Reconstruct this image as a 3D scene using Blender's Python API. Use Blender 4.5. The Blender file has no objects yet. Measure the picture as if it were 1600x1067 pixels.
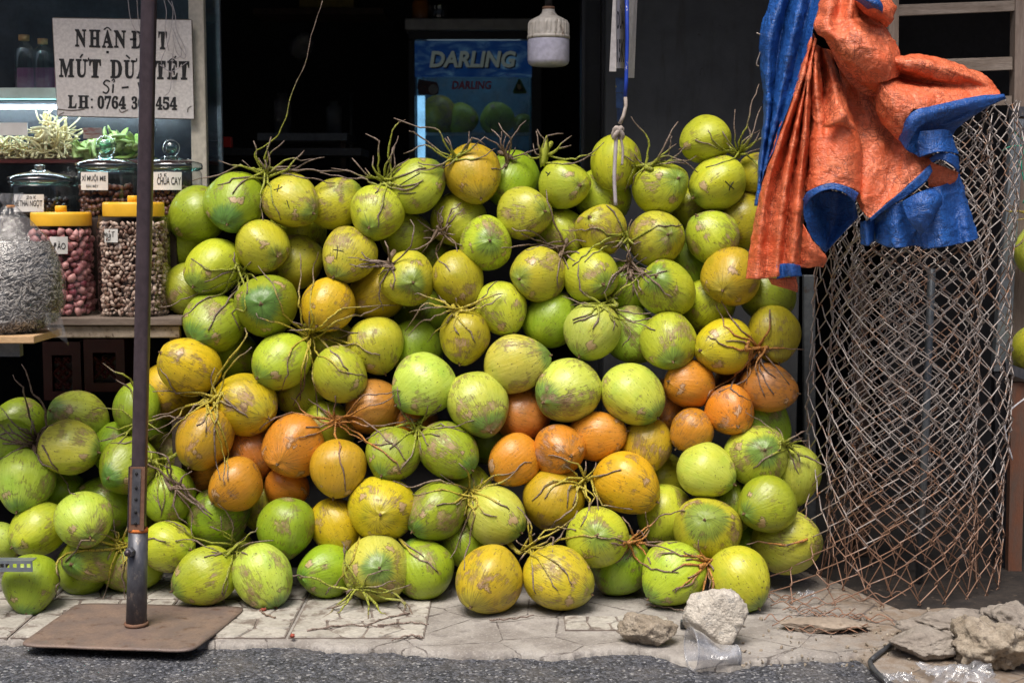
import bpy, bmesh, math, random
import numpy as np
from mathutils import Vector, Quaternion, Matrix, noise as mnoise
from mathutils.bvhtree import BVHTree

rad = math.radians
scene = bpy.context.scene
col = scene.collection

# ------------------------------------------------------------------ camera, sky, sun, exposure
CAM = Vector((0.0, -4.2, 1.22))
PITCH = rad(5.6)
FPX = 50.0 / 36.0 * 1600.0
cam_d = bpy.data.cameras.new('camera')
cam_d.lens = 50.0
cam_d.sensor_width = 36.0
cam_d.clip_start = 0.05
cam_d.clip_end = 600.0
cam_d.dof.use_dof = True
cam_d.dof.focus_distance = 4.25
cam_d.dof.aperture_fstop = 4.0
cam = bpy.data.objects.new('camera', cam_d)
cam.location = CAM
cam.rotation_euler = (rad(90) - PITCH, 0, 0)
col.objects.link(cam)
scene.camera = cam

SUN_EL, SUN_AZ = rad(62), rad(200)       # azimuth from +Y, clockwise seen from above: behind the camera, to its left
world = bpy.data.worlds.new('World')
scene.world = world
world.use_nodes = True
wn = world.node_tree
bg = wn.nodes['Background']
sky = wn.nodes.new('ShaderNodeTexSky')
sky.sky_type = 'NISHITA'
sky.sun_disc = False
sky.sun_elevation = SUN_EL
sky.sun_rotation = SUN_AZ
sky.air_density = 1.0
sky.dust_density = 5.0
sky.ozone_density = 1.0
wn.links.new(sky.outputs[0], bg.inputs[0])
bg.inputs[1].default_value = 0.05

sun_d = bpy.data.lights.new('sun', 'SUN')
sun_d.energy = 1.5
sun_d.angle = rad(30)
sun_d.color = (1.0, 0.95, 0.87)
sun = bpy.data.objects.new('sun', sun_d)
sdir = Vector((math.sin(SUN_AZ) * math.cos(SUN_EL), math.cos(SUN_AZ) * math.cos(SUN_EL), math.sin(SUN_EL)))
sun.rotation_euler = sdir.to_track_quat('Z', 'Y').to_euler()
sun.location = sdir * 20
col.objects.link(sun)

vs = scene.view_settings
vs.view_transform = 'Standard'
vs.look = 'None'
vs.gamma = 1.0
vs.use_curve_mapping = False
vs.exposure = 1.42
scene.render.engine = 'CYCLES'
scene.cycles.use_denoising = True
scene.cycles.max_bounces = 8
scene.cycles.transparent_max_bounces = 24
scene.cycles.sample_clamp_indirect = 6.0

# ------------------------------------------------------------------ helpers
_cp, _sp = math.cos(PITCH), math.sin(PITCH)


def ray(px, py):
    a = (px - 800.0) / FPX
    b = (533.5 - py) / FPX
    return Vector((a, _cp + b * _sp, -_sp + b * _cp))


def P(px, py, Y):
    """the point of the plane y = Y that lies in direction (px, py)"""
    d = ray(px, py)
    return CAM + d * ((Y - CAM.y) / d.y)


def G(px, py, z=0.0):
    """the point of the plane z = z that lies in direction (px, py)"""
    d = ray(px, py)
    return CAM + d * ((z - CAM.z) / d.z)


def mpp(Y, py=533.5):
    """metres per reference pixel on the plane y = Y"""
    d = ray(800, py)
    return ((Y - CAM.y) / d.y) / FPX


ORG = {}


def tag(o, label=None, cat=None, group=None, kind=None):
    if label: o['label'] = label
    if cat: o['category'] = cat
    if group: o['group'] = group
    if kind: o['kind'] = kind
    return o


def empty(name, loc, label=None, cat=None, group=None, kind=None):
    o = bpy.data.objects.new(name, None)
    o.empty_display_size = 0.05
    o.location = loc
    col.objects.link(o)
    ORG[o.name] = Vector(loc)
    return tag(o, label, cat, group, kind)


def mesh(name, V, F, mat, parent=None, smooth=True, origin=None, attr=None, mats=None, midx=None):
    """one mesh object from world-space vertices"""
    V = np.asarray(V, dtype=np.float64).reshape(-1, 3)
    if parent is not None:
        org = ORG[parent.name]
    elif origin is not None:
        org = Vector(origin)
    else:
        org = Vector((V[:, 0].mean(), V[:, 1].mean(), V[:, 2].min()))
    m = bpy.data.meshes.new(name)
    m.from_pydata((V - np.array(org)).tolist(), [], [list(f) for f in F])
    for mm in (mats or [mat]):
        m.materials.append(mm)
    if midx is not None:
        m.polygons.foreach_set('material_index', list(midx))
    m.polygons.foreach_set('use_smooth', [smooth] * len(m.polygons))
    if attr:
        for k, vals in attr.items():
            at = m.attributes.new(k, 'FLOAT', 'POINT')
            at.data.foreach_set('value', list(map(float, vals)))
    m.update()
    o = bpy.data.objects.new(name, m)
    col.objects.link(o)
    if parent is not None:
        o.parent = parent
    else:
        o.location = org
    ORG[o.name] = org
    return o


class MB:
    """collects shapes for one mesh"""
    def __init__(self):
        self.V, self.F = [], []

    def add(self, V, F):
        n = len(self.V)
        self.V += [tuple(v) for v in V]
        self.F += [tuple(i + n for i in f) for f in F]
        return self

    def box(self, x0, x1, y0, y1, z0, z1, bev=0.0):
        self.add(*boxvf(x0, x1, y0, y1, z0, z1, bev))
        return self

    def build(self, name, mat, parent=None, smooth=False, **k):
        return mesh(name, self.V, self.F, mat, parent, smooth, **k)


def boxvf(x0, x1, y0, y1, z0, z1, bev=0.0):
    x0, x1 = min(x0, x1), max(x0, x1)
    y0, y1 = min(y0, y1), max(y0, y1)
    z0, z1 = min(z0, z1), max(z0, z1)
    V = [(x, y, z) for z in (z0, z1) for y in (y0, y1) for x in (x0, x1)]
    F = [(0, 2, 3, 1), (4, 5, 7, 6), (0, 1, 5, 4), (2, 6, 7, 3), (0, 4, 6, 2), (1, 3, 7, 5)]
    if bev <= 0:
        return V, F
    bm = bmesh.new()
    vs_ = [bm.verts.new(v) for v in V]
    for f in F:
        bm.faces.new([vs_[i] for i in f])
    bmesh.ops.bevel(bm, geom=bm.edges[:], offset=bev, segments=2, profile=0.5, affect='EDGES')
    bm.verts.index_update()
    V = [tuple(v.co) for v in bm.verts]
    F = [tuple(v.index for v in f.verts) for f in bm.faces]
    bm.free()
    return V, F


def catmull(pts, n):
    """n points along a Catmull-Rom curve through pts"""
    p = np.asarray(pts, dtype=float)
    if len(p) == 2:
        t = np.linspace(0, 1, n)[:, None]
        return p[0] * (1 - t) + p[1] * t
    q = np.vstack([2 * p[0] - p[1], p, 2 * p[-1] - p[-2]])
    seg = np.linspace(0, len(p) - 1 - 1e-9, n)
    i = seg.astype(int)
    t = (seg - i)[:, None]
    a, b, c, d = q[i], q[i + 1], q[i + 2], q[i + 3]
    return 0.5 * (2 * b + (c - a) * t + (2 * a - 5 * b + 4 * c - d) * t ** 2 + (3 * b - 3 * c + d - a) * t ** 3)


def tube(pts, r, sides=6, caps=True, flat=1.0):
    """tube round a polyline; r a number or one radius per point"""
    p = np.asarray(pts, dtype=float)
    n = len(p)
    r = np.full(n, r, dtype=float) if np.isscalar(r) else np.asarray(r, dtype=float)
    T = np.gradient(p, axis=0)
    T /= np.maximum(np.linalg.norm(T, axis=1), 1e-9)[:, None]
    up = np.array([0, 0, 1.0]) if abs(T[0][2]) < 0.9 else np.array([1.0, 0, 0])
    a = np.cross(T[0], up); a /= np.linalg.norm(a)
    ang = np.arange(sides) / sides * 2 * math.pi
    V = np.empty((n, sides, 3))
    for i in range(n):
        a = a - T[i] * np.dot(a, T[i]); a /= max(np.linalg.norm(a), 1e-9)
        b = np.cross(T[i], a)
        V[i] = p[i] + r[i] * (np.cos(ang)[:, None] * a + flat * np.sin(ang)[:, None] * b)
    F = []
    for i in range(n - 1):
        for k in range(sides):
            k2 = (k + 1) % sides
            F.append((i * sides + k, i * sides + k2, (i + 1) * sides + k2, (i + 1) * sides + k))
    if caps:
        F.append(tuple(range(sides))[::-1])
        F.append(tuple((n - 1) * sides + k for k in range(sides)))
    return V.reshape(-1, 3), F


def lathe(prof, c, n=32, sup=2.0, capb=True, capt=True, axis=None):
    """surface of revolution round a vertical axis at c; prof = [(radius, height)...]; sup > 2 squares it off"""
    V, F = [], []
    for (r, z) in prof:
        for k in range(n):
            t = 2 * math.pi * k / n
            ct, st = math.cos(t), math.sin(t)
            s = 1.0 if sup == 2.0 else (abs(ct) ** sup + abs(st) ** sup) ** (-1.0 / sup)
            V.append(Vector((r * s * ct, r * s * st, z)))
    for i in range(len(prof) - 1):
        for k in range(n):
            k2 = (k + 1) % n
            F.append((i * n + k, i * n + k2, (i + 1) * n + k2, (i + 1) * n + k))
    if capb: F.append(tuple(range(n))[::-1])
    if capt: F.append(tuple((len(prof) - 1) * n + k for k in range(n)))
    if axis is not None:
        q = Vector((0, 0, 1)).rotation_difference(Vector(axis).normalized())
        V = [q @ v for v in V]
    c = Vector(c)
    return [tuple(v + c) for v in V], F


def ico(sub=1):
    bm = bmesh.new()
    bmesh.ops.create_icosphere(bm, subdivisions=sub, radius=1.0)
    bm.verts.index_update()
    V = np.array([v.co[:] for v in bm.verts])
    F = [tuple(v.index for v in f.verts) for f in bm.faces]
    bm.free()
    return V, F


ICO1, ICO2 = ico(1), ico(2)


def rot_rand(rg):
    q = Quaternion((rg.gauss(0, 1), rg.gauss(0, 1), rg.gauss(0, 1), rg.gauss(0, 1))).normalized()
    return np.array(q.to_matrix())


def blobs(centers, size, squash=(1, 1, 1), jit=0.18, seed=0, base=ICO1, orient=None):
    rg = random.Random(seed)
    V, F, T = [], [], []
    bv, bf = base
    for i, c in enumerate(centers):
        s = size * rg.uniform(0.75, 1.2)
        M = rot_rand(rg) if orient is None else orient(i, rg)
        w = bv * np.array(squash) * (1 + jit * np.array([rg.uniform(-1, 1) for _ in bv])[:, None])
        w = (w * s) @ M.T + np.array(c)
        n = len(V)
        V += w.tolist()
        F += [tuple(k + n for k in f) for f in bf]
        T += [rg.random()] * len(bv)
    return V, F, T


def prism(poly, axis_vec):
    """solid from a flat polygon (list of points) pushed along axis_vec"""
    n = len(poly)
    a = [Vector(p) for p in poly]
    b = [p + Vector(axis_vec) for p in a]
    F = [tuple(range(n)), tuple(range(2 * n - 1, n - 1, -1))]
    for i in range(n):
        j = (i + 1) % n
        F.append((i, i + n, j + n, j))
    return [tuple(v) for v in a + b], F


def fbm(p, octv=4):
    return mnoise.fractal(Vector(p), 0.9, 2.0, octv)


# ------------------------------------------------------------------ node materials
class NT:
    def __init__(self, name):
        self.m = bpy.data.materials.new(name)
        self.m.use_nodes = True
        self.t = self.m.node_tree
        self.b = self.t.nodes['Principled BSDF']
        self.out = self.t.nodes['Material Output']
        self._tc = None

    def n(self, typ, **k):
        x = self.t.nodes.new(typ)
        for a, v in k.items():
            setattr(x, a, v)
        return x

    def set(self, sock, v):
        if v is None: return
        if isinstance(v, bpy.types.NodeSocket):
            self.t.links.new(v, sock)
        elif isinstance(v, (tuple, list)) and len(v) == 3 and sock.type == 'RGBA':
            sock.default_value = (*v, 1)
        else:
            sock.default_value = v

    def co(self, kind='Object'):
        if self._tc is None: self._tc = self.n('ShaderNodeTexCoord')
        return self._tc.outputs[kind]

    def mapping(self, vec, scale=(1, 1, 1), loc=(0, 0, 0), rot=(0, 0, 0)):
        x = self.n('ShaderNodeMapping')
        self.set(x.inputs['Vector'], vec)
        x.inputs['Scale'].default_value = scale
        x.inputs['Location'].default_value = loc
        x.inputs['Rotation'].default_value = rot
        return x.outputs[0]

    def noise(self, vec, scale, detail=4, rough=0.55, w=None, dist=0.0):
        x = self.n('ShaderNodeTexNoise')
        if w is not None:
            x.noise_dimensions = '4D'
            self.set(x.inputs['W'], w)
        self.set(x.inputs['Vector'], vec)
        x.inputs['Scale'].default_value = scale
        x.inputs['Detail'].default_value = detail
        x.inputs['Roughness'].default_value = rough
        x.inputs['Distortion'].default_value = dist
        return x.outputs[0]

    def voro(self, vec, scale, feature='F1', rnd=1.0):
        x = self.n('ShaderNodeTexVoronoi')
        x.feature = feature
        self.set(x.inputs['Vector'], vec)
        x.inputs['Scale'].default_value = scale
        x.inputs['Randomness'].default_value = rnd
        return x.outputs[0]

    def ramp(self, fac, lo, hi, a=0.0, b=1.0):
        x = self.n('ShaderNodeMapRange')
        x.interpolation_type = 'SMOOTHSTEP'
        self.set(x.inputs[0], fac)
        x.inputs[1].default_value = lo
        x.inputs[2].default_value = hi
        x.inputs[3].default_value = a
        x.inputs[4].default_value = b
        return x.outputs[0]

    def math(self, op, a, b=None, c=None):
        x = self.n('ShaderNodeMath', operation=op)
        self.set(x.inputs[0], a)
        if b is not None: self.set(x.inputs[1], b)
        if c is not None: self.set(x.inputs[2], c)
        return x.outputs[0]

    def mix(self, fac, a, b, blend='MIX'):
        x = self.n('ShaderNodeMix', data_type='RGBA', blend_type=blend)
        x.clamp_factor = True
        self.set(x.inputs[0], fac)
        self.set(x.inputs[6], a)
        self.set(x.inputs[7], b)
        return x.outputs[2]

    def attr(self, name):
        x = self.n('ShaderNodeAttribute')
        x.attribute_name = name
        return x.outputs['Fac']

    def bump(self, h, strength=0.3, dist=0.01):
        x = self.n('ShaderNodeBump')
        x.inputs['Strength'].default_value = strength
        x.inputs['Distance'].default_value = dist
        self.set(x.inputs['Height'], h)
        self.t.links.new(x.outputs[0], self.b.inputs['Normal'])

    def schlick(self, normal=None):
        ge = self.n('ShaderNodeNewGeometry')
        d = self.n('ShaderNodeVectorMath', operation='DOT_PRODUCT')
        self.set(d.inputs[0], ge.outputs['Incoming'])
        self.set(d.inputs[1], normal if normal is not None else ge.outputs['Normal'])
        c = self.math('SUBTRACT', 1.0, self.math('ABSOLUTE', d.outputs['Value']))
        return self.math('MULTIPLY_ADD', self.math('POWER', c, 5.0), 0.95, 0.045)

    def fin(self, color=None, rough=None, metal=None, spec=None):
        self.set(self.b.inputs['Base Color'], color)
        self.set(self.b.inputs['Roughness'], rough)
        self.set(self.b.inputs['Metallic'], metal)
        self.set(self.b.inputs['Specular IOR Level'], spec)
        return self.m


def mat_worn(name, c1, c2, c3=None, scale=8.0, rough=0.6, metal=0.0, bump=0.2, stretch=(1, 1, 1), spot=(0.6, 0.68), fine=60.0, bdist=0.004):
    """two-tone surface with grain and worn spots of a third tone"""
    g = NT(name)
    v = g.mapping(g.co(), scale=stretch)
    a = g.noise(v, scale, 5, 0.6)
    f = g.noise(v, fine, 3, 0.6)
    c = g.mix(g.ramp(a, 0.35, 0.65), c1, c2)
    c = g.mix(g.ramp(f, 0.3, 0.7, 0.0, 0.45), c, tuple(x * 0.55 for x in c1))
    if c3:
        s = g.noise(v, scale * 1.7, 6, 0.7)
        c = g.mix(g.ramp(s, spot[0], spot[1]), c, c3)
    if bump:
        g.bump(g.math('ADD', g.math('MULTIPLY', a, 0.5), f), bump, bdist)
    return g.fin(c, rough, metal)


def mat_plain(name, c, rough=0.5, metal=0.0, var=0.12, scale=20.0, spec=None):
    g = NT(name)
    f = g.noise(g.co(), scale, 4)
    cc = g.mix(g.ramp(f, 0.3, 0.7), tuple(x * (1 - var) for x in c), tuple(min(1, x * (1 + var)) for x in c))
    return g.fin(cc, rough, metal, spec)


def mat_glass(name, tint=(0.93, 0.97, 0.97), gloss=1.0, rough=0.02, dirt=0.0):
    """thin clear sheet: lets light straight through and mirrors by the glass reflection curve"""
    g = NT(name)
    tr = g.n('ShaderNodeBsdfTransparent'); tr.inputs[0].default_value = (*tint, 1)
    gl = g.n('ShaderNodeBsdfGlossy'); gl.inputs['Roughness'].default_value = rough
    gl.inputs['Color'].default_value = (1, 1, 1, 1)
    mx = g.n('ShaderNodeMixShader')
    g.set(mx.inputs[0], g.math('MULTIPLY', g.schlick(), gloss))
    g.t.links.new(tr.outputs[0], mx.inputs[1]); g.t.links.new(gl.outputs[0], mx.inputs[2])
    last = mx
    if dirt > 0:
        df = g.n('ShaderNodeBsdfDiffuse'); df.inputs[0].default_value = (0.6, 0.62, 0.62, 1)
        m2 = g.n('ShaderNodeMixShader')
        g.set(m2.inputs[0], g.ramp(g.noise(g.co(), 9, 6, 0.7), 0.35, 0.8, 0.0, dirt))
        g.t.links.new(mx.outputs[0], m2.inputs[1]); g.t.links.new(df.outputs[0], m2.inputs[2])
        last = m2
    g.t.links.new(last.outputs[0], g.out.inputs['Surface'])
    return g.m


def mat_film(name, dens=0.25, bump=0.9, gloss=1.3, base=0.05):
    """thin crumpled plastic film"""
    g = NT(name)
    tr = g.n('ShaderNodeBsdfTransparent'); tr.inputs[0].default_value = (0.96, 0.96, 0.97, 1)
    gl = g.n('ShaderNodeBsdfGlossy'); gl.inputs['Roughness'].default_value = 0.12
    df = g.n('ShaderNodeBsdfDiffuse'); df.inputs[0].default_value = (0.52, 0.53, 0.57, 1)
    bp = g.n('ShaderNodeBump'); bp.inputs['Strength'].default_value = bump; bp.inputs['Distance'].default_value = 0.01
    h = g.noise(g.co(), 38, 4, 0.6, dist=1.2)
    g.set(bp.inputs['Height'], h)
    g.t.links.new(bp.outputs[0], gl.inputs['Normal'])
    m1 = g.n('ShaderNodeMixShader')
    g.set(m1.inputs[0], g.math('MULTIPLY_ADD', g.schlick(bp.outputs[0]), gloss, base))
    g.t.links.new(tr.outputs[0], m1.inputs[1]); g.t.links.new(gl.outputs[0], m1.inputs[2])
    m2 = g.n('ShaderNodeMixShader')
    g.set(m2.inputs[0], g.ramp(g.noise(g.co(), 14, 5, 0.65, dist=0.8), 0.42, 0.75, dens * 0.25, dens))
    g.t.links.new(m1.outputs[0], m2.inputs[1]); g.t.links.new(df.outputs[0], m2.inputs[2])
    g.t.links.new(m2.outputs[0], g.out.inputs['Surface'])
    return g.m


def mat_coconut():
    g = NT('coconut_husk')
    oi = g.n('ShaderNodeObjectInfo')
    rnd = g.math('MULTIPLY', oi.outputs['Random'], 97.0)
    loc = g.mapping(g.co('Object'), scale=(11.5, 11.5, 11.5))           # about one unit per radius
    sp = g.n('ShaderNodeSeparateXYZ'); g.set(sp.inputs[0], loc)
    x, y, z = sp.outputs
    cb = g.n('ShaderNodeCombineXYZ'); g.set(cb.inputs[0], x); g.set(cb.inputs[1], y)
    nm = g.n('ShaderNodeVectorMath', operation='NORMALIZE'); g.set(nm.inputs[0], cb.outputs[0])
    s2 = g.n('ShaderNodeSeparateXYZ'); g.set(s2.inputs[0], nm.outputs[0])
    c2 = g.n('ShaderNodeCombineXYZ')
    g.set(c2.inputs[0], s2.outputs[0]); g.set(c2.inputs[1], s2.outputs[1]); g.set(c2.inputs[2], g.math('MULTIPLY', z, 0.13))
    merid = c2.outputs[0]                                                # constant along each meridian
    base = oi.outputs['Color']
    big = g.noise(loc, 0.9, 3, 0.5, rnd)
    c = g.mix(g.ramp(big, 0.42, 0.68, 0.0, 0.55), base, g.mix(1.0, base, (1.15, 1.04, 0.6), 'MULTIPLY'))
    b2 = g.noise(loc, 1.6, 3, 0.5, g.math('ADD', rnd, 7.0))
    c = g.mix(g.ramp(b2, 0.5, 0.75, 0.0, 0.5), c, g.mix(1.0, base, (0.72, 0.9, 0.8), 'MULTIPLY'))
    st = g.noise(merid, 11, 5, 0.6, rnd)
    c = g.mix(g.ramp(st, 0.35, 0.68, 0.0, 0.42), c, g.mix(1.0, c, (1.38, 1.32, 2.2), 'MULTIPLY'))
    st2 = g.noise(merid, 26, 4, 0.6, g.math('ADD', rnd, 3.0))
    c = g.mix(g.ramp(st2, 0.5, 0.7, 0.0, 0.35), c, g.mix(1.0, c, (0.6, 0.62, 0.5), 'MULTIPLY'))
    # deeper green and fibres round the blossom end
    tipm = g.math('ADD', z, g.math('MULTIPLY', g.math('SUBTRACT', st, 0.5), 0.5))
    tipf = g.math('MULTIPLY', g.ramp(tipm, 0.90, 1.16), oi.outputs['Alpha'])
    c = g.mix(g.math('MULTIPLY', tipf, 0.85), c, (0.085, 0.22, 0.045))
    # (the ridges of the husk run where cos 3a = 1)
    tl = g.math('MULTIPLY', g.ramp(tipm, 0.80, 1.10), g.ramp(st2, 0.50, 0.60))
    c = g.mix(g.math('MULTIPLY', tl, 0.55), c, (0.045, 0.06, 0.02))           # dark fibres running into the tip
    # pale torn flakes beside the blossom end, three of them
    at = g.math('ARCTAN2', y, x)
    c3 = g.math('COSINE', g.math('MULTIPLY', at, 3.0))
    fl = g.noise(loc, 2.6, 5, 0.65, g.math('ADD', rnd, 11.0))
    zb_ = g.math('ABSOLUTE', g.math('SUBTRACT', z, 0.84))
    fm = g.math('ADD', g.math('MULTIPLY', c3, 0.16), g.math('MULTIPLY', zb_, -0.9))
    fm = g.math('ADD', fm, g.math('MULTIPLY', fl, 0.9))
    fm = g.math('ADD', fm, g.math('MULTIPLY', st, 0.35))
    flake = g.ramp(fm, 0.73, 0.78)
    c = g.mix(g.math('MULTIPLY', g.math('MULTIPLY', g.ramp(fm, 0.67, 0.74), g.ramp(fm, 0.78, 0.73)), 0.7), c, (0.06, 0.035, 0.02))
    c = g.mix(g.math('MULTIPLY', flake, 0.85), c, (0.46, 0.30, 0.18))
    # rubbed tan-brown scuffs
    sc = g.noise(loc, 1.25, 6, 0.62, g.math('ADD', rnd, 23.0), 0.4)
    sf = g.math('ADD', g.math('MULTIPLY', sc, 0.72), g.math('MULTIPLY', st2, 0.28))
    sf = g.math('ADD', sf, g.math('MULTIPLY', g.math('SUBTRACT', g.math('FRACT', g.math('MULTIPLY', oi.outputs['Random'], 7.31)), 0.5), 0.055))
    scuff = g.ramp(sf, 0.560, 0.605)
    tan = g.mix(g.ramp(fl, 0.38, 0.62), (0.40, 0.235, 0.165), (0.17, 0.085, 0.055))
    c = g.mix(g.math('MULTIPLY', scuff, g.ramp(g.noise(loc, 6, 4, 0.7, rnd), 0.3, 0.6, 0.25, 0.85)), c, tan)
    # dark nicks, scratches and specks
    lv = g.n('ShaderNodeVectorMath', operation='MULTIPLY'); g.set(lv.inputs[0], loc)
    lv.inputs[1].default_value = (3.1, 1.1, 2.2)
    nk = g.noise(lv.outputs[0], 3.6, 4, 0.7, g.math('ADD', rnd, 41.0), 1.0)
    nick = g.ramp(nk, 0.635, 0.668)
    c = g.mix(g.math('MULTIPLY', nick, 0.85), c, (0.05, 0.03, 0.015))
    sk = g.noise(loc, 15, 2, 0.5, g.math('ADD', rnd, 57.0))
    c = g.mix(g.ramp(sk, 0.655, 0.70, 0.0, 0.85), c, (0.07, 0.045, 0.02))
    edge = g.math('MULTIPLY', g.ramp(sf, 0.530, 0.565), g.ramp(sf, 0.605, 0.57))
    c = g.mix(g.math('MULTIPLY', edge, 0.45), c, (0.10, 0.055, 0.02))
    h = g.math('ADD', g.math('MULTIPLY', st, 0.6), g.math('MULTIPLY', scuff, -0.35))
    h = g.math('ADD', h, g.math('MULTIPLY', nick, -0.6))
    h = g.math('ADD', h, g.math('MULTIPLY', flake, 0.5))
    g.bump(g.math('ADD', h, g.math('MULTIPLY', g.noise(loc, 5, 4, 0.6, rnd), 0.8)), 0.45, 0.005)
    r = g.math('ADD', g.math('MULTIPLY', scuff, 0.25), g.ramp(g.noise(loc, 3.0, 5, 0.65, rnd), 0.3, 0.7, 0.28, 0.48))
    g.b.inputs['Coat Weight'].default_value = 0.08
    g.b.inputs['Coat Roughness'].default_value = 0.22
    return g.fin(c, r, 0.0, 0.5)


def mat_twig(name, fresh, dry):
    g = NT(name)
    a = g.attr('along')
    oi = g.n('ShaderNodeObjectInfo')
    n1 = g.noise(g.co(), 60, 3, 0.6)
    n2 = g.noise(g.co(), 210, 2, 0.5)
    t = g.math('ADD', a, g.math('MULTIPLY', g.math('SUBTRACT', n1, 0.5), 0.6))
    t = g.math('ADD', t, g.math('MULTIPLY', g.math('SUBTRACT', oi.outputs['Random'], 0.5), 0.5))
    c = g.mix(g.ramp(t, 0.35, 0.7), fresh, dry)
    c = g.mix(g.ramp(n2, 0.52, 0.6, 0.0, 0.75), c, (0.05, 0.03, 0.015))
    g.bump(g.math('ADD', n1, n2), 0.6, 0.003)
    return g.fin(c, 0.6)


def mat_tarp(name, c1, c2, dirt, rough=0.42):
    g = NT(name)
    v = g.co()
    wob = g.n('ShaderNodeVectorMath', operation='ADD'); g.set(wob.inputs[0], v)
    nn = g.n('ShaderNodeTexNoise'); g.set(nn.inputs['Vector'], v); nn.inputs['Scale'].default_value = 14
    sc = g.n('ShaderNodeVectorMath', operation='SCALE'); g.set(sc.inputs[0], nn.outputs['Color']); sc.inputs['Scale'].default_value = 0.045
    g.set(wob.inputs[1], sc.outputs[0])
    def crease(sc_, s_, w_, off_):
        n_ = g.noise(g.mapping(wob.outputs[0], scale=sc_, loc=(off_, off_ * .7, off_ * 1.3), rot=(0, .25, 0)), s_, 2, 0.5)
        return g.ramp(g.math('ABSOLUTE', g.math('SUBTRACT', n_, 0.5)), w_, 0.0)
    line = g.math('MAXIMUM', crease((1, 1, 4.5), 15, .040, 1), crease((4.5, 2, 1), 15, .040, 5))
    line = g.math('MAXIMUM', line, g.math('MULTIPLY', crease((1, 1, 3), 30, .035, 9), .6))
    line = g.math('MAXIMUM', line, g.math('MULTIPLY', crease((3, 2, 1), 30, .035, 13), .6))
    big = g.noise(v, 11, 5, 0.6)
    msk = g.ramp(big, 0.38, 0.62, 0.15, 0.85)
    c = g.mix(g.ramp(big, 0.35, 0.7), c1, c2)
    weave = g.noise(g.mapping(v, scale=(3, 3, 60)), 12, 2, 0.5)
    c = g.mix(g.ramp(weave, 0.35, 0.65, 0.0, 0.25), c, tuple(min(1, x * 1.35 + 0.03) for x in c2))
    c = g.mix(g.math('MULTIPLY', line, g.math('MULTIPLY', msk, 1.0)), c, dirt)
    rub = g.noise(v, 34, 6, 0.75)
    c = g.mix(g.ramp(rub, 0.63, 0.76, 0.0, 0.55), c, tuple(min(1, x * 1.2 + 0.12) for x in c2))
    h = g.math('ADD', g.math('MULTIPLY', line, -0.5), g.math('MULTIPLY', g.noise(v, 24, 5, 0.7, dist=0.6), 1.1))
    h = g.math('ADD', h, g.math('MULTIPLY', weave, 0.35))
    g.bump(h, 0.5, 0.006)
    return g.fin(c, rough, 0.0, 0.5)


def mat_wire():
    g = NT('rusty_wire')
    v = g.co()
    a = g.noise(v, 9, 4, 0.6)
    b = g.noise(v, 46, 3, 0.6)
    sp = g.n('ShaderNodeSeparateXYZ'); g.set(sp.inputs[0], v)
    low = g.ramp(sp.outputs[2], 0.55, 0.0, -0.03, 0.14)
    t = g.math('ADD', g.math('ADD', g.math('MULTIPLY', a, 0.6), g.math('MULTIPLY', b, 0.4)), low)
    c = g.mix(g.ramp(t, 0.44, 0.60), (0.38, 0.34, 0.325), (0.27, 0.155, 0.105))
    c = g.mix(g.ramp(b, 0.58, 0.7), c, (0.36, 0.18, 0.10))
    return g.fin(c, 0.5, 0.2)


M = {}
M['coconut'] = mat_coconut()
M['tip'] = mat_worn('dry_tip', (0.10, 0.06, 0.03), (0.22, 0.13, 0.06), scale=60, rough=0.8)
M['twig_green'] = mat_twig('twig_green', (0.30, 0.33, 0.03), (0.20, 0.145, 0.115))
M['twig_yellow'] = mat_twig('twig_yellow', (0.46, 0.38, 0.04), (0.22, 0.16, 0.125))
M['twig_orange'] = mat_twig('twig_orange', (0.44, 0.19, 0.04), (0.20, 0.13, 0.10))
M['twig_brown'] = mat_twig('twig_brown', (0.19, 0.13, 0.09), (0.23, 0.17, 0.145))
M['leaf'] = mat_worn('bract_leaf', (0.42, 0.46, 0.05), (0.34, 0.40, 0.04), (0.12, 0.07, 0.03), scale=30, rough=0.5)
M['ink'] = mat_plain('black_ink', (0.012, 0.012, 0.014), 0.6)
M['pen'] = mat_plain('pen_black', (0.02, 0.018, 0.015), 0.7)
M['orange'] = mat_tarp('tarp_orange', (0.68, 0.112, 0.036), (0.80, 0.225, 0.105), (0.20, 0.030, 0.014))
M['blue'] = mat_tarp('tarp_blue', (0.008, 0.062, 0.27), (0.015, 0.11, 0.42), (0.004, 0.02, 0.09))
M['wire'] = mat_wire()
M['asphalt'] = None
M['steel_dark'] = mat_worn('dark_steel', (0.070, 0.052, 0.064), (0.105, 0.078, 0.090), (0.20, 0.09, 0.04), scale=7, rough=0.42, metal=0.5, stretch=(1, 1, 0.6), spot=(0.66, 0.74))
M['steel_blue'] = mat_worn('bluish_steel', (0.065, 0.068, 0.085), (0.12, 0.122, 0.14), (0.26, 0.22, 0.19), scale=26, rough=0.45, metal=0.4, stretch=(1, 1, 0.5), spot=(0.55, 0.72))
M['plate'] = mat_worn('rusty_plate', (0.235, 0.165, 0.13), (0.165, 0.125, 0.112), (0.10, 0.055, 0.038), scale=11, rough=0.62, metal=0.1, bump=0.3, spot=(0.54, 0.70), fine=130)
M['rust'] = mat_worn('rust', (0.16, 0.075, 0.045), (0.20, 0.11, 0.07), (0.10, 0.05, 0.03), scale=25, rough=0.85)
M['orange_rim'] = mat_worn('rust_orange', (0.62, 0.17, 0.03), (0.5, 0.14, 0.03), (0.2, 0.07, 0.03), scale=30, rough=0.8)
M['galv'] = mat_worn('galvanised', (0.22, 0.25, 0.29), (0.30, 0.33, 0.37), (0.15, 0.12, 0.10), scale=12, rough=0.42, metal=0.5, spot=(0.64, 0.76))
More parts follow.
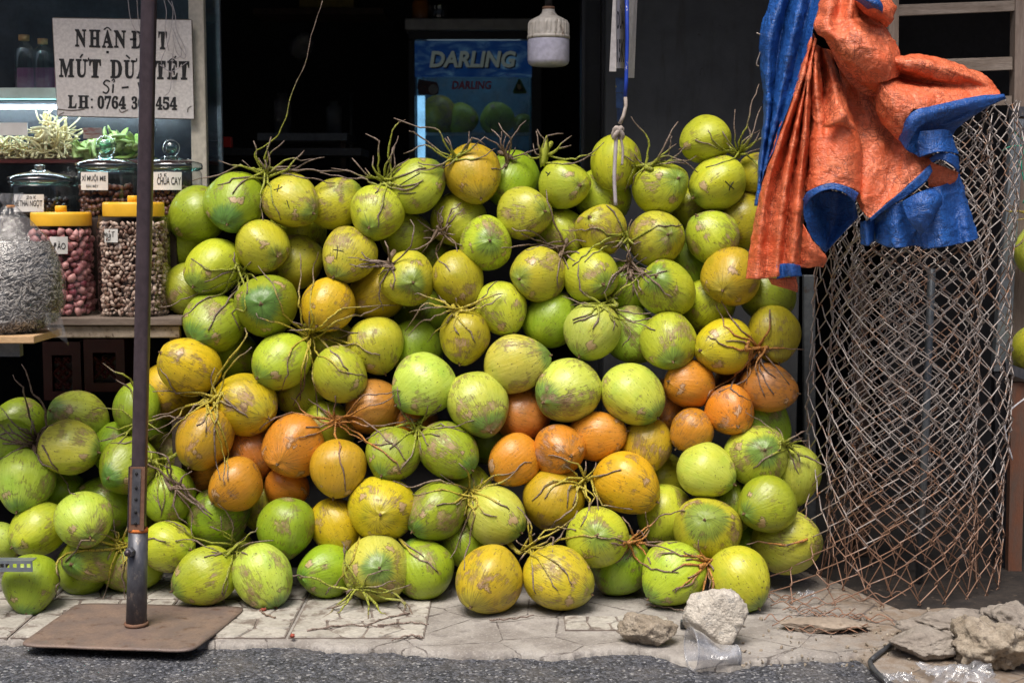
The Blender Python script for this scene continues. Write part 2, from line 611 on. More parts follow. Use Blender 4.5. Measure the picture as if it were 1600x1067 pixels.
M['galv_dark'] = mat_worn('dull_galvanised', (0.12, 0.135, 0.155), (0.17, 0.185, 0.20), (0.09, 0.065, 0.05), scale=10, rough=0.5, metal=0.4)
M['wood_grey'] = mat_worn('weathered_wood', (0.20, 0.155, 0.125), (0.30, 0.25, 0.215), (0.09, 0.065, 0.05), scale=6, rough=0.8, stretch=(1.0, 6, 8), spot=(0.6, 0.72), fine=40)
M['wood_post'] = mat_worn('weathered_post', (0.21, 0.155, 0.125), (0.27, 0.215, 0.185), (0.10, 0.07, 0.055), scale=6, rough=0.8, stretch=(8, 6, 0.8), spot=(0.6, 0.72), fine=40)
M['wood_dark'] = mat_worn('dark_wood', (0.030, 0.018, 0.014), (0.05, 0.028, 0.02), scale=6, rough=0.8, stretch=(6, 6, 1))
M['wood_new'] = mat_worn('pale_plywood', (0.52, 0.32, 0.16), (0.60, 0.40, 0.22), (0.36, 0.20, 0.09), scale=5, rough=0.65, stretch=(1, 9, 9), spot=(0.6, 0.75))
M['plank'] = mat_worn('stained_plank', (0.13, 0.095, 0.075), (0.19, 0.145, 0.115), (0.06, 0.04, 0.03), scale=7, rough=0.75, stretch=(1, 6, 6))
M['counter'] = mat_worn('stained_edge', (0.30, 0.235, 0.17), (0.38, 0.31, 0.24), (0.085, 0.055, 0.035), scale=16, rough=0.8, spot=(0.52, 0.62))
M['black'] = mat_plain('hole_dark', (0.008, 0.008, 0.009), 0.8)  # paints the darkness inside the slotted angle's holes
M['dark'] = mat_worn('shade_dark_plaster', (0.010, 0.010, 0.012), (0.016, 0.016, 0.019), scale=3, rough=0.9)  # near-black so the colour itself carries the unlit room's shade
M['frame_black'] = mat_plain('black_frame', (0.022, 0.023, 0.028), 0.35)
M['white_frame'] = mat_worn('cream_frame', (0.55, 0.50, 0.42), (0.62, 0.57, 0.49), (0.25, 0.19, 0.13), scale=10, rough=0.5, stretch=(1, 1, 0.7), spot=(0.66, 0.76), bump=0.1)
M['sign_white'] = mat_worn('sign_board', (0.70, 0.66, 0.65), (0.76, 0.72, 0.70), (0.45, 0.34, 0.26), scale=5, rough=0.5, spot=(0.70, 0.78), bump=0.06, fine=90)
M['paper'] = mat_plain('label_paper', (0.68, 0.66, 0.64), 0.7, var=0.07)
M['glass'] = mat_glass('jar_glass', (0.95, 0.97, 0.97), 1.0, 0.02)
M['glass_case'] = mat_glass('case_glass', (0.93, 0.96, 0.96), 0.8, 0.02, dirt=0.015)
M['glass_edge'] = mat_glass('green_glass_edge', (0.55, 0.78, 0.74), 1.6, 0.05)
M['glass_lid'] = mat_glass('thick_glass', (0.86, 0.92, 0.93), 2.2, 0.04)
M['pet'] = mat_glass('clear_plastic', (0.96, 0.96, 0.95), 1.0, 0.04)
M['lid_yellow'] = mat_plain('yellow_lid', (0.78, 0.43, 0.025), 0.42, var=0.08)
M['film'] = mat_film('plastic_film', 0.20, 0.5, 0.9, 0.01)
M['film_white'] = mat_film('white_film', 0.55, 0.3, 0.8)
M['fridge_glass'] = mat_glass('misted_glass', (0.85, 0.93, 0.97), 0.8, 0.05, dirt=0.30)
M['cup'] = mat_film('cup_plastic', 0.55, 0.25, 3.0, 0.08)

# ------------------------------------------------------------------ ground
def mat_asphalt():
    g = NT('asphalt')
    v = g.co()
    ag = g.voro(v, 150, 'F1')
    tint = g.n('ShaderNodeTexVoronoi'); g.set(tint.inputs['Vector'], v); tint.inputs['Scale'].default_value = 150
    sp = g.n('ShaderNodeSeparateColor'); g.set(sp.inputs[0], tint.outputs['Color'])
    n1 = g.noise(v, 7, 5, 0.65)
    n2 = g.noise(v, 38, 5, 0.7)
    c = g.mix(g.ramp(sp.outputs[0], 0.35, 0.95), (0.016, 0.018, 0.024), (0.095, 0.10, 0.122))
    c = g.mix(g.ramp(sp.outputs[1], 0.90, 0.97), c, (0.30, 0.30, 0.31))
    c = g.mix(g.ramp(n2, 0.48, 0.68, 0.0, 0.75), c, (0.10, 0.104, 0.118))
    c = g.mix(g.ramp(n1, 0.4, 0.7, 0.0, 0.35), c, (0.17, 0.155, 0.145))
    sx = g.n('ShaderNodeSeparateXYZ'); g.set(sx.inputs[0], v)
    near = g.ramp(g.math('ADD', sx.outputs[1], g.math('MULTIPLY', n1, 0.10)), -0.57, -0.66)
    c = g.mix(g.math('MULTIPLY', near, 0.5), c, (0.20, 0.172, 0.150))          # dusty strip of the carriageway
    g.bump(g.math('ADD', g.math('MULTIPLY', ag, -0.8), n2), 0.75, 0.006)
    return g.fin(c, 0.72)


def mat_pavement():
    g = NT('pavement_concrete')
    v = g.co()
    n1 = g.noise(v, 5, 6, 0.65)
    n2 = g.noise(v, 24, 6, 0.7)
    n3 = g.noise(v, 120, 3, 0.6)
    c = g.mix(g.ramp(n1, 0.35, 0.62), (0.21, 0.188, 0.170), (0.34, 0.315, 0.290))
    c = g.mix(g.ramp(n2, 0.50, 0.66, 0.0, 0.6), c, (0.16, 0.14, 0.135))
    c = g.mix(g.ramp(n3, 0.5, 0.75, 0.0, 0.5), c, (0.50, 0.47, 0.44))
    spx = g.n('ShaderNodeSeparateXYZ'); g.set(spx.inputs[0], v)
    mud = g.ramp(g.math('ADD', spx.outputs[0], g.math('MULTIPLY', g.math('SUBTRACT', n1, 0.5), 1.2)), 0.75, 1.15)
    c = g.mix(g.math('MULTIPLY', mud, g.ramp(n2, 0.3, 0.6, 0.35, 0.95)), c, (0.20, 0.148, 0.105))    # earth trodden over the slab on the right
    cr = g.voro(g.mapping(g.co(), scale=(1, 1, 0)), 4.3, 'DISTANCE_TO_EDGE')
    crk = g.ramp(g.math('ADD', cr, g.math('MULTIPLY', g.math('SUBTRACT', n2, 0.5), 0.08)), 0.012, 0.0)
    c = g.mix(g.math('MULTIPLY', crk, 0.8), c, (0.07, 0.055, 0.05))
    g.bump(g.math('SUBTRACT', g.math('ADD', n2, n3), crk), 0.5, 0.006)
    return g.fin(c, 0.85)


M['floor'] = mat_worn('shade_dark_floor', (0.016, 0.014, 0.014), (0.030, 0.026, 0.025), scale=5, rough=0.8)  # deep shade behind the heap painted into the floor colour
M['asphalt'] = mat_asphalt()
M['pavement'] = mat_pavement()
M['flag'] = mat_worn('flagstone', (0.36, 0.335, 0.295), (0.49, 0.46, 0.41), (0.16, 0.13, 0.11), scale=9, rough=0.75, spot=(0.50, 0.66), fine=90, bump=0.25)
M['grout'] = mat_worn('dirty_grout', (0.15, 0.12, 0.105), (0.24, 0.20, 0.17), scale=20, rough=0.9)

tag(mesh('road', [(-150, -200, -0.016), (150, -200, -0.016), (150, 0.5, -0.016), (-150, 0.5, -0.016)], [(0, 1, 2, 3)], M['asphalt'], origin=(0, 0, -0.016)), kind='structure')

# pavement: one slab with a ragged worn front edge
edge_px = [(-400, 992), (0, 999), (60, 1001), (340, 1005), (460, 1004), (520, 1010), (600, 1011), (720, 1022), (800, 1020), (860, 1023), (920, 1016), (980, 1013), (1030, 1019), (1090, 1038), (1140, 1042), (1200, 1031), (1260, 1026), (1340, 1022), (1372, 1046), (1390, 1080), (1420, 1130), (1700, 1150), (2300, 1150)]
E0 = [G(x, y) for x, y in edge_px]
ex, ey = [p.x for p in E0], [p.y for p in E0]
rgp = random.Random(4)
xs = np.concatenate([[-60, -20, -6], np.arange(-2.6, 2.6, 0.006), [6, 20, 60]])
rows = [0.0, 0.0, 0.012, 0.06, 0.15, 0.3, 0.6, 0.9]
V, F = [], []
for i, x in enumerate(xs):
    y0 = float(np.interp(x, ex, ey)) + 0.014 * fbm((x * 9, 0.3, 0)) + 0.012 * fbm((x * 45, 1.3, 0)) + .006 * fbm((x * 140, 4.3, 0))
    for j, r in enumerate(rows):
        yy = 0.42 if j == len(rows) - 1 else min(y0 + r, 0.40)
        zz = -0.03 if j == 0 else (-0.007 if j == 1 else 0.0015 * fbm((x * 12, yy * 12, 3)))
        V.append((x, yy, zz))
nr = len(rows)
for i in range(len(xs) - 1):
    for j in range(nr - 1):
        a = i * nr + j
        F.append((a, a + nr, a + nr + 1, a + 1))
pavement = tag(mesh('pavement', V, F, M['pavement'], origin=(0, 0, 0), smooth=True), kind='structure')

# crazy-paving tiles let into it: each tile a bed with its own irregular stones
def clip(poly, p, n):
    out = []
    for i in range(len(poly)):
        a, b = poly[i], poly[(i + 1) % len(poly)]
        da, db = (a[0] - p[0]) * n[0] + (a[1] - p[1]) * n[1], (b[0] - p[0]) * n[0] + (b[1] - p[1]) * n[1]
        if da <= 0: out.append(a)
        if da * db < 0:
            t = da / (da - db)
            out.append((a[0] + (b[0] - a[0]) * t, a[1] + (b[1] - a[1]) * t))
    return out


def tile_at(x0, x1, y0, y1, seed, cells=16, front=None):
    rg = random.Random(seed)
    t = mesh('tile', *boxvf(x0 + .002, x1 - .002, y0 + .002, y1 - .002, -0.01, 0.0035), M['grout'], pavement, smooth=False)
    nx = 4
    pts = []
    ny = max(2, int(cells / nx))
    for i in range(nx):
        for j in range(ny):
            pts.append((x0 + (x1 - x0) * (i + rg.uniform(.15, .85)) / nx, y0 + (y1 - y0) * (j + rg.uniform(.15, .85)) / ny))
    for p in pts:
        poly = [(x0 + .004, y0 + .004), (x1 - .004, y0 + .004), (x1 - .004, y1 - .004), (x0 + .004, y1 - .004)]
        for q in pts:
            if q is p: continue
            n = (q[0] - p[0], q[1] - p[1])
            l = math.hypot(*n)
            n = (n[0] / l, n[1] / l)
            mid = ((p[0] + q[0]) / 2 - n[0] * .0022, (p[1] + q[1]) / 2 - n[1] * .0022)
            poly = clip(poly, mid, n)
            if len(poly) < 3: break
        if len(poly) < 3: continue
        # rounded irregular outline
        r = []
        for i in range(len(poly)):
            a, b = poly[i], poly[(i + 1) % len(poly)]
            for k in (0.14, 0.5, 0.86):
                x, y = a[0] + (b[0] - a[0]) * k, a[1] + (b[1] - a[1]) * k
                s = 0.0022 * fbm((x * 45, y * 45, seed))
                r.append((x + s, y - s))
        h = 0.0065 + rg.uniform(-.0012, .0012)
        c = (sum(q[0] for q in r) / len(r), sum(q[1] for q in r) / len(r))
        n = len(r)
        V = [(x, y, 0.002) for x, y in r] + [(x + (c[0] - x) * .05, y + (c[1] - y) * .05, h) for x, y in r]
        F = [tuple(range(n, 2 * n))] + [(i, (i + 1) % n, (i + 1) % n + n, i + n) for i in range(n)]
        mesh('flagstone', V, F, M['flag'], t, smooth=False)


for k, x0 in enumerate([-2.19, -1.80, -1.41, -1.02, -0.63]):
    tile_at(x0, x0 + 0.385, -0.31, 0.075, 11 + k)
for k, x0 in enumerate([-2.19, -1.80, -1.41, -1.02, -0.63]):
    tile_at(x0, x0 + 0.385, 0.08, 0.46, 31 + k, 8)
tile_at(0.15, 0.46, -0.235, -0.10, 77, 4)

# ------------------------------------------------------------------ shop room (shade painted into its dark surfaces, under its own roof)
def struct(name, x0, x1, y0, y1, z0, z1, mat, bev=0.0):
    return tag(mesh(name, *boxvf(x0, x1, y0, y1, z0, z1, bev), mat, smooth=False), kind='structure')


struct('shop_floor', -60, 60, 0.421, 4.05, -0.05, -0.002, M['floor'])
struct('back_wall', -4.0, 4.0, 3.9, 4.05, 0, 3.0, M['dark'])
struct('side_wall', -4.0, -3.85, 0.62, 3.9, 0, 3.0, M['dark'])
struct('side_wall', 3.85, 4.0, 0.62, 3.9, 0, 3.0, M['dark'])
struct('opposite_blocker', -40, 40, -24, -16, -0.05, 9.0, mat_worn('blocker_plaster', (0.16, 0.15, 0.14), (0.24, 0.23, 0.22), scale=.6, rough=.9))  # unseen block put in to cut low sky and darken glass reflections
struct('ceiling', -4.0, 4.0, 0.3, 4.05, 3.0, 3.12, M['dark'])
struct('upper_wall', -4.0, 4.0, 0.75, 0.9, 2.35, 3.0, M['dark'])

# concrete pier between the shop opening and the dark store on the right
def mat_pier():
    g = NT('grey_concrete')
    v = g.co()
    n1 = g.noise(v, 4, 6, 0.65)
    n2 = g.noise(g.mapping(v, scale=(5, 5, 0.8)), 5, 5, 0.6)
    n3 = g.noise(v, 26, 5, 0.65)
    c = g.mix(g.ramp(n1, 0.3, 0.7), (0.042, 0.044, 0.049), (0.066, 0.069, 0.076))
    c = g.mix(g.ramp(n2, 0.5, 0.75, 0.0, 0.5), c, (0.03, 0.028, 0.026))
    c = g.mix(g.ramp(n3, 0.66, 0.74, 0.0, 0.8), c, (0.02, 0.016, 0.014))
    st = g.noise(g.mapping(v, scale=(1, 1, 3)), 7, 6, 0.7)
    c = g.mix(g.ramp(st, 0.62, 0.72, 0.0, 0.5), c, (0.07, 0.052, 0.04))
    g.bump(g.math('ADD', n1, n3), 0.3, 0.005)
    return g.fin(c, 0.9)


M['pier'] = mat_pier()
x_l, x_r = P(945, 300, 1.0).x, P(1252, 300, 1.0).x
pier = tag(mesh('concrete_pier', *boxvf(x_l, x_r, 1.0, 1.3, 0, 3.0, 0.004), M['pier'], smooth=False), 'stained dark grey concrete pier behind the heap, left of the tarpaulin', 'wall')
jb = MB()
xa, xb = P(908, 300, 1.06).x, P(944, 300, 1.06).x
jb.box(xa, xa + 0.012, 1.06, 1.2, 0, 2.98).box(xb - 0.012, xb, 1.06, 1.2, 0, 2.98).box(xa + 0.012, xb - 0.012, 1.15, 1.2, 0, 2.98)
tag(jb.build('shutter_rail', M['frame_black']), 'black roller shutter rail beside the concrete pier', 'shutter rail')

# unseen corrugated awning, put above the frame to shade the shop
aw = MB()
aV, aF = [], []
nx_ = 241
for i in range(nx_):
    x = -4.6 + 9.2 * i / (nx_ - 1)
    dz = 0.02 * math.sin(x * 2 * math.pi / 0.15)
    for (y, z) in ((0.10, 2.62), (0.9, 2.86)):
        aV.append((x, y, z + dz))
for i in range(nx_ - 1):
    aF.append((i * 2, i * 2 + 2, i * 2 + 3, i * 2 + 1))
awn = mesh('awning', aV, aF, M['galv_dark'])
sm = awn.modifiers.new('thick', 'SOLIDIFY'); sm.thickness = 0.004
tag(awn, 'unseen corrugated awning put over the shop front to shade it', 'awning')

# dark sheet round the roll foot: earth, with the shade behind painted in
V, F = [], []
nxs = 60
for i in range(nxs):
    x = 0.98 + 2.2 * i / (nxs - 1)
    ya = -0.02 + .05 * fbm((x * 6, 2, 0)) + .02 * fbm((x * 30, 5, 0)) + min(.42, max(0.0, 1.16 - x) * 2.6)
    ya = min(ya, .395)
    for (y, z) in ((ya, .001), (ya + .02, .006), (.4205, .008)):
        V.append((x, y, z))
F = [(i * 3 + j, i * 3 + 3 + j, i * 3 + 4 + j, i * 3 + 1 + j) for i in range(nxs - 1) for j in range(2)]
M['soil_shade'] = mat_worn('soil_and_shade', (0.012, 0.009, 0.008), (0.030, 0.022, 0.018), (0.09, 0.065, 0.048), scale=16, rough=.95, spot=(.6, .7), bump=.6)
tag(mesh('soil_shade', V, F, M['soil_shade'], origin=(0, 0, 0)), kind='structure')

# ------------------------------------------------------------------ coconuts
COLS = {
    'g': (0.250, 0.345, 0.016, 1.0), 'l': (0.430, 0.500, 0.060, 0.9), 'y': (0.410, 0.450, 0.028, 0.75), 'Z': (0.455, 0.380, 0.018, 0.3),
    'Y': (0.570, 0.400, 0.012, 0.15), 'D': (0.400, 0.295, 0.014, 0.25), 'o': (0.540, 0.215, 0.016, 0.0), 'b': (0.44, 0.165, 0.022, 0.0)}
# centre x, centre y, width, height, blossom end (or None), colour, how far behind its neighbours, label
NUTS = [
 (1102,219,84,70,(1066,232),'y',0,'topmost coconut of the heap, yellow-green with a row of tan gashes'),
 (963,254,79,80,(962,290),'y',0,'yellow-green coconut directly behind the white string at the top of the heap'),
 (308,337,76,86,None,'g',.6,'green coconut at the top left corner of the heap, next to the jars'),
 (366,317,90,90,(352,340),'g',0,'green coconut with brown dry tip, first big one in the top row beside the jars'),
 (288,386,44,60,None,'y',1.2,'sliver of green coconut second from top on the heap edge facing the jars'),
 (335,417,86,84,(311,442),'y',.2,'yellow-green coconut with its tip pointing down-left, below the top left corner pair'),
 (302,457,50,60,None,'g',1.2,'green coconut mostly hidden at the heap edge level with the bottom of the jars'),
 (333,506,96,92,(304,528),'g',0,'green coconut overhanging the counter end beside the steel pole'),
 (410,386,84,82,(428,402),'y',0,'yellow-green coconut with pale scar left of its dark green tip, below the uppermost left stalk'),
 (416,477,94,94,(410,475),'g',0,'smooth green coconut with a pale star of fibres round its centred tip'),
 (457,315,82,84,(486,327),'y',0,'yellow-green coconut with a small black cross and its tip pointing right'),
 (525,319,76,78,(560,300),'y',.7,'yellow-green coconut tucked behind the black-crossed one in the top row'),
 (589,334,82,82,(581,354),'y',0,'yellow-green coconut with tan tip, below the upright stalk of the top row'),
 (633,368,86,60,(669,358),'g',.7,'green coconut lying sideways behind the tan-tipped one'),
 (462,410,50,50,None,'y',1.3,'green coconut deep in the gap right of the scarred tip coconut'),
 (466,357,60,50,None,'y',1.4,'shaded coconut seen under the black-crossed coconut of the top row'),
 (545,401,84,82,(530,428),'y',0,'yellow-green coconut with a tall black cross drawn on its left half'),
 (511,477,86,82,(494,505),'Y',0,'yellow coconut with a dark calyx at its lower edge, above the big yellow stalk'),
 (652,292,84,86,(690,268),'y',0,'yellow-green coconut with black dashes, left of the highest centre coconut'),
 (740,274,86,86,(749,304),'D',0,'olive coconut with black scorch streaks, in front of the blue fridge'),
 (799,281,56,62,None,'g',1.1,'green coconut half hidden right of the scorched one under the fridge'),
 (717,347,72,62,None,'y',1.2,'dim green coconut behind twigs below the scorched coconut'),
 (759,381,81,82,(766,376),'y',0,'yellow-green coconut with blue-green centred tip, a brown fleck above it'),
 (820,334,82,86,(850,334),'y',0,'green coconut with tan patch upper left, tip facing right, below the lamp'),
 (715,437,78,80,(728,472),'D',0,'olive-yellow coconut with rosy scuffs, below and left of the fleck-topped one'),
 (637,436,80,82,(640,440),'y',0,'squarish yellow coconut with two tan scars meeting at its centred tip'),
 (590,459,70,64,None,'D',.8,'olive coconut behind the two-scarred squarish one'),
 (586,540,84,92,(600,580),'y',.4,'pale yellow-green coconut to the right of the big yellow stalk'),
 (660,500,72,62,None,'g',1.2,'dark green coconut behind a tangle of dry twigs in the centre left'),
 (727,526,78,82,(722,562),'D',0,'yellow coconut with a broad peeled tan cap on its upper face'),
 (783,483,80,80,(800,515),'y',.2,'plain yellow-green coconut right of the peeled-cap one'),
 (882,289,77,76,(902,289),'y',0,'yellow-green coconut with a green tip facing right, left of the white string'),
 (940,308,86,48,None,'y',1.1,'green coconut behind the white string, under the string-knot coconut'),
 (1031,294,88,80,(1053,283),'y',0,'green coconut with many tan scuffs, just right of the white string'),
 (1121,287,86,82,(1089,308),'y',0,'yellow-green coconut with a black x mark, left of the blue tarpaulin'),
 (1182,272,44,70,None,'y',.5,'coconut half covered by the blue tarpaulin edge, in the top row'),
 (880,367,58,56,(898,385),'y',1.1,'small dim coconut wedged behind dry twigs left of the string end'),
 (938,358,80,76,(920,341),'y',0,'yellow-green coconut with split tan scars, right under the end of the white string'),
 (1027,372,86,84,(1046,367),'y',0,'yellow-green coconut with big blue-green tip, right of the string end'),
 (1112,370,84,84,(1091,338),'y',0,'smooth yellow-green coconut with pale pink scuff, beside the orange tarpaulin'),
 (1163,346,46,80,None,'D',.6,'scuffed coconut partly behind the orange tarpaulin edge'),
 (840,428,84,84,(814,432),'y',0,'yellow-green coconut with smudged grey face in the middle of the heap'),
 (925,431,84,82,(944,442),'y',0,'yellow-green coconut with dark tip aimed down-right at the dry twig tangle'),
 (1040,451,88,82,(1026,438),'y',0,'green coconut with broad tan gash below its tip, second row under the string end'),
 (1142,433,86,88,(1133,448),'D',0,'pinkish brown scuffed coconut touching the lower tip of the orange tarpaulin'),
 (1076,425,58,58,None,'g',1.1,'plain green coconut filling the gap left of the pinkish scuffed one'),
 (978,450,56,72,None,'g',1.3,'green coconut behind the dark dry twig tangle'),
 (862,497,76,76,None,'g',.6,'matt green coconut half behind its neighbours below the smudged grey one'),
 (1105,478,72,62,None,'y',.7,'yellow-green coconut with three hanging twigs, under the pinkish scuffed one'),
 (925,518,90,88,(905,553),'l',0,'large pale green coconut with a fine brown patch, centre right of the heap'),
 (1045,535,84,88,(1050,560),'y',0,'green coconut with dark torn scar at its lower tip, left of the golden one'),
 (988,526,70,84,None,'l',.8,'light green coconut behind, between the large pale one and the torn-scar one'),
 (1131,542,86,84,(1104,549),'Y',0,'golden coconut above the small orange group near the wire roll'),
 (1209,524,82,78,(1215,560),'D',.3,'brownish yellow coconut beside the wire roll under the orange tarpaulin'),
 (1200,460,60,56,None,'g',1.0,'dark coconut in the shade right under the orange tarpaulin hem'),
 (296,573,100,82,(258,555),'Y',0,'golden coconut lying on its side, uppermost yellow one by the steel pole'),
 (266,612,70,84,None,'Y',.7,'golden coconut behind yellow stems, half hidden by the steel pole'),
 (383,632,94,98,(412,648),'Y',0,'golden coconut right of the yellow stalk, above the orange bunch'),
 (319,684,92,88,(297,722),'D',0,'olive-golden coconut with lobed lower end, under the yellow stalk'),
 (368,757,80,82,(338,786),'o',0,'smooth orange coconut with three twigs hanging over it, lowest left orange one'),
 (396,704,60,72,None,'b',.8,'brown-orange coconut in shade behind the orange bunch on the left'),
 (440,566,88,90,(408,588),'y',0,'yellow-green coconut with pink-brown blotches, left one under the big yellow stalk'),
 (531,585,84,90,(560,622),'y',0,'yellow-green freckled coconut, right one under the big yellow stalk'),
 (459,697,94,94,(442,717),'o',0,'large orange-golden coconut with a puckered tip, centre of the orange bunch'),
 (449,758,76,60,(483,773),'o',.4,'orange coconut with its tip to the right, below the large puckered one'),
 (528,732,86,94,(520,775),'D',0,'golden brown coconut with purple scuffs, crossed by a hanging stem'),
 (581,637,78,84,None,'b',.6,'speckled orange coconut half behind the freckled green pair'),
 (661,602,100,94,(622,628),'l',0,'big light green coconut with a black worm hole, centre left'),
 (746,630,96,98,(762,664),'l',0,'big pale green coconut with a whitish face and pointed green lower end'),
 (614,710,86,84,(598,738),'g',0,'bright green coconut crossed by an orange stem, left of its twin'),
 (701,704,88,90,(733,728),'g',0,'bright green coconut with its tip at lower right, right of its twin'),
 (807,566,98,86,(853,550),'l',0,'light green coconut with three dark twigs across it, mid heap'),
 (888,610,100,98,(855,625),'l',0,'big light green coconut with a vivid green nipple on its left'),
 (988,617,100,94,(1024,650),'l',0,'big light green coconut with a brown diagonal rub and beaked lower right end'),
 (812,645,64,66,None,'b',.7,'orange coconut in shade between two big pale green ones'),
 (804,719,78,84,(775,745),'o',.2,'orange coconut with twigs at its base, left of the nosed orange one'),
 (874,704,77,78,(887,712),'o',0,'orange coconut with a nose-like ridge facing the street'),
 (934,682,84,74,(973,678),'o',.3,'orange coconut with a pointed right end, below the vivid green nipple one'),
 (1010,697,80,84,(1000,735),'D',.5,'olive-yellow speckled coconut behind the beaked green one'),
 (980,753,98,92,(1020,774),'Y',0,'golden coconut with its beak to the lower right, largest yellow one'),
 (866,781,98,82,None,'D',.2,'dirty golden coconut under a mop of dry twigs'),
 (1077,600,77,76,(1050,596),'o',.1,'orange coconut with a torn scar at its left tip, uppermost orange one on the right'),
 (1141,642,75,74,(1148,660),'o',0,'orange coconut with a double-pointed tip facing the street, near the wire roll'),
 (1081,673,68,70,(1058,703),'o',.1,'small orange coconut lying below the torn-scar orange one'),
 (1040,636,50,60,None,'b',1.2,'dark orange coconut deep behind the right orange group'),
 (1201,606,82,76,(1240,612),'b',.3,'brown-orange coconut against the wire roll with grey twigs over it'),
 (1104,736,90,86,(1146,756),'l',0,'light green coconut with a dark nick on its left, under the right orange group'),
 (1183,712,92,94,(1193,705),'l',0,'light green coconut with a pale tip facing the street, beside the wire roll'),
 (1190,664,60,50,None,'g',1.1,'green coconut glimpsed above the pale-tipped one by the wire roll'),
 (1238,742,56,84,None,'l',.6,'light green coconut squeezed against the wire roll'),
 (1198,788,94,84,(1168,800),'g',0,'green coconut with a peeling dark strip, beside the wire roll'),
 (650,548,66,56,None,'g',1.1,'shaded green coconut above the worm-hole one'),
 (341,807,104,80,(388,790),'g',.3,'green coconut lying under the left orange coconut with a grey scuffed end'),
 (264,852,72,82,(290,855),'y',.2,'yellow-green coconut just right of the pole sleeve'),
 (320,901,98,86,(278,922),'y',0,'coconut with a large brown rough patch, on the tiles right of the pole sleeve'),
 (412,900,90,98,(432,943),'l',0,'light green egg-shaped coconut standing on the tiles right of the rough-patched one'),
 (447,825,90,78,None,'g',.2,'green coconut with a round brown spot at its lower left'),
 (527,822,78,90,(545,862),'Y',.3,'golden coconut half behind the round-tipped golden one'),
 (596,796,100,96,(590,806),'Y',0,'golden coconut with its brown tip facing the street, second row from the ground'),
 (508,895,76,92,(475,905),'g',.3,'green coconut on the tiles with twigs crossing it, left of the star-faced one'),
 (588,888,98,94,(592,886),'l',0,'green coconut showing its tip dead centre, lowest row above fallen stems'),
 (662,897,80,94,None,'g',.3,'green coconut with a rough tan band, right of the star-faced one on the ground'),
 (681,799,84,96,(650,826),'g',.1,'green coconut with twisted brown scar at left, beside a yellow-brown stalk'),
 (777,807,90,92,(810,833),'l',0,'light green coconut with a dark slit and green tip at lower right'),
 (764,906,98,106,(742,943),'Z',0,'big yellow coconut with a cleft base and tan shoulder, standing on the pavement'),
 (871,904,108,98,(922,928),'Z',0,'big yellow coconut pointing right, lying on the pavement'),
 (933,839,92,92,(930,838),'y',0,'yellow-green coconut with a pale green centre and one dry twig across it'),
 (967,897,86,88,None,'g',.6,'dull green coconut with brown dashes, low behind the yellow ground pair'),
 (1051,898,98,100,(1014,930),'y',0,'yellow-green coconut with grazed pink belly, on the pavement behind the rocks'),
 (1105,827,104,98,(1105,812),'y',0,'broad yellow coconut with radiating creases, resting on two ground coconuts'),
 (1157,903,100,96,(1186,942),'y',0,'yellow-green coconut behind the pale rock, last of the ground row'),
 (1039,806,80,86,None,'y',.5,'yellow-green coconut with a grey nick, behind the broad creased one'),
 (1232,846,98,92,None,'l',.5,'pale green coconut seen through the spreading wire at the roll foot'),
 (1140,790,60,60,None,'g',1.3,'dark green coconut in the gap right of the broad creased one'),
 (1160,600,50,50,None,'b',1.5,'shaded orange coconut behind the grey twigs of the right orange group'),
 # the smaller heap left of the pole
 (32,664,66,66,None,'g',.6,'green coconut at the back of the small left heap, at the photo edge'),
 (12,694,62,70,None,'g',.2,'green coconut in front of the back one, cut by the left photo edge'),
 (121,652,96,72,(88,640),'l',.3,'light green coconut lying on its side, topmost of the small left heap'),
 (110,700,92,84,(150,705),'l',0,'light green coconut with pinkish scuffs and a dark tip at right, small left heap'),
 (39,753,92,90,(33,793),'l',0,'light green coconut with its tip straight down, small left heap'),
 (214,638,68,70,None,'g',.4,'plain green coconut behind the steel pole, highest there'),
 (188,700,72,50,None,'g',.8,'green coconut hidden behind the white-scarred one left of the pole'),
 (198,729,90,84,(172,744),'g',0,'green coconut with white torn scar, touching the steel pole from the left'),
 (165,786,74,60,None,'g',.7,'green coconut low behind the white-scarred one by the pole'),
 (131,812,88,86,(142,836),'l',0,'light green coconut with a dark green tip at its lower right, small left heap'),
 (60,827,84,82,(28,852),'y',.1,'green coconut with lobed lower left end, small left heap'),
 (2,848,50,62,None,'l',.2,'sliver of light green coconut at the left photo edge above the perforated bar'),
 (146,868,94,80,(120,878),'g',.2,'green coconut with a starred pale tip, under the dark-tipped one left of the pole'),
 (47,912,88,80,(40,948),'g',0,'green coconut with a round brown rot spot, on the tiles behind the perforated bar'),
 (132,907,80,60,None,'g',.9,'shaded green coconut on the ground between the rot-spotted one and the pole'),
 (263,771,66,84,None,'g',.6,'dark green coconut right behind the steel pole, level with the perforated bracket'),
 (208,885,60,60,None,'g',1.0,'shaded green coconut behind the pole sleeve'),
 # far right, beside the wooden posts
 (1622,392,66,70,None,'l',-1,'light green coconut at the right photo edge, upper of two'),
 (1618,546,66,72,None,'y',-1,'yellow-green coconut at the right photo edge, lower of two'),
]


def pile_Y(cx, cy):
    return 0.085 + (900 - cy) / 650 * 0.38


cen, Rr, lay = [], [], []
rn = random.Random(7)
for (cx, cy, w, h, tip, c, L, lab) in NUTS:
    Y = pile_Y(cx, cy) + max(L, 0) * 0.085
    if L < 0: Y = 0.42
    p = P(cx, cy, Y)
    off = 0.0
    if tip: off = min(1, math.hypot(tip[0] - cx, tip[1] - cy) / ((w + h) / 4))
    m = max(w, h) * .5 + min(w, h) * .5
    if L > .55: m = max(m, 80)
    R0 = 1.04 * m / 2 * mpp(Y, cy) / (1 + 0.09 * off)
    cen.append(np.array(p)); Rr.append(R0); lay.append(max(L, 0))
cen = np.array(cen); Rr = np.array(Rr); lay = np.array(lay)
camv = np.array(CAM)


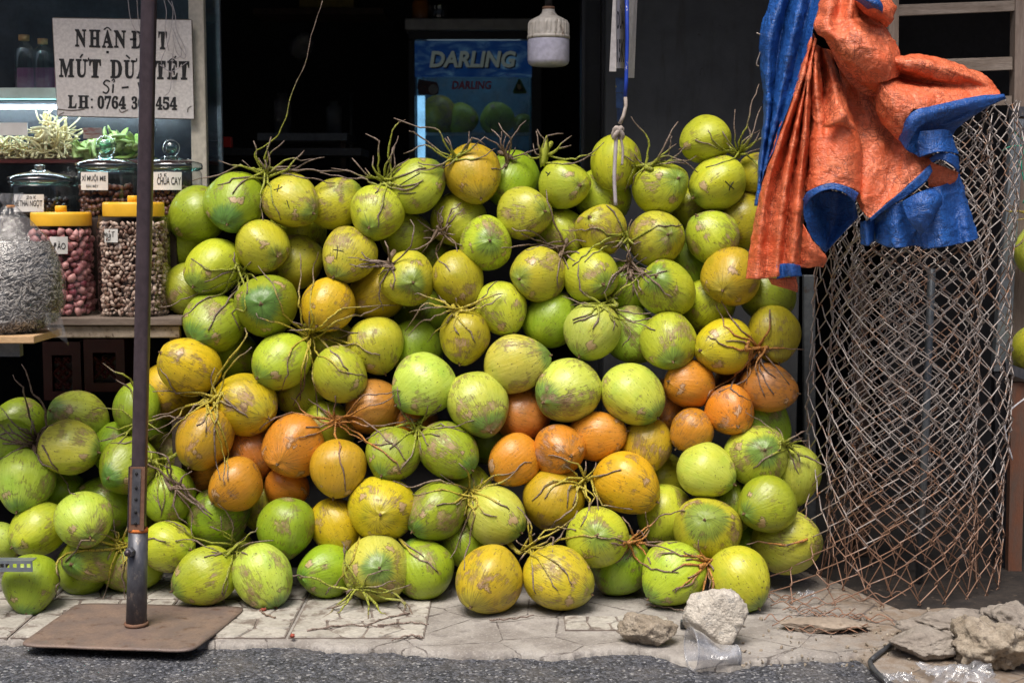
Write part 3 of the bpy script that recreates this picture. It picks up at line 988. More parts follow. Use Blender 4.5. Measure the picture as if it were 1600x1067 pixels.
def settle():
    """whatever would sink into the pavement comes forward until it rests on it"""
    for k in range(len(cen)):
        if cen[k][2] < Rr[k] * 1.0 + .004:
            if k >= len(lay) or lay[k] > .15:
                cen[k][2] = Rr[k] + .003                     # the ones behind stay behind
                continue
            f = (CAM.z - .004) / (CAM.z - cen[k][2] + Rr[k])
            cen[k] = camv + (cen[k] - camv) * f
            Rr[k] *= f


settle()
# push neighbours apart in depth only, the hidden ones backwards, until they merely touch
for it in range(160):
    D = cen[:, None] - cen[None]
    dist = np.linalg.norm(D, axis=2) + np.eye(len(cen)) * 9
    need = (Rr[:, None] + Rr[None]) * 0.91
    ii, jj = np.where((dist < need) & (np.arange(len(cen))[:, None] < np.arange(len(cen))[None]))
    if not len(ii): break
    for a, b in zip(ii, jj):
        ov = need[a, b] - dist[a, b]
        if abs(lay[a] - lay[b]) > .04:
            back, frac = (a, 0.9) if lay[a] > lay[b] else (b, 0.9)
        else:
            back, frac = (a, 0.5) if cen[a][1] > cen[b][1] else (b, 0.5)
        front = b if back == a else a
        for k, s in ((back, frac), (front, -(1 - frac))):
            v = cen[k] - camv
            d = np.linalg.norm(v)
            f = (d + ov * 0.5 * s) / d
            if s < 0 and cen[k][1] < pile_Y(0, 950): continue
            if s > 0 and cen[k][2] < Rr[k] * 1.03 + .006: continue
            cen[k] = camv + v * f
            Rr[k] *= f


settle()


def sees(px, py):
    d = np.array(ray(px, py)); d /= np.linalg.norm(d)
    v = cen - camv
    t = v @ d
    m2 = (v * v).sum(1) - t * t
    return bool(np.any(m2 < (Rr * .97) ** 2))


used = set()


def dim_label(x, y):
    for n_ in sorted(NUTS[:len(lay)], key=lambda t: math.hypot(t[0] - x, t[1] - y)):
        if n_[7] in used or len(n_[7].split()) > 12 or n_[6] > .5 or 'dim ' in n_[7]: continue
        used.add(n_[7])
        return 'dim coconut behind the ' + n_[7].replace('a row of', 'rows of')


rf = random.Random(41)
pts_ = [(x + rf.uniform(-6, 6), y + rf.uniform(-6, 6)) for y in range(300, 930, 26) for x in range(20, 1240, 26)]
rf.shuffle(pts_)
nfill = 0
for (x, y) in pts_:
    if x < 250 and y < 640: continue
    if y < 300 + max(0, 330 - x) * .4: continue
    if sees(x, y): continue
    if nfill > 30 or any(sees(x + a_, y + b_) for a_, b_ in ((-9, 0), (9, 0), (0, -9), (0, 9))): continue
    if not (sees(x - 55, y) and sees(x + 55, y)): continue
    Y = pile_Y(x, y) + .10
    R0 = rf.uniform(.073, .084)
    for k in range(30):
        p = np.array(P(x, y, Y))
        if np.all(np.linalg.norm(cen - p, axis=1) > (Rr + R0) * .93): break
        Y += .02
    if p[2] < R0 * .9: continue
    cen = np.vstack([cen, p]); Rr = np.append(Rr, R0)
    NUTS.append((x, y, 80, 80, None, 'o' if (abs(y - 690) < 50 and rf.random() < .5) else rf.choice('ggyy'), 2.0, dim_label(x, y)))
    nfill += 1
print('fillers', nfill)


def nut_mesh(seed, elong, R0):
    rg = random.Random(seed)
    nu, nv = 44, 30
    ph = rg.uniform(0, 6.28)
    lob = rg.uniform(0.028, 0.066)
    lob2 = rg.uniform(-0.035, 0.035); ph2 = rg.uniform(0, 6.28)
    ten = rg.uniform(0.10, 0.34)
    v = np.linspace(0, math.pi, nv)[1:-1]
    u = np.arange(nu) / nu * 2 * math.pi
    vv, uu = np.meshgrid(v, u, indexing='ij')
    z = np.cos(vv)
    r = np.sin(vv) ** 0.96
    # blossom end (+z) narrows to three soft lobes, stem end is blunter
    up = np.clip((z + 0.1) / 1.1, 0, 1)
    r = r * (1 + 0.25 * ten - ten * up ** 1.7 + 0.03 * np.clip(-z, 0, 1))
    ridge = 1 - 2 * np.abs(np.sin(1.5 * uu)) ** 1.15                      # three rounded ridges, flatter sides between
    r = r * (1 + lob * (0.7 + 1.5 * up ** 2) * ridge + lob2 * np.cos(2 * uu + ph2))
    zz = z * elong
    zz = zz - 0.075 * np.exp(-((1 - z) / 0.035)) * (0.6 - 0.4 * ridge) + 0.06 * np.exp(-((1 - z) / 0.0045))   # dimple with a small nipple at the blossom end
    zz = np.where(z < 0, zz * 0.95, zz)
    bx, by = rg.uniform(-.09, .09), rg.uniform(-.09, .09)
    x = r * np.cos(uu) + bx * zz ** 2
    y = r * np.sin(uu) + by * zz ** 2
    w = 1 + 0.012 * np.sin(2.3 * x + ph) * np.cos(3.1 * zz + ph2) + 0.008 * np.sin(5 * y + 2 * ph) + 0.006 * np.cos(5.5 * zz + ph + 4 * x)
    Vm = np.stack([x * w, y * w, zz * w], -1).reshape(-1, 3)
    top = np.array([[bx * elong ** 2, by * elong ** 2, (1 * elong - 0.02)]])
    bot = np.array([[bx * .8, by * .8, -elong * 0.95]])
    Vm = np.vstack([Vm, top, bot]) * R0
    F = []
    n1 = nv - 2
    for i in range(n1 - 1):
        for k in range(nu):
            k2 = (k + 1) % nu
            F.append((i * nu + k, (i + 1) * nu + k, (i + 1) * nu + k2, i * nu + k2))
    for k in range(nu):
        k2 = (k + 1) % nu
        F.append((n1 * nu, k, k2))
        F.append((n1 * nu + 1, (n1 - 1) * nu + k2, (n1 - 1) * nu + k))
    return Vm, F


ALLV, ALLF = [], []
nut_objs = []
tip_prof = [(0.0075, 0.0), (0.006, 0.002), (0.003, 0.003), (0.0028, 0.009), (0.001, 0.011)]
for i, (cx, cy, w, h, tip, c, L, lab) in enumerate(NUTS):
    rg = random.Random(100 + i)
    R0 = float(Rr[i])
    C0 = Vector(cen[i])
    view = (CAM - C0).normalized()
    right = Vector((1, 0, 0)); right = (right - view * right.dot(view)).normalized()
    upv = view.cross(right).normalized()
    el = rg.uniform(1.12, 1.3)
    if tip:
        a, b = (tip[0] - cx) / ((w + h) / 4), -(tip[1] - cy) / ((w + h) / 4)
        l = math.hypot(a, b)
        if l > 0.97: a, b = a / l * .97, b / l * .97
        d = right * a + upv * b + view * math.sqrt(max(0.0, 1 - a * a - b * b))
    else:
        t = rg.uniform(0, 6.28)
        d = right * math.cos(t) + upv * math.sin(t) - view * rg.uniform(0.05, 0.8)
        d.normalize()
    q = Vector((0, 0, 1)).rotation_difference(d.normalized()) @ Quaternion((0, 0, 1), rg.uniform(0, 6.28))
    Vm, F = nut_mesh(500 + i, el, R0)
    m = bpy.data.meshes.new('coconut')
    m.from_pydata(Vm.tolist(), [], F)
    m.materials.append(M['coconut'])
    m.polygons.foreach_set('use_smooth', [True] * len(m.polygons))
    o = bpy.data.objects.new('coconut', m)
    o.location = C0
    o.rotation_mode = 'QUATERNION'
    o.rotation_quaternion = q
    cl = COLS[c]
    j = [rg.uniform(.88, 1.12) for _ in range(3)]
    o.color = (cl[0] * j[0], cl[1] * j[1], cl[2] * j[2], cl[3])
    col.objects.link(o)
    tag(o, lab, 'coconut', 'coconuts heaped in front of the shop')
    nut_objs.append(o)
    if tip and L < .5:
        tv, tf = lathe([(r * rg.uniform(.7, 1.15), z - 0.002) for r, z in tip_prof], (Vm[-2][0], Vm[-2][1], Vm[-2][2]), 9)
        tm = bpy.data.meshes.new('blossom_tip')
        tm.from_pydata(tv, [], tf)
        tm.materials.append(M['tip'])
        to = bpy.data.objects.new('blossom_tip', tm)
        col.objects.link(to)
        to.parent = o
    Rm = np.array(q.to_matrix())
    n0 = len(ALLV)
    ALLV += (Vm @ Rm.T + np.array(C0)).tolist()
    ALLF += [tuple(k + n0 for k in f) for f in F]
NUTFACES = len(F)
BVH = BVHTree.FromPolygons(ALLV, ALLF)


def hit(px, py):
    h = BVH.ray_cast(CAM, ray(px, py).normalized())
    return h


# pen crosses on some husks: thin ink ribbons that follow the surface
def ink_on(px_pts, width):
    pts, own = [], None
    for (x, y) in catmull(px_pts, 7):
        h = hit(x, y)
        if h[0] is None: continue
        if own is None: own = h[2] // NUTFACES
        pts.append(h[0] + h[1] * 0.0006)
    if len(pts) < 3: return
    v, f = tube(pts, [width * .5] * len(pts), 6, flat=0.9)
    o = nut_objs[own]
    Mi = Matrix.LocRotScale(o.location, o.rotation_quaternion, None).inverted()
    m = bpy.data.meshes.new('pen_mark')
    m.from_pydata([tuple(Mi @ Vector(p)) for p in v], [], f)
    m.materials.append(M['pen'])
    k = bpy.data.objects.new('pen_mark', m)
    col.objects.link(k)
    k.parent = o


for pts in ([(428, 297), (436, 295), (441, 292)], [(436, 289), (433, 300)], [(521, 390), (528, 391), (537, 393)], [(527, 384), (527, 393), (526, 404)],
            [(1133, 283), (1140, 290), (1147, 296)], [(1146, 284), (1141, 291), (1139, 298)], [(853, 269), (858, 273)], [(860, 269), (855, 275)],
            [(620, 293), (632, 285), (647, 276), (656, 271)], [(622, 302), (636, 303), (650, 301)], [(448, 313), (450, 319), (452, 325)]):
    ink_on(pts, 0.0032)

# ------------------------------------------------------------------ fruit stalks
# centre, material, label, list of twigs (each: end point, or a list of points)
STALKS = [
 ((414,271),'green','top left fruit stalk fanning out beside the jars, with one long thin rising stem',[(340,252),(338,290),[(380,262),(300,284)],(398,222),(424,214),[(400,240),(437,208),(456,150),(480,85),(496,2)],(462,262),(486,247),[(450,268),(548,262)],[(420,300),(436,345)],[(407,310),(412,346)],(502,242),(380,250),(362,300),[(460,275),(520,285)]]),
 ((600,283),'green','fruit stalk with upright yellow-green shoots in front of the dark shop, left of the fridge',[[(597,250),(592,218),(573,206)],[(606,240),(615,195),(632,190)],(581,244),(612,232),(622,214),[(570,275),(518,262)],[(560,282),(500,270)],(628,258),(586,302),(642,246),[(625,275),(668,262)]]),
 ((712,246),'green','fruit stalk arching left across the blue fridge door',[[(690,212),(660,198),(614,187)],[(680,228),(650,208),(636,204)],[(688,240),(664,228),(628,238)],(652,254),[(728,228),(742,217),(758,226)],(776,232),(648,268),(690,262)]),
 ((793,252),'brown','small brown upright stalk in front of the fridge',[(783,204),(770,200),(789,212),(806,232),(812,246)]),
 ((851,246),'green','stalk with a folded yellow-green bract beside the lamp',[[(850,225),(858,212),(881,208)],[(866,238),(880,222),(893,213)],(840,202),[(890,250),(920,240),(945,220)],(815,240)]),
 ((1004,262),'green','fruit stalk between the string and the topmost coconut',[[(1030,240),(1050,212),(1060,191)],[(1035,244),(1056,226)],(1088,248),[(1050,245),(1092,268)],(988,290),(975,300),(1078,258)]),
 ((1155,238),'green','fruit stalk rising beside the blue tarpaulin edge, right of the topmost coconut',[[(1160,205),(1172,170),(1186,134)],(1147,174),[(1170,215),(1188,168)],(1188,208),[(1168,240),(1190,232)],(1128,205),[(1140,250),(1104,262)],(1135,224),(1166,222)]),
 ((690,362),'brown','dry brown twig tangle under the highest centre coconut',[(694,322),(702,348),(640,392),(660,396),[(705,330),(720,318)],(722,384),(676,404),(652,342),(662,372),(712,366),(706,352)]),
 ((612,413),'brown','dry brown twig bundle left of the two-scarred squarish coconut',[(548,410),(552,416),(560,408),(572,420),(590,430),(545,402)]),
 ((486,523),'yellow','big yellow fruit stalk in the left middle of the heap',[[(455,505),(430,455),(405,415)],[(470,490),(466,460),(464,395)],[(485,480),(490,440),(498,398)],[(510,500),(545,480),(622,476)],[(520,505),(560,492),(600,480)],[(540,535),(570,545),(596,550)],[(460,550),(450,585),(436,611)],[(487,560),(488,600),(492,642)],[(482,565),(474,610),(462,630)],[(495,555),(530,575),(572,588)],(448,516),[(430,505),(402,490)],(560,520),(470,625)]),
 ((379,422),'green','thin green stems hanging left from the scarred tip coconut towards the counter',[[(350,455),(310,478),(268,510)],[(345,445),(300,462),(243,476)],[(370,450),(345,480),(327,516)],[(385,480),(364,488),(380,530)],(392,410),(402,438)]),
 ((716,487),'yellow','yellow-brown stalk above the peeled-cap coconut, reaching left',[[(690,470),(660,462),(650,462)],[(690,488),(660,505),(636,525)],[(680,478),(655,480),(632,518)],[(745,472),(770,462),(783,460)],[(750,480),(782,462)],(712,465),(668,532),(698,505),(640,488)]),
 ((880,388),'brown','dry stalk pointing left from the string end, over the dim wedged coconut',[[(850,375),(820,362),(800,357)],[(850,380),(815,366)],[(870,360),(862,330),(852,296)],(898,408),(872,450),(905,396),(888,420)]),
 ((984,420),'brown','dark dry twig tangle in the right middle of the heap',[(1010,402),(958,402),(940,462),(1003,452),[(990,445),(1000,470)],(997,396),(976,384),(1014,424),[(960,435),(948,470)],(965,418),(990,462),[(1000,430),(1014,442)]]),
 ((980,377),'green','short branching green stem beside the big blue-green tip coconut',[(954,388),(944,383),(912,408),(960,396),(986,342)]),
 ((948,478),'green','green-brown stalk above the large pale green coconut',[[(965,498),(1000,505),(1026,516)],[(975,488),(1016,492)],(944,455),[(935,500),(925,514)],[(985,515),(974,540)],(1020,500),(890,478),(880,460),(896,505)]),
 ((1182,544),'orange','grey and orange stalk drooping over the right orange coconuts beside the wire roll',[[(1165,520),(1140,495),(1130,470)],(1204,484),[(1215,545),(1256,545)],[(1200,560),(1232,600)],[(1168,570),(1166,600)],[(1180,575),(1195,617)],[(1188,580),(1208,614)],[(1150,590),(1120,605),(1105,628)],[(1140,600),(1170,625)],(1212,590)]),
 ((331,622),'yellow','yellow stalk among the golden coconuts beside the steel pole',[[(290,615),(240,608)],[(290,635),(240,650)],[(290,650),(243,702)],[(290,640),(244,672)],[(345,590),(378,530),(382,512)],[(355,580),(392,540)],[(335,680),(343,752)],[(342,680),(349,758)],[(352,700),(356,754)],(322,676),(306,666),[(300,640),(250,690)]]),
 ((524,656),'orange','rusty orange fruit stalk in the middle of the orange bunch',[[(480,645),(440,650),(404,672)],[(560,625),(590,616),(622,613)],[(560,640),(620,618)],[(523,640),(524,618)],[(527,690),(534,730),(543,772)],[(560,680),(610,715),(634,752)],[(560,655),(610,690),(637,718)],[(560,660),(600,665),(652,655)],(511,632),(480,666),[(505,660),(470,640),(455,620)],(538,650)]),
 ((652,670),'green','green-brown stalk above the bright green twins',[(740,660),[(690,665),(728,676)],(668,634),(610,700),(684,644),(690,632),(560,690),(640,650),(622,664)]),
 ((738,770),'yellow','yellow-brown stalk between the slit coconut and the bright green twins',[[(700,752),(650,758),(617,752)],[(690,765),(645,772)],(688,742),[(770,745),(802,734)],[(775,755),(832,722)],[(730,800),(718,858)],[(735,805),(704,872)],[(742,810),(722,892)],(772,742),[(780,785),(795,795)],(735,740),(755,746),[(755,800),(775,806)]]),
 ((914,752),'yellow','mop of grey twigs over the dirty golden coconut',[[(885,750),(860,765),(850,782)],[(890,762),(885,792)],[(900,790),(870,815),(840,832)],(930,722),[(940,742),(972,732)],[(920,790),(905,822)],(924,792),[(880,750),(855,758),(828,778)],[(905,760),(895,790)],(884,726),[(930,775),(935,795)]]),
 ((822,858),'yellow','yellow stalk above the two big yellow ground coconuts',[[(850,830),(876,824),(900,828)],[(830,890),(836,928)],[(845,880),(872,922)],[(845,840),(895,810),(905,798)],[(870,845),(930,838),(962,842)],(835,832),[(850,850),(865,838),(862,862)],(812,880),(806,842)]),
 ((365,858),'green','dark speckled green stalk on the rough-patched ground coconut',[[(320,845),(280,820),(258,812)],[(320,850),(272,846)],[(340,865),(320,870)],(330,822),[(350,835),(345,806)],[(385,840),(402,822)],[(352,900),(348,942),(366,960)],[(360,890),(350,930)],[(390,850),(425,842)],(330,862),(388,866)]),
 ((556,918),'green','fallen green stems spreading on the tiles under the star-faced coconut',[[(530,945),(500,965),(484,971)],[(535,950),(496,978)],[(590,950),(600,960),(622,976)],[(620,935),(635,955),(651,967)],[(578,950),(574,975)],[(600,920),(640,950),(655,962)],[(520,918),(470,900),(455,896)],(512,952),(540,930)]),
 ((563,838),'yellow','thin yellow stem slanting down across the green ground coconut under the golden pair',[[(548,880),(520,915),(505,935)],[(552,870),(548,880)]]),
 ((622,840),'yellow','short yellow stem falling right from the round-tipped golden coconut',[[(645,865),(684,891)],[(640,855),(660,868)]]),
 ((1103,880),'orange','rusty orange stalk among the last ground coconuts near the pale rock',[[(1085,905),(1066,915),(1053,927)],[(1110,910),(1107,936)],[(1100,920),(1090,945),(1077,967)],(1052,925),(1030,862),(1068,860)]),
 ((58,692),'brown','dry brown stalk fanning up at the left photo edge',[[(48,650),(36,610),(20,588)],[(66,650),(55,610),(36,570)],(0,636),(0,664),(0,716),[(85,730),(104,760),(114,770)],[(40,690),(10,662)],(48,655),(30,674),(2,695)]),
 ((214,665),'green','thin twigs reaching left from behind the steel pole towards the red crates',[[(190,640),(145,640)],[(190,668),(168,668)],[(210,605),(185,585),(160,565)],[(205,610),(180,590)],(152,690),(240,660)]),
 ((250,718),'green','yellow-green stems hanging just right of the steel pole',[[(246,750),(253,800)],[(254,750),(248,810)],[(280,750),(302,790)],[(275,760),(264,792)],(262,735),(244,740),[(290,770),(320,795)]]),
 ((193,848),'yellow','drooping twigs between the small left heap and the pole sleeve',[[(180,880),(166,910),(156,944)],[(195,870),(200,905)],(178,812),[(100,870),(94,905),(86,934)],(172,826),[(192,900),(198,940)],[(200,820),(208,792)]]),
 ((988,848),'orange','short orange and brown stems behind the broad creased coconut',[[(1020,848),(1056,846)],(1054,862),(955,848),(960,840),[(985,820),(972,808)],[(1000,828),(1014,852)]]),
 ((1262,842),'orange','single orange stem lying across the pale green coconut by the roll foot',[[(1225,848),(1195,845),(1166,846)],[(1232,852),(1215,856)]]),
 ((1228,695),'green','short green stems poking into the wire roll above the peeling-strip coconut',[(1254,684),(1252,700),(1248,740),(1262,688),(1258,672)]),
 ((1618,338),'yellow','yellow-green stems of the coconuts at the right photo edge',[[(1595,330),(1572,320)],[(1590,345),(1575,348)],[(1580,330),(1558,312)],[(1595,380),(1560,395)]]),
 ((275,760),'brown','dark twigs crossing the gap behind the pole bracket',[(330,812),(262,722),(300,736),(296,778),(318,770)]),
]


def L_px(p):
    return sum(math.hypot(p[i + 1][0] - p[i][0], p[i + 1][1] - p[i][1]) for i in range(len(p) - 1))


def twig_path(pts, rg, y0, r0, r1, n=None):
    L = sum(math.hypot(pts[i + 1][0] - pts[i][0], pts[i + 1][1] - pts[i][1]) for i in range(len(pts) - 1))
    n = n or max(6, int(L / 8))
    q = catmull(pts, n)
    wob = min(3.5, L * 0.03)
    sx, sy = rg.uniform(0, 99), rg.uniform(0, 99)
    for i in range(1, n):
        t = i / n
        q[i][0] += wob * 2.4 * fbm((t * 3.2, sx, 0)) * min(1, i / 2)
        q[i][1] += wob * 2.4 * fbm((t * 3.2, sy, 5)) * min(1, i / 2)
    rr = [(r0 * (1 - t) ** 0.8 + r1 * (1 - (1 - t) ** 0.8)) * (1 + 0.22 * math.sin(i * 2.1 + sx)) for i, t in enumerate(np.linspace(0, 1, n))]
    Ys = []
    last = y0
    lift = rg.uniform(0.0, 0.05)
    for i, (x, y) in enumerate(q):
        h = hit(x, y)
        t = i / (n - 1)
        want = y0 - lift * math.sin(t * math.pi) - 0.02 * t
        if h[0] is not None and h[0].y < want + 0.16:
            want = min(want, h[0].y - rr[i] * 1.3 - 0.002) if h[0].y < want else 0.45 * want + 0.55 * (h[0].y - rr[i] - 0.002)
        Ys.append(want)
    # smooth in depth, then keep clear of the husks
    for _ in range(3):
        Ys = [Ys[0]] + [(Ys[i - 1] + 2 * Ys[i] + Ys[i + 1]) / 4 for i in range(1, n - 1)] + [Ys[-1]]
    out = []
    for i, (x, y) in enumerate(q):
        h = hit(x, y)
        Y = Ys[i]
        if h[0] is not None: Y = min(Y, h[0].y - rr[i] * 0.9)
        p = P(x, y, Y)
        if p.z < rr[i]: p = G(x, y, rr[i] + 0.002)
        out.append(p)
    return out, rr


for si, ((sx, sy), mt, lab, tw) in enumerate(STALKS):
    rg = random.Random(900 + si)
    h = hit(sx, sy)
    y0 = pile_Y(sx, sy) - 0.02 if sx < 1300 else 0.35
    if h[0] is not None: y0 = min(y0 + 0.03, h[0].y - 0.012)
    c0 = P(sx, sy, y0)
    if c0.z < 0.01: c0 = G(sx, sy, 0.01); y0 = c0.y
    st = empty('fruit_stalk', c0, lab, 'fruit stalk', 'coconut fruit stalks in the heap')
    mat = M['twig_' + mt]
    # the stub they all grow from
    if len(tw) > 3:
        d = Vector((rg.uniform(-1, 1), 0.9, rg.uniform(-0.6, 0.8))).normalized()
        sa_, sl_n = rg.uniform(0, 6.28), rg.uniform(10, 20)
        ends = []
        for t_ in (-.9, -.3, .3, 1.05):
            qx, qy = sx + t_ * sl_n * math.cos(sa_), sy + t_ * sl_n * math.sin(sa_) * .8
            hh_ = hit(qx, qy)
            yy_ = y0 if hh_[0] is None else min(y0 + .02, hh_[0].y - .007)
            pp_ = P(qx, qy, yy_)
            ends.append(pp_ if pp_.z > .008 else G(qx, qy, .008))
        pts = [ends[0] + d * 0.05] + ends
        v, f = tube(catmull([tuple(p) for p in pts], 14), [0.0075 - .003 * k / 13 + .001 * math.sin(k * 2.2) for k in range(14)], 8)
        mesh('main_stem', v, f, mat, st, attr={'along': [0.1] * len(v)})
    tw = list(tw)
    if len(tw) > 3 and sx < 1300:
        for q_ in range(rg.randint(4, 7)):
            a_ = rg.uniform(0, 6.28); l_ = rg.choice((rg.uniform(18, 50), rg.uniform(40, 105)))
            if sy < 300 and rg.random() < .6: a_ = rg.uniform(3.3, 6.1)
            e_ = (sx + l_ * math.cos(a_), sy + l_ * math.sin(a_) * .8 - (8 if sy < 300 else 0))
            k_ = rg.uniform(-.4, .4)
            tw.append([(sx + l_ * .55 * math.cos(a_ + k_), sy + l_ * .45 * math.sin(a_ + k_)), e_])
    if len(tw) <= 3: sa_, sl_n = 0, 0
    for e in tw:
        e0 = e[0] if isinstance(e, list) else e
        t_ = rg.uniform(-.8, 1) if len(tw) > 3 else 0
        bx_, by_ = sx + t_ * sl_n * math.cos(sa_), sy + t_ * sl_n * math.sin(sa_) * .8
        pts = [(bx_, by_)] + (e if isinstance(e, list) else [e])
        if not isinstance(e, list):
            mx, my = (sx + e[0]) / 2, (sy + e[1]) / 2
            L = math.hypot(e[0] - sx, e[1] - sy)
            b = rg.uniform(-0.16, 0.16)
            pts = [(bx_, by_), (mx - (e[1] - sy) * b, my + (e[0] - sx) * b), e]
        p, rr = twig_path(pts, rg, y0, *((rg.uniform(0.0032, 0.0047), rg.uniform(0.0012, 0.0018)) if L_px(pts) < 200 else (.0024, .0013)))
        v, f = tube(p, rr, 6)
        al = np.repeat(np.linspace(0, 1, len(p)), 6)
        two = mesh('twig', v, f, mat, st, attr={'along': al})
        # a few side buds
    if sx == 851:
        # folded bract
        V = []
        for k, t in enumerate(np.linspace(0, 1, 9)):
            px, py = 848 + 6 * t, 262 - 48 * t
            wd = 7.5 * math.sin(math.pi * (0.15 + 0.8 * t))
            for s, dy in ((-1, 0.0), (0, -0.018), (1, 0.004)):
                V.append(P(px + s * wd, py - (3 if s == 0 else 0), y0 - 0.01 + dy))
        F = [(i * 3 + j, i * 3 + j + 1, i * 3 + j + 4, i * 3 + j + 3) for i in range(8) for j in range(2)]
        b = mesh('bract', V, F, M['leaf'], st)
        sm = b.modifiers.new('thick', 'SOLIDIFY'); sm.thickness = 0.002

# ------------------------------------------------------------------ lettering helpers
def glyphs(body, bold=0.0, shear=0.0):
    c = bpy.data.curves.new('lettering', 'FONT')
    c.body = body
    c.offset = bold
    c.shear = shear
    c.resolution_u = 3
    o = bpy.data.objects.new('lettering', c)
    col.objects.link(o)
    dg = bpy.context.evaluated_depsgraph_get()
    m = bpy.data.meshes.new_from_object(o.evaluated_get(dg))
    V = np.array([v.co[:] for v in m.vertices])
    F = [tuple(p.vertices) for p in m.polygons]
    bpy.data.objects.remove(o); bpy.data.curves.remove(c); bpy.data.meshes.remove(m)
    return V, F


def by_letter(V, F):
    """split text into its letters: connected pieces, those above one another kept together"""
    par = list(range(len(V)))

    def find(a):
        while par[a] != a:
            par[a] = par[par[a]]; a = par[a]
        return a
    for f in F:
        for k in f[1:]: par[find(f[0])] = find(k)
    grp = {}
    for f in F: grp.setdefault(find(f[0]), []).append(f)
    items = []
    for fs in grp.values():
        ids = sorted({i for f in fs for i in f})
        xs = [V[i][0] for i in ids]
        items.append([min(xs), max(xs), ids, fs])
    items.sort(key=lambda t: t[0])
    out = []
    for it in items:
        if out and it[0] < out[-1][1] - .35 * (it[1] - it[0]):
            o_ = out[-1]; o_[1] = max(o_[1], it[1]); o_[2] = sorted(set(o_[2]) | set(it[2])); o_[3] = o_[3] + it[3]
        else: out.append(it)
    res = []
    for a, b, ids, fs in out:
        m_ = {i: k for k, i in enumerate(ids)}
        res.append(([V[i] for i in ids], [tuple(m_[i] for i in f) for f in fs]))
    return res


def letters(V, F, mat, parent, name='letter'):
    for v, f in by_letter(V, F): mesh(name, v, f, mat, parent, smooth=False)


def serif(s):
    out = ''
    for ch in s:
        if 'A' <= ch <= 'Z': out += chr(0x1D400 + ord(ch) - 65)
        elif '0' <= ch <= '9': out += chr(0x1D7CE + ord(ch) - 48)
        else: out += ch
    return out


def px_text(body, x0, x1, ytop, ybot, place, bold=0.0, slope=0.0, shear=0.0, keep=None):
    """letters filling a box in the sign's own pixel frame; place(px, py) gives the world point"""
    V, F = glyphs(body, bold, shear)
    lo, hi = V.min(0), V.max(0)
    if keep: lo[1], hi[1] = keep
    out = []
    for v in V:
        a = (v[0] - lo[0]) / max(hi[0] - lo[0], 1e-6)
        b = (v[1] - lo[1]) / max(hi[1] - lo[1], 1e-6)
        x = x0 + (x1 - x0) * a
        out.append(place(x, ybot + (ytop - ybot) * b + slope * (x - x0)))
    return out, F


def stroke(pts, w, place, n=None):
    """flat brush stroke"""
    q = catmull(pts, n or max(2, 5 * (len(pts) - 1) + 1)) if len(pts) > 2 else np.array(pts, float)
    T = np.gradient(q, axis=0)
    T /= np.maximum(np.linalg.norm(T, axis=1), 1e-9)[:, None]
    N = np.stack([-T[:, 1], T[:, 0]], 1)
    V = []
    for i in range(len(q)):
        for s in (-1, 1):
            p = q[i] + N[i] * w * .5 * s
            V.append(place(p[0], p[1]))
    return V, [(2 * i, 2 * i + 1, 2 * i + 3, 2 * i + 2) for i in range(len(q) - 1)]


# ------------------------------------------------------------------ counter with a back step
YJ, YR = 0.42, 0.60                       # front and rear rows of jars
CZ = P(100, 495, YJ - .08).z
YT = 0.29
xr = P(284, 500, YT).x
ZSTEP = P(100, 340, YR).z
ct = empty('counter', (xr - 0.9, 0.6, 0), 'weathered plank counter with a stained edge, carrying the jars left of the heap', 'counter')
xl = -2.7
MB().box(xl, xr, YT, 1.12, CZ - 0.024, CZ, 0.003).build('plank_top', M['plank'], ct)
MB().box(xl, xr - 0.012, YT + .015, YT + .045, CZ - 0.064, CZ - 0.027, 0.003).build('front_rail', M['counter'], ct)
MB().box(xr - 0.052, xr - 0.022, YT + .047, YT + .077, 0.0, CZ - 0.027, 0.003).build('leg', M['plank'], ct)
MB().box(xr - 0.052, xr - 0.022, 1.05, 1.08, 0.0, CZ - 0.027, 0.003).build('leg', M['plank'], ct)
MB().box(xl, xr - 0.06, YR - .105, 1.10, CZ + 0.002, ZSTEP, 0.003).build('back_step', M['wood_dark'], ct)

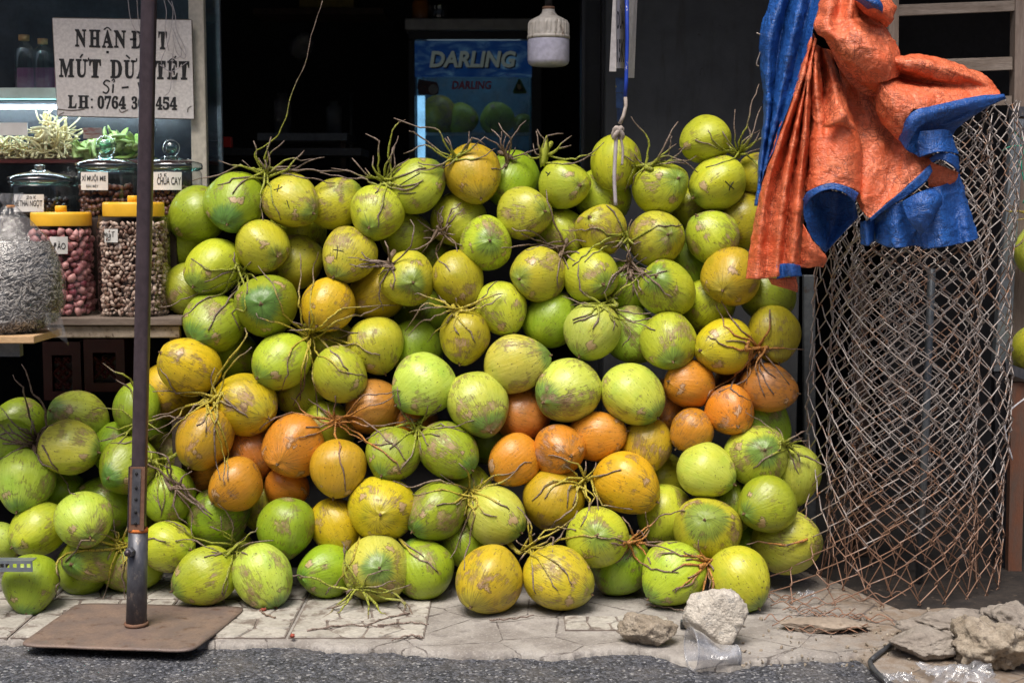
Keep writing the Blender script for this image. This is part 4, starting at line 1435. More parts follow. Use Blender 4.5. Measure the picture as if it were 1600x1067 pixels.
# red plastic crates under the counter
def lattice_crate(px0, px1, py0, py1, Y, label):
    a, b = P(px0, py0, Y), P(px1, py1, Y)
    x0, x1, z1, z0 = a.x, b.x, a.z, b.z
    red = M.setdefault('crate_red', mat_plain('dark_red_plastic', (0.055, 0.006, 0.007), 0.5))
    pale = M.setdefault('crate_pale', mat_plain('pale_goods', (0.36, 0.33, 0.33), 0.7))
    cr = empty('plastic_crate', ((x0 + x1) / 2, Y + .15, z0), label, 'crate', 'red crates under the counter')
    w = MB()
    w.box(x0, x1, Y + .30, Y + .31, z0, z1).box(x0, x0 + .01, Y + .012, Y + .30, z0, z1).box(x1 - .01, x1, Y + .012, Y + .30, z0, z1)
    w.box(x0 + .01, x1 - .01, Y + .012, Y + .30, z0, z0 + .01)
    w.box(x0, x1, Y, Y + .012, z1 - .045, z1).box(x0, x1, Y, Y + .012, z0, z0 + .03)
    w.box(x0, x0 + .03, Y, Y + .012, z0 + .03, z1 - .045).box(x1 - .03, x1, Y, Y + .012, z0 + .03, z1 - .045)
    w.build('crate_wall', red, cr)
    g = MB()
    zz0, zz1, xx0, xx1 = z0 + .03, z1 - .045, x0 + .03, x1 - .03
    d = 0.042
    k = -30
    while k < 40:
        for sgn in (1, -1):
            pts = []
            for t in np.linspace(-1, 1, 41):
                x = (xx0 + xx1) / 2 + k * d / 1.4 + t * 0.35
                z = (zz0 + zz1) / 2 + sgn * t * 0.35
                if xx0 <= x <= xx1 and zz0 <= z <= zz1: pts.append((x, Y + .006, z))
            if len(pts) > 1: g.add(*tube([pts[0], pts[-1]], 0.0062, 4))
        k += 1
    g.build('lattice', red, cr)
    mesh('goods', *boxvf(x0 + .014, x1 - .014, Y + .06, Y + .29, z0 + .011, z1 - .07, .01), pale, cr, smooth=False)


lattice_crate(130, 196, 530, 612, 0.52, 'red crate with pale goods behind its lattice, under the counter next to the steel pole')
lattice_crate(66, 128, 534, 625, 0.56, 'dark red crate under the counter, the one farther from the steel pole')

# ------------------------------------------------------------------ glass display case
YC = 0.74
ZT = 2.05
zc0 = ZSTEP
xR = P(309, 150, YC).x
xL = -2.7
dc = empty('display_case', ((xL + xR) / 2, YC, zc0), 'glass display case with a cream corner post, standing behind the jars', 'display case')
fr = MB().box(P(297, 150, YC).x, P(321, 150, YC).x, YC, YC + 0.035, zc0, ZT, 0.004)
fr.build('corner_post', M['white_frame'], dc)
xg = P(297, 150, YC).x - .003
MB().box(xL, xg, YC + .012, YC + .016, zc0 + .01, ZT).build('front_pane', M['glass_case'], dc)
xs1 = P(318, 150, YC).x
MB().box(xs1 - .006, xs1 - .002, YC + .038, YC + .28, zc0 + .01, ZT).build('side_pane', M['glass_case'], dc)
MB().box(xs1 - .012, xs1 + .004, YC + .285, YC + .305, zc0, ZT, .002).build('rear_post', M['galv'], dc)
MB().box(xL, xs1 - .014, YC + .29, YC + .30, zc0 + .01, ZT).build('rear_panel', M.setdefault('case_back', mat_worn('case_back', (0.022, 0.028, 0.040), (0.045, 0.055, 0.075), (0.10, 0.12, 0.15), scale=5, rough=0.3, spot=(0.66, 0.74))), dc)
# floor tray and inner shelf
zt = P(150, 250, YC + .06).z
MB().box(xL, xs1 - .014, YC + .02, YC + .285, zt - .012, zt).build('tray', M.setdefault('tray', mat_plain('maroon_tray', (0.10, 0.016, 0.014), 0.4)), dc)
zs = P(40, 146, YC + .03).z
MB().box(xL, P(89, 150, YC).x, YC + .022, YC + .28, zs - .020, zs + .018, .002).build('inner_shelf', M.setdefault('shelf_white', mat_plain('shelf_edge', (0.56, 0.58, 0.54), 0.5)), dc)
MB().box(xL, P(300, 150, YC).x - .01, YC + .022, YC + .28, zs - .028, zs - .023).build('glass_shelf', M['glass_edge'], dc)
lt = NT('added_case_lamp'); lt.b.inputs['Emission Color'].default_value = (0.75, 0.88, 1, 1); lt.b.inputs['Emission Strength'].default_value = 17.0  # emissive tube added to brighten the candied strips
v, f = tube([(xL, YC + .05, zs - .045), (P(225, 150, YC).x, YC + .05, zs - .045)], .007, 8)
mesh('added_tube_lamp', v, f, lt.m, dc)
a, b = P(0, 192, YC + .008), P(43, 212, YC + .008)
MB().box(a.x - .2, b.x, YC + .008, YC + .0115, b.z, a.z).build('paper_strip', M['paper'], dc)
a, b = P(130, 200, YC + .02), P(160, 217, YC + .02)
MB().box(a.x, b.x, YC + .0175, YC + .0195, b.z, a.z).build('price_card', M.setdefault('pink_card', mat_worn('printed_card', (0.62, 0.42, 0.38), (0.66, 0.5, 0.46), (0.45, 0.12, 0.10), scale=60, rough=0.6, spot=(.5, .56), stretch=(.3, 1, 3))), dc)

# bottles and a pink box on the inner shelf
def bottle(px, ytop, ybase, rpx, label):
    Y = YC + .15
    s = mpp(Y)
    p0 = P(px, ybase, Y); r = rpx * s
    z0 = zs + .0185
    H = P(px, ytop, Y).z - z0
    b = empty('glass_bottle', (p0.x, Y, z0), label, 'bottle', 'corked bottles in the display case')
    v, f = lathe([(r * .9, 0.001), (r, .01), (r, H * .72), (r * .85, H * .80), (r * .42, H * .86), (r * .40, H * .92)], (p0.x, Y, z0), 24, capt=False)
    mesh('glass_body', v, f, M['glass_lid'], b)
    v, f = lathe([(r * .50, H * .895), (r * .52, H), (r * .5, H * 1.0)], (p0.x, Y, z0), 14)
    mesh('cork', v, f, M.setdefault('cork', mat_worn('cork', (0.48, 0.27, 0.12), (0.55, 0.33, 0.16), scale=40, rough=.8)), b)


bottle(40, 55, 138, 16, 'clear bottle with a tan cap in the display case, taller of the two')
bottle(69, 61, 138, 15, 'clear bottle with a tan cap in the display case, next to the sign')
a, b = P(22, 105, YC + .2), P(86, 137, YC + .2)
tag(mesh('box', *boxvf(a.x, b.x, YC + .22, YC + .27, zs + .0185, a.z, .006), M.setdefault('pink', mat_plain('pink_plastic', (0.40, 0.10, 0.24), .4)), smooth=False), 'pink plastic box behind the corked bottles in the display case', 'box')


def curls(cpx, spread, n, w, L, seed, z0, Y0):
    """heap of curly strips"""
    rg = random.Random(seed)
    mb = MB()
    T = []
    for i in range(n):
        t = rg.random()
        px = cpx + spread * rg.gauss(0, .45)
        hh = max(0.0, 1 - ((px - cpx) / spread) ** 2)
        x = P(px, 240, Y0).x
        y = Y0 + rg.uniform(-.055, .075)
        z = z0 + .008 + hh * L[1] * t * (1 - 6 * abs(y - Y0 - .01))
        p = Vector((x, y, max(z, z0 + .008)))
        d = Vector((rg.gauss(0, 1), rg.gauss(0, .6), rg.gauss(0, .6))).normalized()
        pts = [p]
        ax = Vector((rg.gauss(0, 1), rg.gauss(0, 1), rg.gauss(0, 1))).normalized()
        cu = rg.uniform(-.65, .65)
        for k in range(8):
            d = (Quaternion(ax, cu) @ d)
            p = p + d * L[0] / 8
            pts.append(Vector((p.x, min(max(p.y, YC + .022), YC + .27), max(p.z, z0 + .006))))
        n0 = len(mb.V)
        mb.add(*tube(pts, w * rg.uniform(.8, 1.2), 5, flat=.45))
        T += [rg.random()] * (len(mb.V) - n0)
    return mb, T


def mat_tint(name, c1, c2, rough=.5, spec=None):
    g = NT(name)
    a = g.attr('tint')
    n = g.noise(g.co(), 70, 3)
    c = g.mix(a, c1, c2)
    c = g.mix(g.ramp(n, .35, .7, 0, .4), c, tuple(x * .55 for x in c1))
    g.bump(n, .3, .003)
    return g.fin(c, rough, 0, spec)


M['strip_cream'] = mat_tint('cream_strips', (0.72, 0.58, 0.28), (0.86, 0.75, 0.48), .5)
M['strip_green'] = mat_tint('green_strips', (0.36, 0.56, 0.10), (0.70, 0.80, 0.40), .45)
mb, T = curls(84, 30, 260, .0056, (.085, .135), 3, zt, YC + .085)
mb2, T2 = curls(14, 46, 150, .0056, (.08, .05), 8, zt, YC + .085)
tag(mesh('coconut_strips', mb.V, mb.F, M['strip_cream'], attr={'tint': T}), 'tall heap of cream candied coconut strips inside the display case', 'sweets')
tag(mesh('coconut_strips', mb2.V, mb2.F, M['strip_cream'], attr={'tint': T2}), 'low cream heap of candied coconut strips at the left edge of the display case', 'sweets')
rg = random.Random(21)
mb = MB(); T = []
for i in range(95):
    px = 178 + rg.uniform(-58, 52)
    hh = 1 - ((px - 178) / 62) ** 2
    c = Vector((P(px, 240, YC + .09).x, YC + .09 + rg.uniform(-.05, .07), zt + .012 + .075 * max(0, hh) * rg.random()))
    M3 = rot_rand(rg)
    a = rg.uniform(.035, .06); wv = rg.uniform(.011, .02)
    pts = []
    for k in range(7):
        t = (k / 6 - .5) * 1.9
        pts.append(c + Vector(M3 @ np.array([a * math.sin(t), a * .6 * (math.cos(t) - .7), 0])))
    pts = [Vector((q.x, min(max(q.y, YC + .024), YC + .27), max(q.z, zt + .008))) for q in pts]
    n0 = len(mb.V)
    mb.add(*tube(pts, [wv * s for s in (.3, .8, 1, 1.1, 1, .8, .3)], 6, flat=.35))
    T += [rg.random()] * (len(mb.V) - n0)
tag(mesh('candied_slices', mb.V, mb.F, M['strip_green'], attr={'tint': T}), 'heap of pale green candied slices behind the glass lid jar in the display case', 'sweets')

# ------------------------------------------------------------------ shop sign hung on the case
YS = YC - 0.03
sg = empty('shop_sign', P(190, 185, YS), 'white board sign with black Vietnamese lettering and a phone number, behind the steel pole', 'sign')
q = [P(82, 29, YS), P(299, 32, YS), P(303, 186, YS), P(90, 181, YS)]
mesh('board', *prism(q, (0, .006, 0)), M['sign_white'], sg, smooth=False)
M['sign_rim'] = mat_worn('sign_rim', (0.10, 0.08, 0.07), (0.2, 0.17, 0.15), scale=30, rough=.7)
rim = MB()
for i in range(4):
    rim.add(*tube([q[i] + Vector((0, .003, 0)), q[(i + 1) % 4] + Vector((0, .003, 0))], .0032, 4))
rim.build('rim', M['sign_rim'], sg)
pl = lambda x, y: P(x, y, YS - .0012)
class Strokes:
    def add(self, v, f):
        mesh('brush_stroke', v, f, M['ink'], sg, smooth=False)
        return self


L = Strokes()


def line(words, ytop, ybot, sl, x_ref):
    for (w, x0, x1) in words:
        dy = sl * (x0 - x_ref)
        mesh('letter', *px_text(serif(w), x0 - .8, x1 + .8, ytop + dy, ybot + dy, pl, slope=sl, bold=0.028), M['ink'], sg, smooth=False)


sl1 = 4.0 / 145
line([('N', 118, 134), ('H', 140, 156), ('A', 160, 176), ('N', 179, 196), ('D', 206, 223), ('A', 226, 243), ('T', 248, 260)], 46, 74, sl1, 118)
L.add(*stroke([(203, 62), (213, 62)], 3, pl))
L.add(*stroke([(162, 47), (168, 43.5), (174, 48.5)], 2, pl)).add(*stroke([(166, 82), (170, 82)], 4, pl)).add(*stroke([(233, 84.5), (237, 84.5)], 4, pl))
sl2 = 4.0 / 190
line([('M', 93, 115), ('U', 119, 135), ('T', 140, 157), ('D', 173, 190), ('U', 194, 210), ('A', 214, 231), ('T', 243, 258), ('E', 262, 277), ('T', 280, 295)], 92, 121, sl2, 93)
for pts, w in (([(125, 91), (129, 85)], 2.6), ([(132, 96), (137.5, 95), (138.5, 90.5)], 2.2), ([(197, 86.5), (203, 92)], 2.6), ([(207, 97), (212.5, 96), (213.5, 91.5)], 2.2),
               ([(264, 96), (269, 92.5), (275, 97)], 2), ([(272, 92), (275, 88)], 2.2)):
    L.add(*stroke(pts, w, pl))
sl3 = 3.0 / 170
line([('L', 107, 119), ('H', 123, 138), ('0', 153, 162), ('7', 164, 173), ('6', 175, 184), ('4', 186, 196), ('3', 206, 214), ('6', 216, 225), ('4', 244, 253), ('5', 255, 264), ('4', 266, 276)], 149, 169.5, sl3, 107)
L.add(*stroke([(142, 156), (145, 156)], 3, pl)).add(*stroke([(142, 168), (145, 168)], 3, pl))
for pts, w in (([(172, 128), (166, 126), (162, 131), (168, 136), (170, 141), (166, 146), (160.5, 144)], 2.4), ([(177, 132), (176, 146)], 2.6), ([(174.5, 127), (177.5, 124), (179, 127), (177, 129)], 1.8),
               ([(190, 137.5), (201, 136.5)], 3), ([(216, 129), (220, 146)], 2.6), ([(220, 146), (227, 130)], 2.4)):
    L.add(*stroke(pts, w, pl))
# torn lower edge
for pts in ([(90, 171), (112, 173), (132, 171)], [(92, 180), (100, 176)], [(186, 171), (190, 176), (200, 172)], [(293, 176), (294, 170), (299, 166)]):
    v, f = stroke(pts, 1.6, pl)
    mesh('tear', v, f, M['sign_rim'], sg, smooth=False)
# string hanging over the sign
st = empty('plastic_string', P(262, 2, YS - .02), 'tangle of thin grey plastic string hanging over the right half of the sign', 'string')
M['string'] = mat_plain('grey_string', (0.42, 0.38, 0.40), .5)
for pts in ([(200, 0), (204, 30), (213, 50), (221, 54), (227, 40), (226, 0)], [(214, 0), (216, 30), (220, 50)], [(262, 0), (270, 15), (268, 40), (262, 70), (252, 95), (258, 108), (270, 115)], [(268, 2), (274, 25), (276, 48), (290, 78), (288, 92), (276, 82), (270, 55)],
            [(256, 0), (260, 20), (258, 50), (264, 80)], [(270, 45), (280, 70), (291, 88)], [(272, 70), (268, 110), (266, 140), (258, 150)], [(250, 102), (268, 112), (292, 98)], [(276, 60), (284, 84), (274, 92), (268, 84)]):
    v, f = tube([P(x, y, YS - .02 - .004 * math.sin(i)) for i, (x, y) in enumerate(catmull(pts, 24))], .0013, 5)
    mesh('strand', v, f, M['string'], st)

# ------------------------------------------------------------------ jars
def jar_body(c, r, H, sup, parent, mat, neck=.9, name='jar_wall'):
    pr = [(r * .90, 0.0), (r * .985, .006), (r, .02), (r, H * .86), (r * .985, H * .91), (r * neck, H * .96), (r * neck, H)]
    v, f = lathe(pr, c, 40, sup, capt=False)
    return mesh(name, v, f, mat, parent)


def inside(c, r, h0, h1, n, rg, sup=2.0, step=None):
    """points on a jittered grid just inside the wall, from bottom to top"""
    step = step or math.sqrt(2 * math.pi * r * 1.1 * (h1 - h0) / n)
    out = []
    nh, na = max(2, int((h1 - h0) / (step * .8))), max(6, int(2 * math.pi * r * 1.1 / step))
    for i in range(nh):
        for k in range(na):
            t = 2 * math.pi * (k + .5 * (i % 2) + rg.uniform(-.28, .28)) / na
            if math.sin(t) > .45: continue
            ct, st_ = math.cos(t), math.sin(t)
            s = 1.0 if sup == 2 else (abs(ct) ** sup + abs(st_) ** sup) ** (-1 / sup)
            q = r * s * rg.uniform(.92, 1.0)
            out.append((c[0] + q * ct, c[1] + q * st_, c[2] + h0 + (h1 - h0) * min(1, max(0, (i + rg.uniform(-.3, .3)) / (nh - 1)))))
    return out


def yellow_lid(c, r, z, h, parent, knob):
    n = 40
    pr = [(r * .995, z), (r, z + .002), (r, z + h * .8), (r * .985, z + h * .95), (r * .955, z + h), (0.001, z + h)]
    v, f = lathe(pr, (c[0], c[1], 0), n, capt=False)
    lid = mesh('lid', v, f, M['lid_yellow'], parent)
    v, f = lathe([(knob, z + h - .002), (knob, z + h + .017), (knob * .9, z + h + .021), (.001, z + h + .021)], (c[0], c[1], 0), 18, capt=False)
    mesh('knob', v, f, M['lid_yellow'], lid)


def label_on(c, r, px0, px1, y0, y1, Y, parent, texts, tilt=0.0, strokes=()):
    """paper label wrapped on a round jar, lettering on it"""
    def wrap(x, y, dr):
        p = P(x, y, Y - r)
        s = (p.x - c[0]) / r
        s = max(-.98, min(.98, s))
        return Vector((c[0] + (r + dr) * math.sin(math.asin(s)), c[1] - (r + dr) * math.cos(math.asin(s)), p.z))
    V, F = [], []
    for i in range(9):
        x = px0 + (px1 - px0) * i / 8
        for y in (y0, y1):
            V.append(wrap(x, y + tilt * (x - px0), .0012))
    F = [(2 * i, 2 * i + 2, 2 * i + 3, 2 * i + 1) for i in range(8)]
    lb = mesh('label', V, F, M['paper'], parent)
    for (body, a, b, t0, t1, bold) in texts:
        v, f = px_text(body, a, b, t0, t1, lambda x, y: wrap(x, y, .0022), bold=bold, slope=tilt)
        mesh('lettering', v, f, M['ink'], lb, smooth=False)
    if strokes:
        m_ = MB()
        for pts, w in strokes: m_.add(*stroke(pts, w, lambda x, y: wrap(x, y, .0022)))
        m_.build('handwriting', M['ink'], lb)


M['plum'] = mat_tint('pink_plums', (0.22, 0.035, 0.06), (0.66, 0.34, 0.32), .45)
M['apricot'] = mat_tint('dried_pulp', (0.16, 0.07, 0.045), (0.66, 0.52, 0.44), .5)
M['dried'] = mat_tint('dried_brown_fruit', (0.075, 0.028, 0.020), (0.17, 0.07, 0.05), .45)
M['raisin'] = mat_tint('dark_fruit', (0.018, 0.012, 0.014), (0.04, 0.025, 0.026), .35)


def big_jar(px, r_px, Y, lid_y0, lid_y1, knob_y, label, content_mat, cs, n, squash, seed, lab):
    s = mpp(Y)
    r = r_px * s
    x = P(px, 420, Y).x
    zt_ = P(px, lid_y1, Y - r).z
    H = zt_ - CZ
    j = empty('plastic_jar', (x, Y, CZ + .001), label, 'jar', 'jars on the counter')
    jar_body((x, Y, CZ + .001), r, H, 3.0, j, M['pet'], .95)
    rg = random.Random(seed)
    cc = inside((x, Y, CZ), r - cs * 1.45, cs, H * .92, n, rg, 3.0, cs * 1.55)
    V, F, T = blobs(cc, cs, squash, .34, seed)
    tag(mesh('dried_fruit', V, F, content_mat, j, attr={'tint': T}), kind='stuff')
    core = lathe([(r * .72, .012), (r * .74, H * .84)], (x, Y, CZ), 24, 3.0)
    mesh('fruit_core', *core, M['dried'], j)
    yellow_lid((x, Y), r * .88 * 1.0, zt_ - .004, P(px, lid_y0, Y - r).z - zt_, j, .0185)
    lab(j, (x, Y), r, Y)


big_jar(98, 52, YJ, 330, 352, 320, 'plastic jar of pink preserved plums under a yellow lid, next to the seed bag', M['plum'], .0155, 300, (1, 1, .82), 5,
        lambda j, c, r, Y: label_on(c, r, 78, 104, 370, 397, Y, j, [('ĐÀO', 83.5, 101, 377, 390, .012)]))
big_jar(211, 53, YJ, 314, 337, 305, 'plastic jar of brown and white salted fruit under a yellow lid, behind the steel pole', M['apricot'], .0098, 800, (1.25, .8, .55), 6,
        lambda j, c, r, Y: label_on(c, r, 160, 184, 358, 379, Y, j, [], strokes=[([(159, 372), (160, 364), (162, 369), (164, 364), (165, 372)], 1.2), ([(167, 365), (167.3, 371), (170, 371), (170, 365)], 1.2), ([(168.5, 362.5), (170, 361)], 1.), ([(171.5, 373), (171, 375)], 1.2),
                 ([(173.5, 363), (179, 362.5)], 1.2), ([(176, 363), (176, 371)], 1.2), ([(172, 366), (172, 372)], 1.1), ([(164, 374.5), (165, 377.5)], 1.1), ([(167, 377.5), (168.5, 374.5), (171, 377)], 1.1)]))


def glass_jar(px, r_px, Y, lid_y, knob_y, label, mat_c, cs, n, fill, lab, seed, ball=True):
    s = mpp(Y)
    r = r_px * s
    x = P(px, 260, Y).x
    z0 = ZSTEP + .0015
    zt_ = P(px, lid_y, Y - r).z
    H = zt_ - z0
    j = empty('glass_jar', (x, Y, z0), label, 'jar', 'jars on the counter')
    jar_body((x, Y, z0), r, H, 2.0, j, M['glass'], .92)
    rg = random.Random(seed)
    V, F, T = blobs(inside((x, Y, z0), r - cs * 1.4, cs, H * fill, n, rg, 2.0, cs * 1.5), cs, (1.1, .9, .75), .18, seed)
    tag(mesh('dried_fruit', V, F, mat_c, j, attr={'tint': T}), kind='stuff')
    mesh('fruit_core', *lathe([(r * .7, .012), (r * .7, H * fill * .9)], (x, Y, z0), 20), M['raisin'], j)
    kz = P(px, knob_y, Y).z
    pr = [(r * .90, zt_ - .010), (r * 1.0, zt_ - .004), (r * 1.03, zt_ + .006), (r * 1.0, zt_ + .016), (r * .72, zt_ + .027), (r * .34, zt_ + .034), (r * .26, zt_ + .04)]
    v, f = lathe(pr, (x, Y, 0), 40, capb=False, capt=False)
    lid = mesh('glass_lid', v, f, M['glass_lid'], j)
    v, f = lathe([(r * .93, zt_ - .008), (r * 1.02, zt_ - .003), (r * 1.02, zt_ + .001), (r * .93, zt_ + .001)], (x, Y, 0), 40, capb=False, capt=False)
    mesh('lid_ring', v, f, M['glass_edge'], lid)
    zk = zt_ + .038
    R_ = max(.014, (kz - zk) / 2) if ball else .020
    if ball:
        pr = [(R_ * .45, zk)] + [(R_ * math.sin(a), zk + R_ - R_ * math.cos(a)) for a in np.linspace(.5, 3.1, 12)]
    else:
        pr = [(R_ * .7, zk - .004), (R_ * .72, zk + .006), (R_ * .95, zk + .011), (R_ * .95, zk + .016), (R_ * .6, zk + .02), (.001, zk + .02)]
    v, f = lathe(pr, (x, Y, 0), 24, capb=False, capt=False)
    mesh('knob', v, f, M['glass_lid'], lid)
    if ball:
        v, f = lathe([(R_ * .62 * math.sin(a), zk + R_ - R_ * .62 * math.cos(a)) for a in np.linspace(.05, 3.09, 12)], (x, Y, 0), 18)
        mesh('knob_core', v, f, M['glass_edge'], lid)
    lab(j, (x, Y), r, Y)


glass_jar(166, 46, YR, 262, 212, 'ball-topped glass jar of brown dried fruit, left of the steel pole', M['dried'], .0125, 260, .62,
          lambda j, c, r, Y: label_on(c, r, 124, 168, 269, 297, Y, j, [('XÍ MUỘI ME', 126, 165, 272, 285, .014), ('ĐẶC BIỆT', 134, 154, 288, 294, .010)], .01), 31)
glass_jar(268, 46, YR, 262, 218, 'ball-topped glass jar nearest the heap, right of the steel pole', M['dried'], .0115, 240, .60,
          lambda j, c, r, Y: label_on(c, r, 236, 282, 269, 297, Y, j, [('CHUA CAY', 245.5, 281, 277, 289, .014)], .0, [([(248, 272), (247.5, 277)], .9), ([(253, 272), (250.5, 272), (252.5, 275), (250.5, 277)], .9), ([(257, 271), (257, 276)], .9), ([(260, 271), (257.5, 274), (260.5, 276)], .9)]), 32)
glass_jar(62, 48, YR, 284, 248, 'glass jar of dark fruit with a low flat knob, above the seed bag', M['raisin'], .012, 240, .5,
          lambda j, c, r, Y: label_on(c, r, 20, 67, 304, 331, Y, j, [('ME THÁI NGỌT', 21, 65, 311, 325, .014)], .0, [([(42, 308), (44, 306), (45, 308), (42, 311), (46, 311)], .8), ([(48, 307), (47, 309), (48.5, 311), (50, 309), (48, 307)], .8), ([(53, 306), (53, 311)], .8), ([(56, 306), (53.5, 309), (56, 311)], .8)]), 33, ball=False)

# ------------------------------------------------------------------ bag of seeds on a small board
YB = -0.02
bd = empty('wooden_board', P(20, 537, YB), 'pale plywood board under the seed bag at the left photo edge', 'board')
zb = P(20, 520, YB).z
MB().box(-2.4, P(60, 520, YB - .06).x, YB - .10, YB + .16, zb - .022, zb, .003).build('board_top', M['wood_new'], bd)
MB().box(-2.4, P(38, 545, YB).x, YB - .04, YB - .01, zb - .066, zb - .0225).build('bracket', M['galv_dark'], bd)
bgp = [(6, 300), (-6, 330), (-60, 380), (-70, 440), (-72, 500), (-60, 519)]
bag = empty('seed_bag', (P(10, 519, YB).x, YB, zb + .001), 'clear plastic bag of striped sunflower seeds, tied at the top, at the left photo edge', 'bag')
cxs = [8, 8, 6, 4, 6, 8, 10, 12]
prof = [(519, 40, 70), (500, 74, 90), (470, 82, 96), (430, 80, 90), (395, 70, 74), (372, 58, 56), (350, 38, 36), (333, 20, 20), (322, 9, 9), (312, 15, 13), (302, 19, 15)]


def bag_pt(t, ang):
    ys = [p[0] for p in prof]
    k = t * (len(prof) - 1)
    i = min(int(k), len(prof) - 2)
    u = k - i
    y = ys[i] * (1 - u) + ys[i + 1] * u
    w = prof[i][1] * (1 - u) + prof[i + 1][1] * u
    dpt = prof[i][2] * (1 - u) + prof[i + 1][2] * u
    s = mpp(YB)
    wob = 1 + .05 * math.sin(ang * 3 + t * 5) + (.28 * math.sin(ang * 9 + 1) if t > .62 else 0) * (t - .62) * 2.2
    x = P(10, y, YB).x + math.cos(ang) * w * s * wob
    yy = YB + .03 + math.sin(ang) * dpt * s * wob * .75
    return Vector((x, yy, P(10, y, YB).z))


V, F = [], []
nt_, na_ = 44, 64
for i in range(nt_):
    for k in range(na_):
        V.append(bag_pt(i / (nt_ - 1), 2 * math.pi * k / na_))
for i in range(nt_ - 1):
    for k in range(na_):
        k2 = (k + 1) % na_
        F.append((i * na_ + k, i * na_ + k2, (i + 1) * na_ + k2, (i + 1) * na_ + k))
sheetV = V
mesh('plastic_film', [(v[0], v[1], v[2]) for v in V], F, M['film'], bag)
# the loose corner of film hanging over the board
cv, cf = [], []
for i in range(8):
    t = i / 7
    for j in range(6):
        u = j / 5
        px = 60 + 34 * u + 14 * t
        py = 488 + 26 * t + 26 * u * t
        cv.append(P(px, py, YB - .03 + .02 * math.sin(u * 9 + t * 4)))
for i in range(7):
    for j in range(5):
        a = i * 6 + j
        cf.append((a, a + 1, a + 7, a + 6))
mesh('film_corner', cv, cf, M['film'], bag)


def mat_seed():
    g = NT('sunflower_seed')
    a = g.attr('tint')
    n = g.noise(g.mapping(g.co(), scale=(1, 1, 1)), 120, 2)
    c = g.mix(g.ramp(a, .25, .65), (0.042, 0.034, 0.028), (0.50, 0.465, 0.42))
    c = g.mix(g.ramp(n, .5, .65, 0, .35), c, (0.10, 0.09, 0.09))
    return g.fin(c, .4)


M['seed'] = mat_seed()
rg = random.Random(55)
sv, sf, sT = [], [], []
octv = np.array([(1, 0, 0), (-1, 0, 0), (0.1, .30, 0), (0.1, -.30, 0), (0.1, 0, .16), (0.1, 0, -.16), (.55, .2, 0), (.55, -.2, 0)])
octf = [(0, 6, 4), (6, 2, 4), (2, 1, 4), (0, 4, 7), (7, 4, 3), (3, 4, 1), (0, 5, 6), (6, 5, 2), (2, 5, 1), (0, 7, 5), (7, 3, 5), (3, 1, 5)]
for i in range(3200):
    t = rg.uniform(0.01, .47)
    ang = rg.uniform(math.pi * .98, math.pi * 2.02)
    p = bag_pt(t, ang)
    p2 = bag_pt(t, ang + .03)
    nrm = Vector((math.cos(ang), math.sin(ang), 0))
    p = p - nrm * rg.uniform(.003, .010)
    tang = (p2 - bag_pt(t, ang)).normalized()
    upd = nrm.cross(tang)
    sl = rg.gauss(.1, .8)
    e1 = tang * math.cos(sl) + upd * math.sin(sl)
    e2 = nrm.cross(e1)
    s = rg.uniform(.0105, .0140)
    n0 = len(sv)
    for q in octv:
        sv.append(p + e1 * float(q[0] * s) + e2 * float(q[1] * s) + nrm * float(q[2] * s))
    sf += [tuple(k + n0 for k in f_) for f_ in octf]
    tv = rg.random()
    sT += [tv, tv * .6, 1 - tv, tv, tv, tv, 1 - tv, tv * .4]
tag(mesh('seeds', sv, sf, M['seed'], bag, smooth=False, attr={'tint': sT}), kind='stuff')
core = []
for i in range(20):
    for k in range(24):
        v = bag_pt(.47 * i / 19, 2 * math.pi * k / 24)
        c = Vector((P(10, 450, YB).x, YB + .03, v.z))
        core.append(c + (v - c) * .93)
cf = [(i * 24 + k, i * 24 + (k + 1) % 24, (i + 1) * 24 + (k + 1) % 24, (i + 1) * 24 + k) for i in range(19) for k in range(24)]
cf.append(tuple(19 * 24 + k for k in range(24)))
mesh('seed_core', core, cf, M['seed'], bag, attr={'tint': [.2] * len(core)})
v, f = lathe([(.010 * 1.1, 0), (.0125, .004), (.011, .008)], (P(11, 325, YB).x, YB + .03, P(11, 325, YB).z), 12)
mesh('tie', v, f, M.setdefault('tie', mat_plain('rubber_band', (0.55, 0.22, 0.05), .6)), bag)

# ------------------------------------------------------------------ steel pole on its plate
zp = 0.012
b0 = G(213, 975, zp + .006)
pole = empty('steel_pole', b0, 'dark steel pole in a grey sleeve welded to a rusty base plate', 'pole')
top = P(234, -60, b0.y)
axis = (top - b0).normalized()


def pole_at(py):
    z = P(215, py, b0.y).z
    return b0 + axis * ((z - b0.z) / axis.z)


def square_tube(p0, p1, half, name, mat, cham=.25, parent=None):
    ax = (p1 - p0).normalized()
    xx = Vector((1, 0, 0)); xx = (xx - ax * xx.dot(ax)).normalized()
    yy = ax.cross(xx)
    pr = []
    n = 20
    for k in range(n):
        t = 2 * math.pi * (k + .5) / n
        c, s = math.cos(t), math.sin(t)
        e = (abs(c) ** 4.5 + abs(s) ** 4.5) ** (-1 / 4.5)
        pr.append((c * e * half, s * e * half))
    V = []
    nn = 24
    for i in range(nn):
        p = p0 + (p1 - p0) * (i / (nn - 1))
        for (a, b) in pr: V.append(p + xx * a + yy * b)
    F = [(i * n + k, i * n + (k + 1) % n, (i + 1) * n + (k + 1) % n, (i + 1) * n + k) for i in range(nn - 1) for k in range(n)]
    F.append(tuple(range(n))[::-1]); F.append(tuple((nn - 1) * n + k for k in range(n)))
    return mesh(name, V, F, mat, parent or pole)


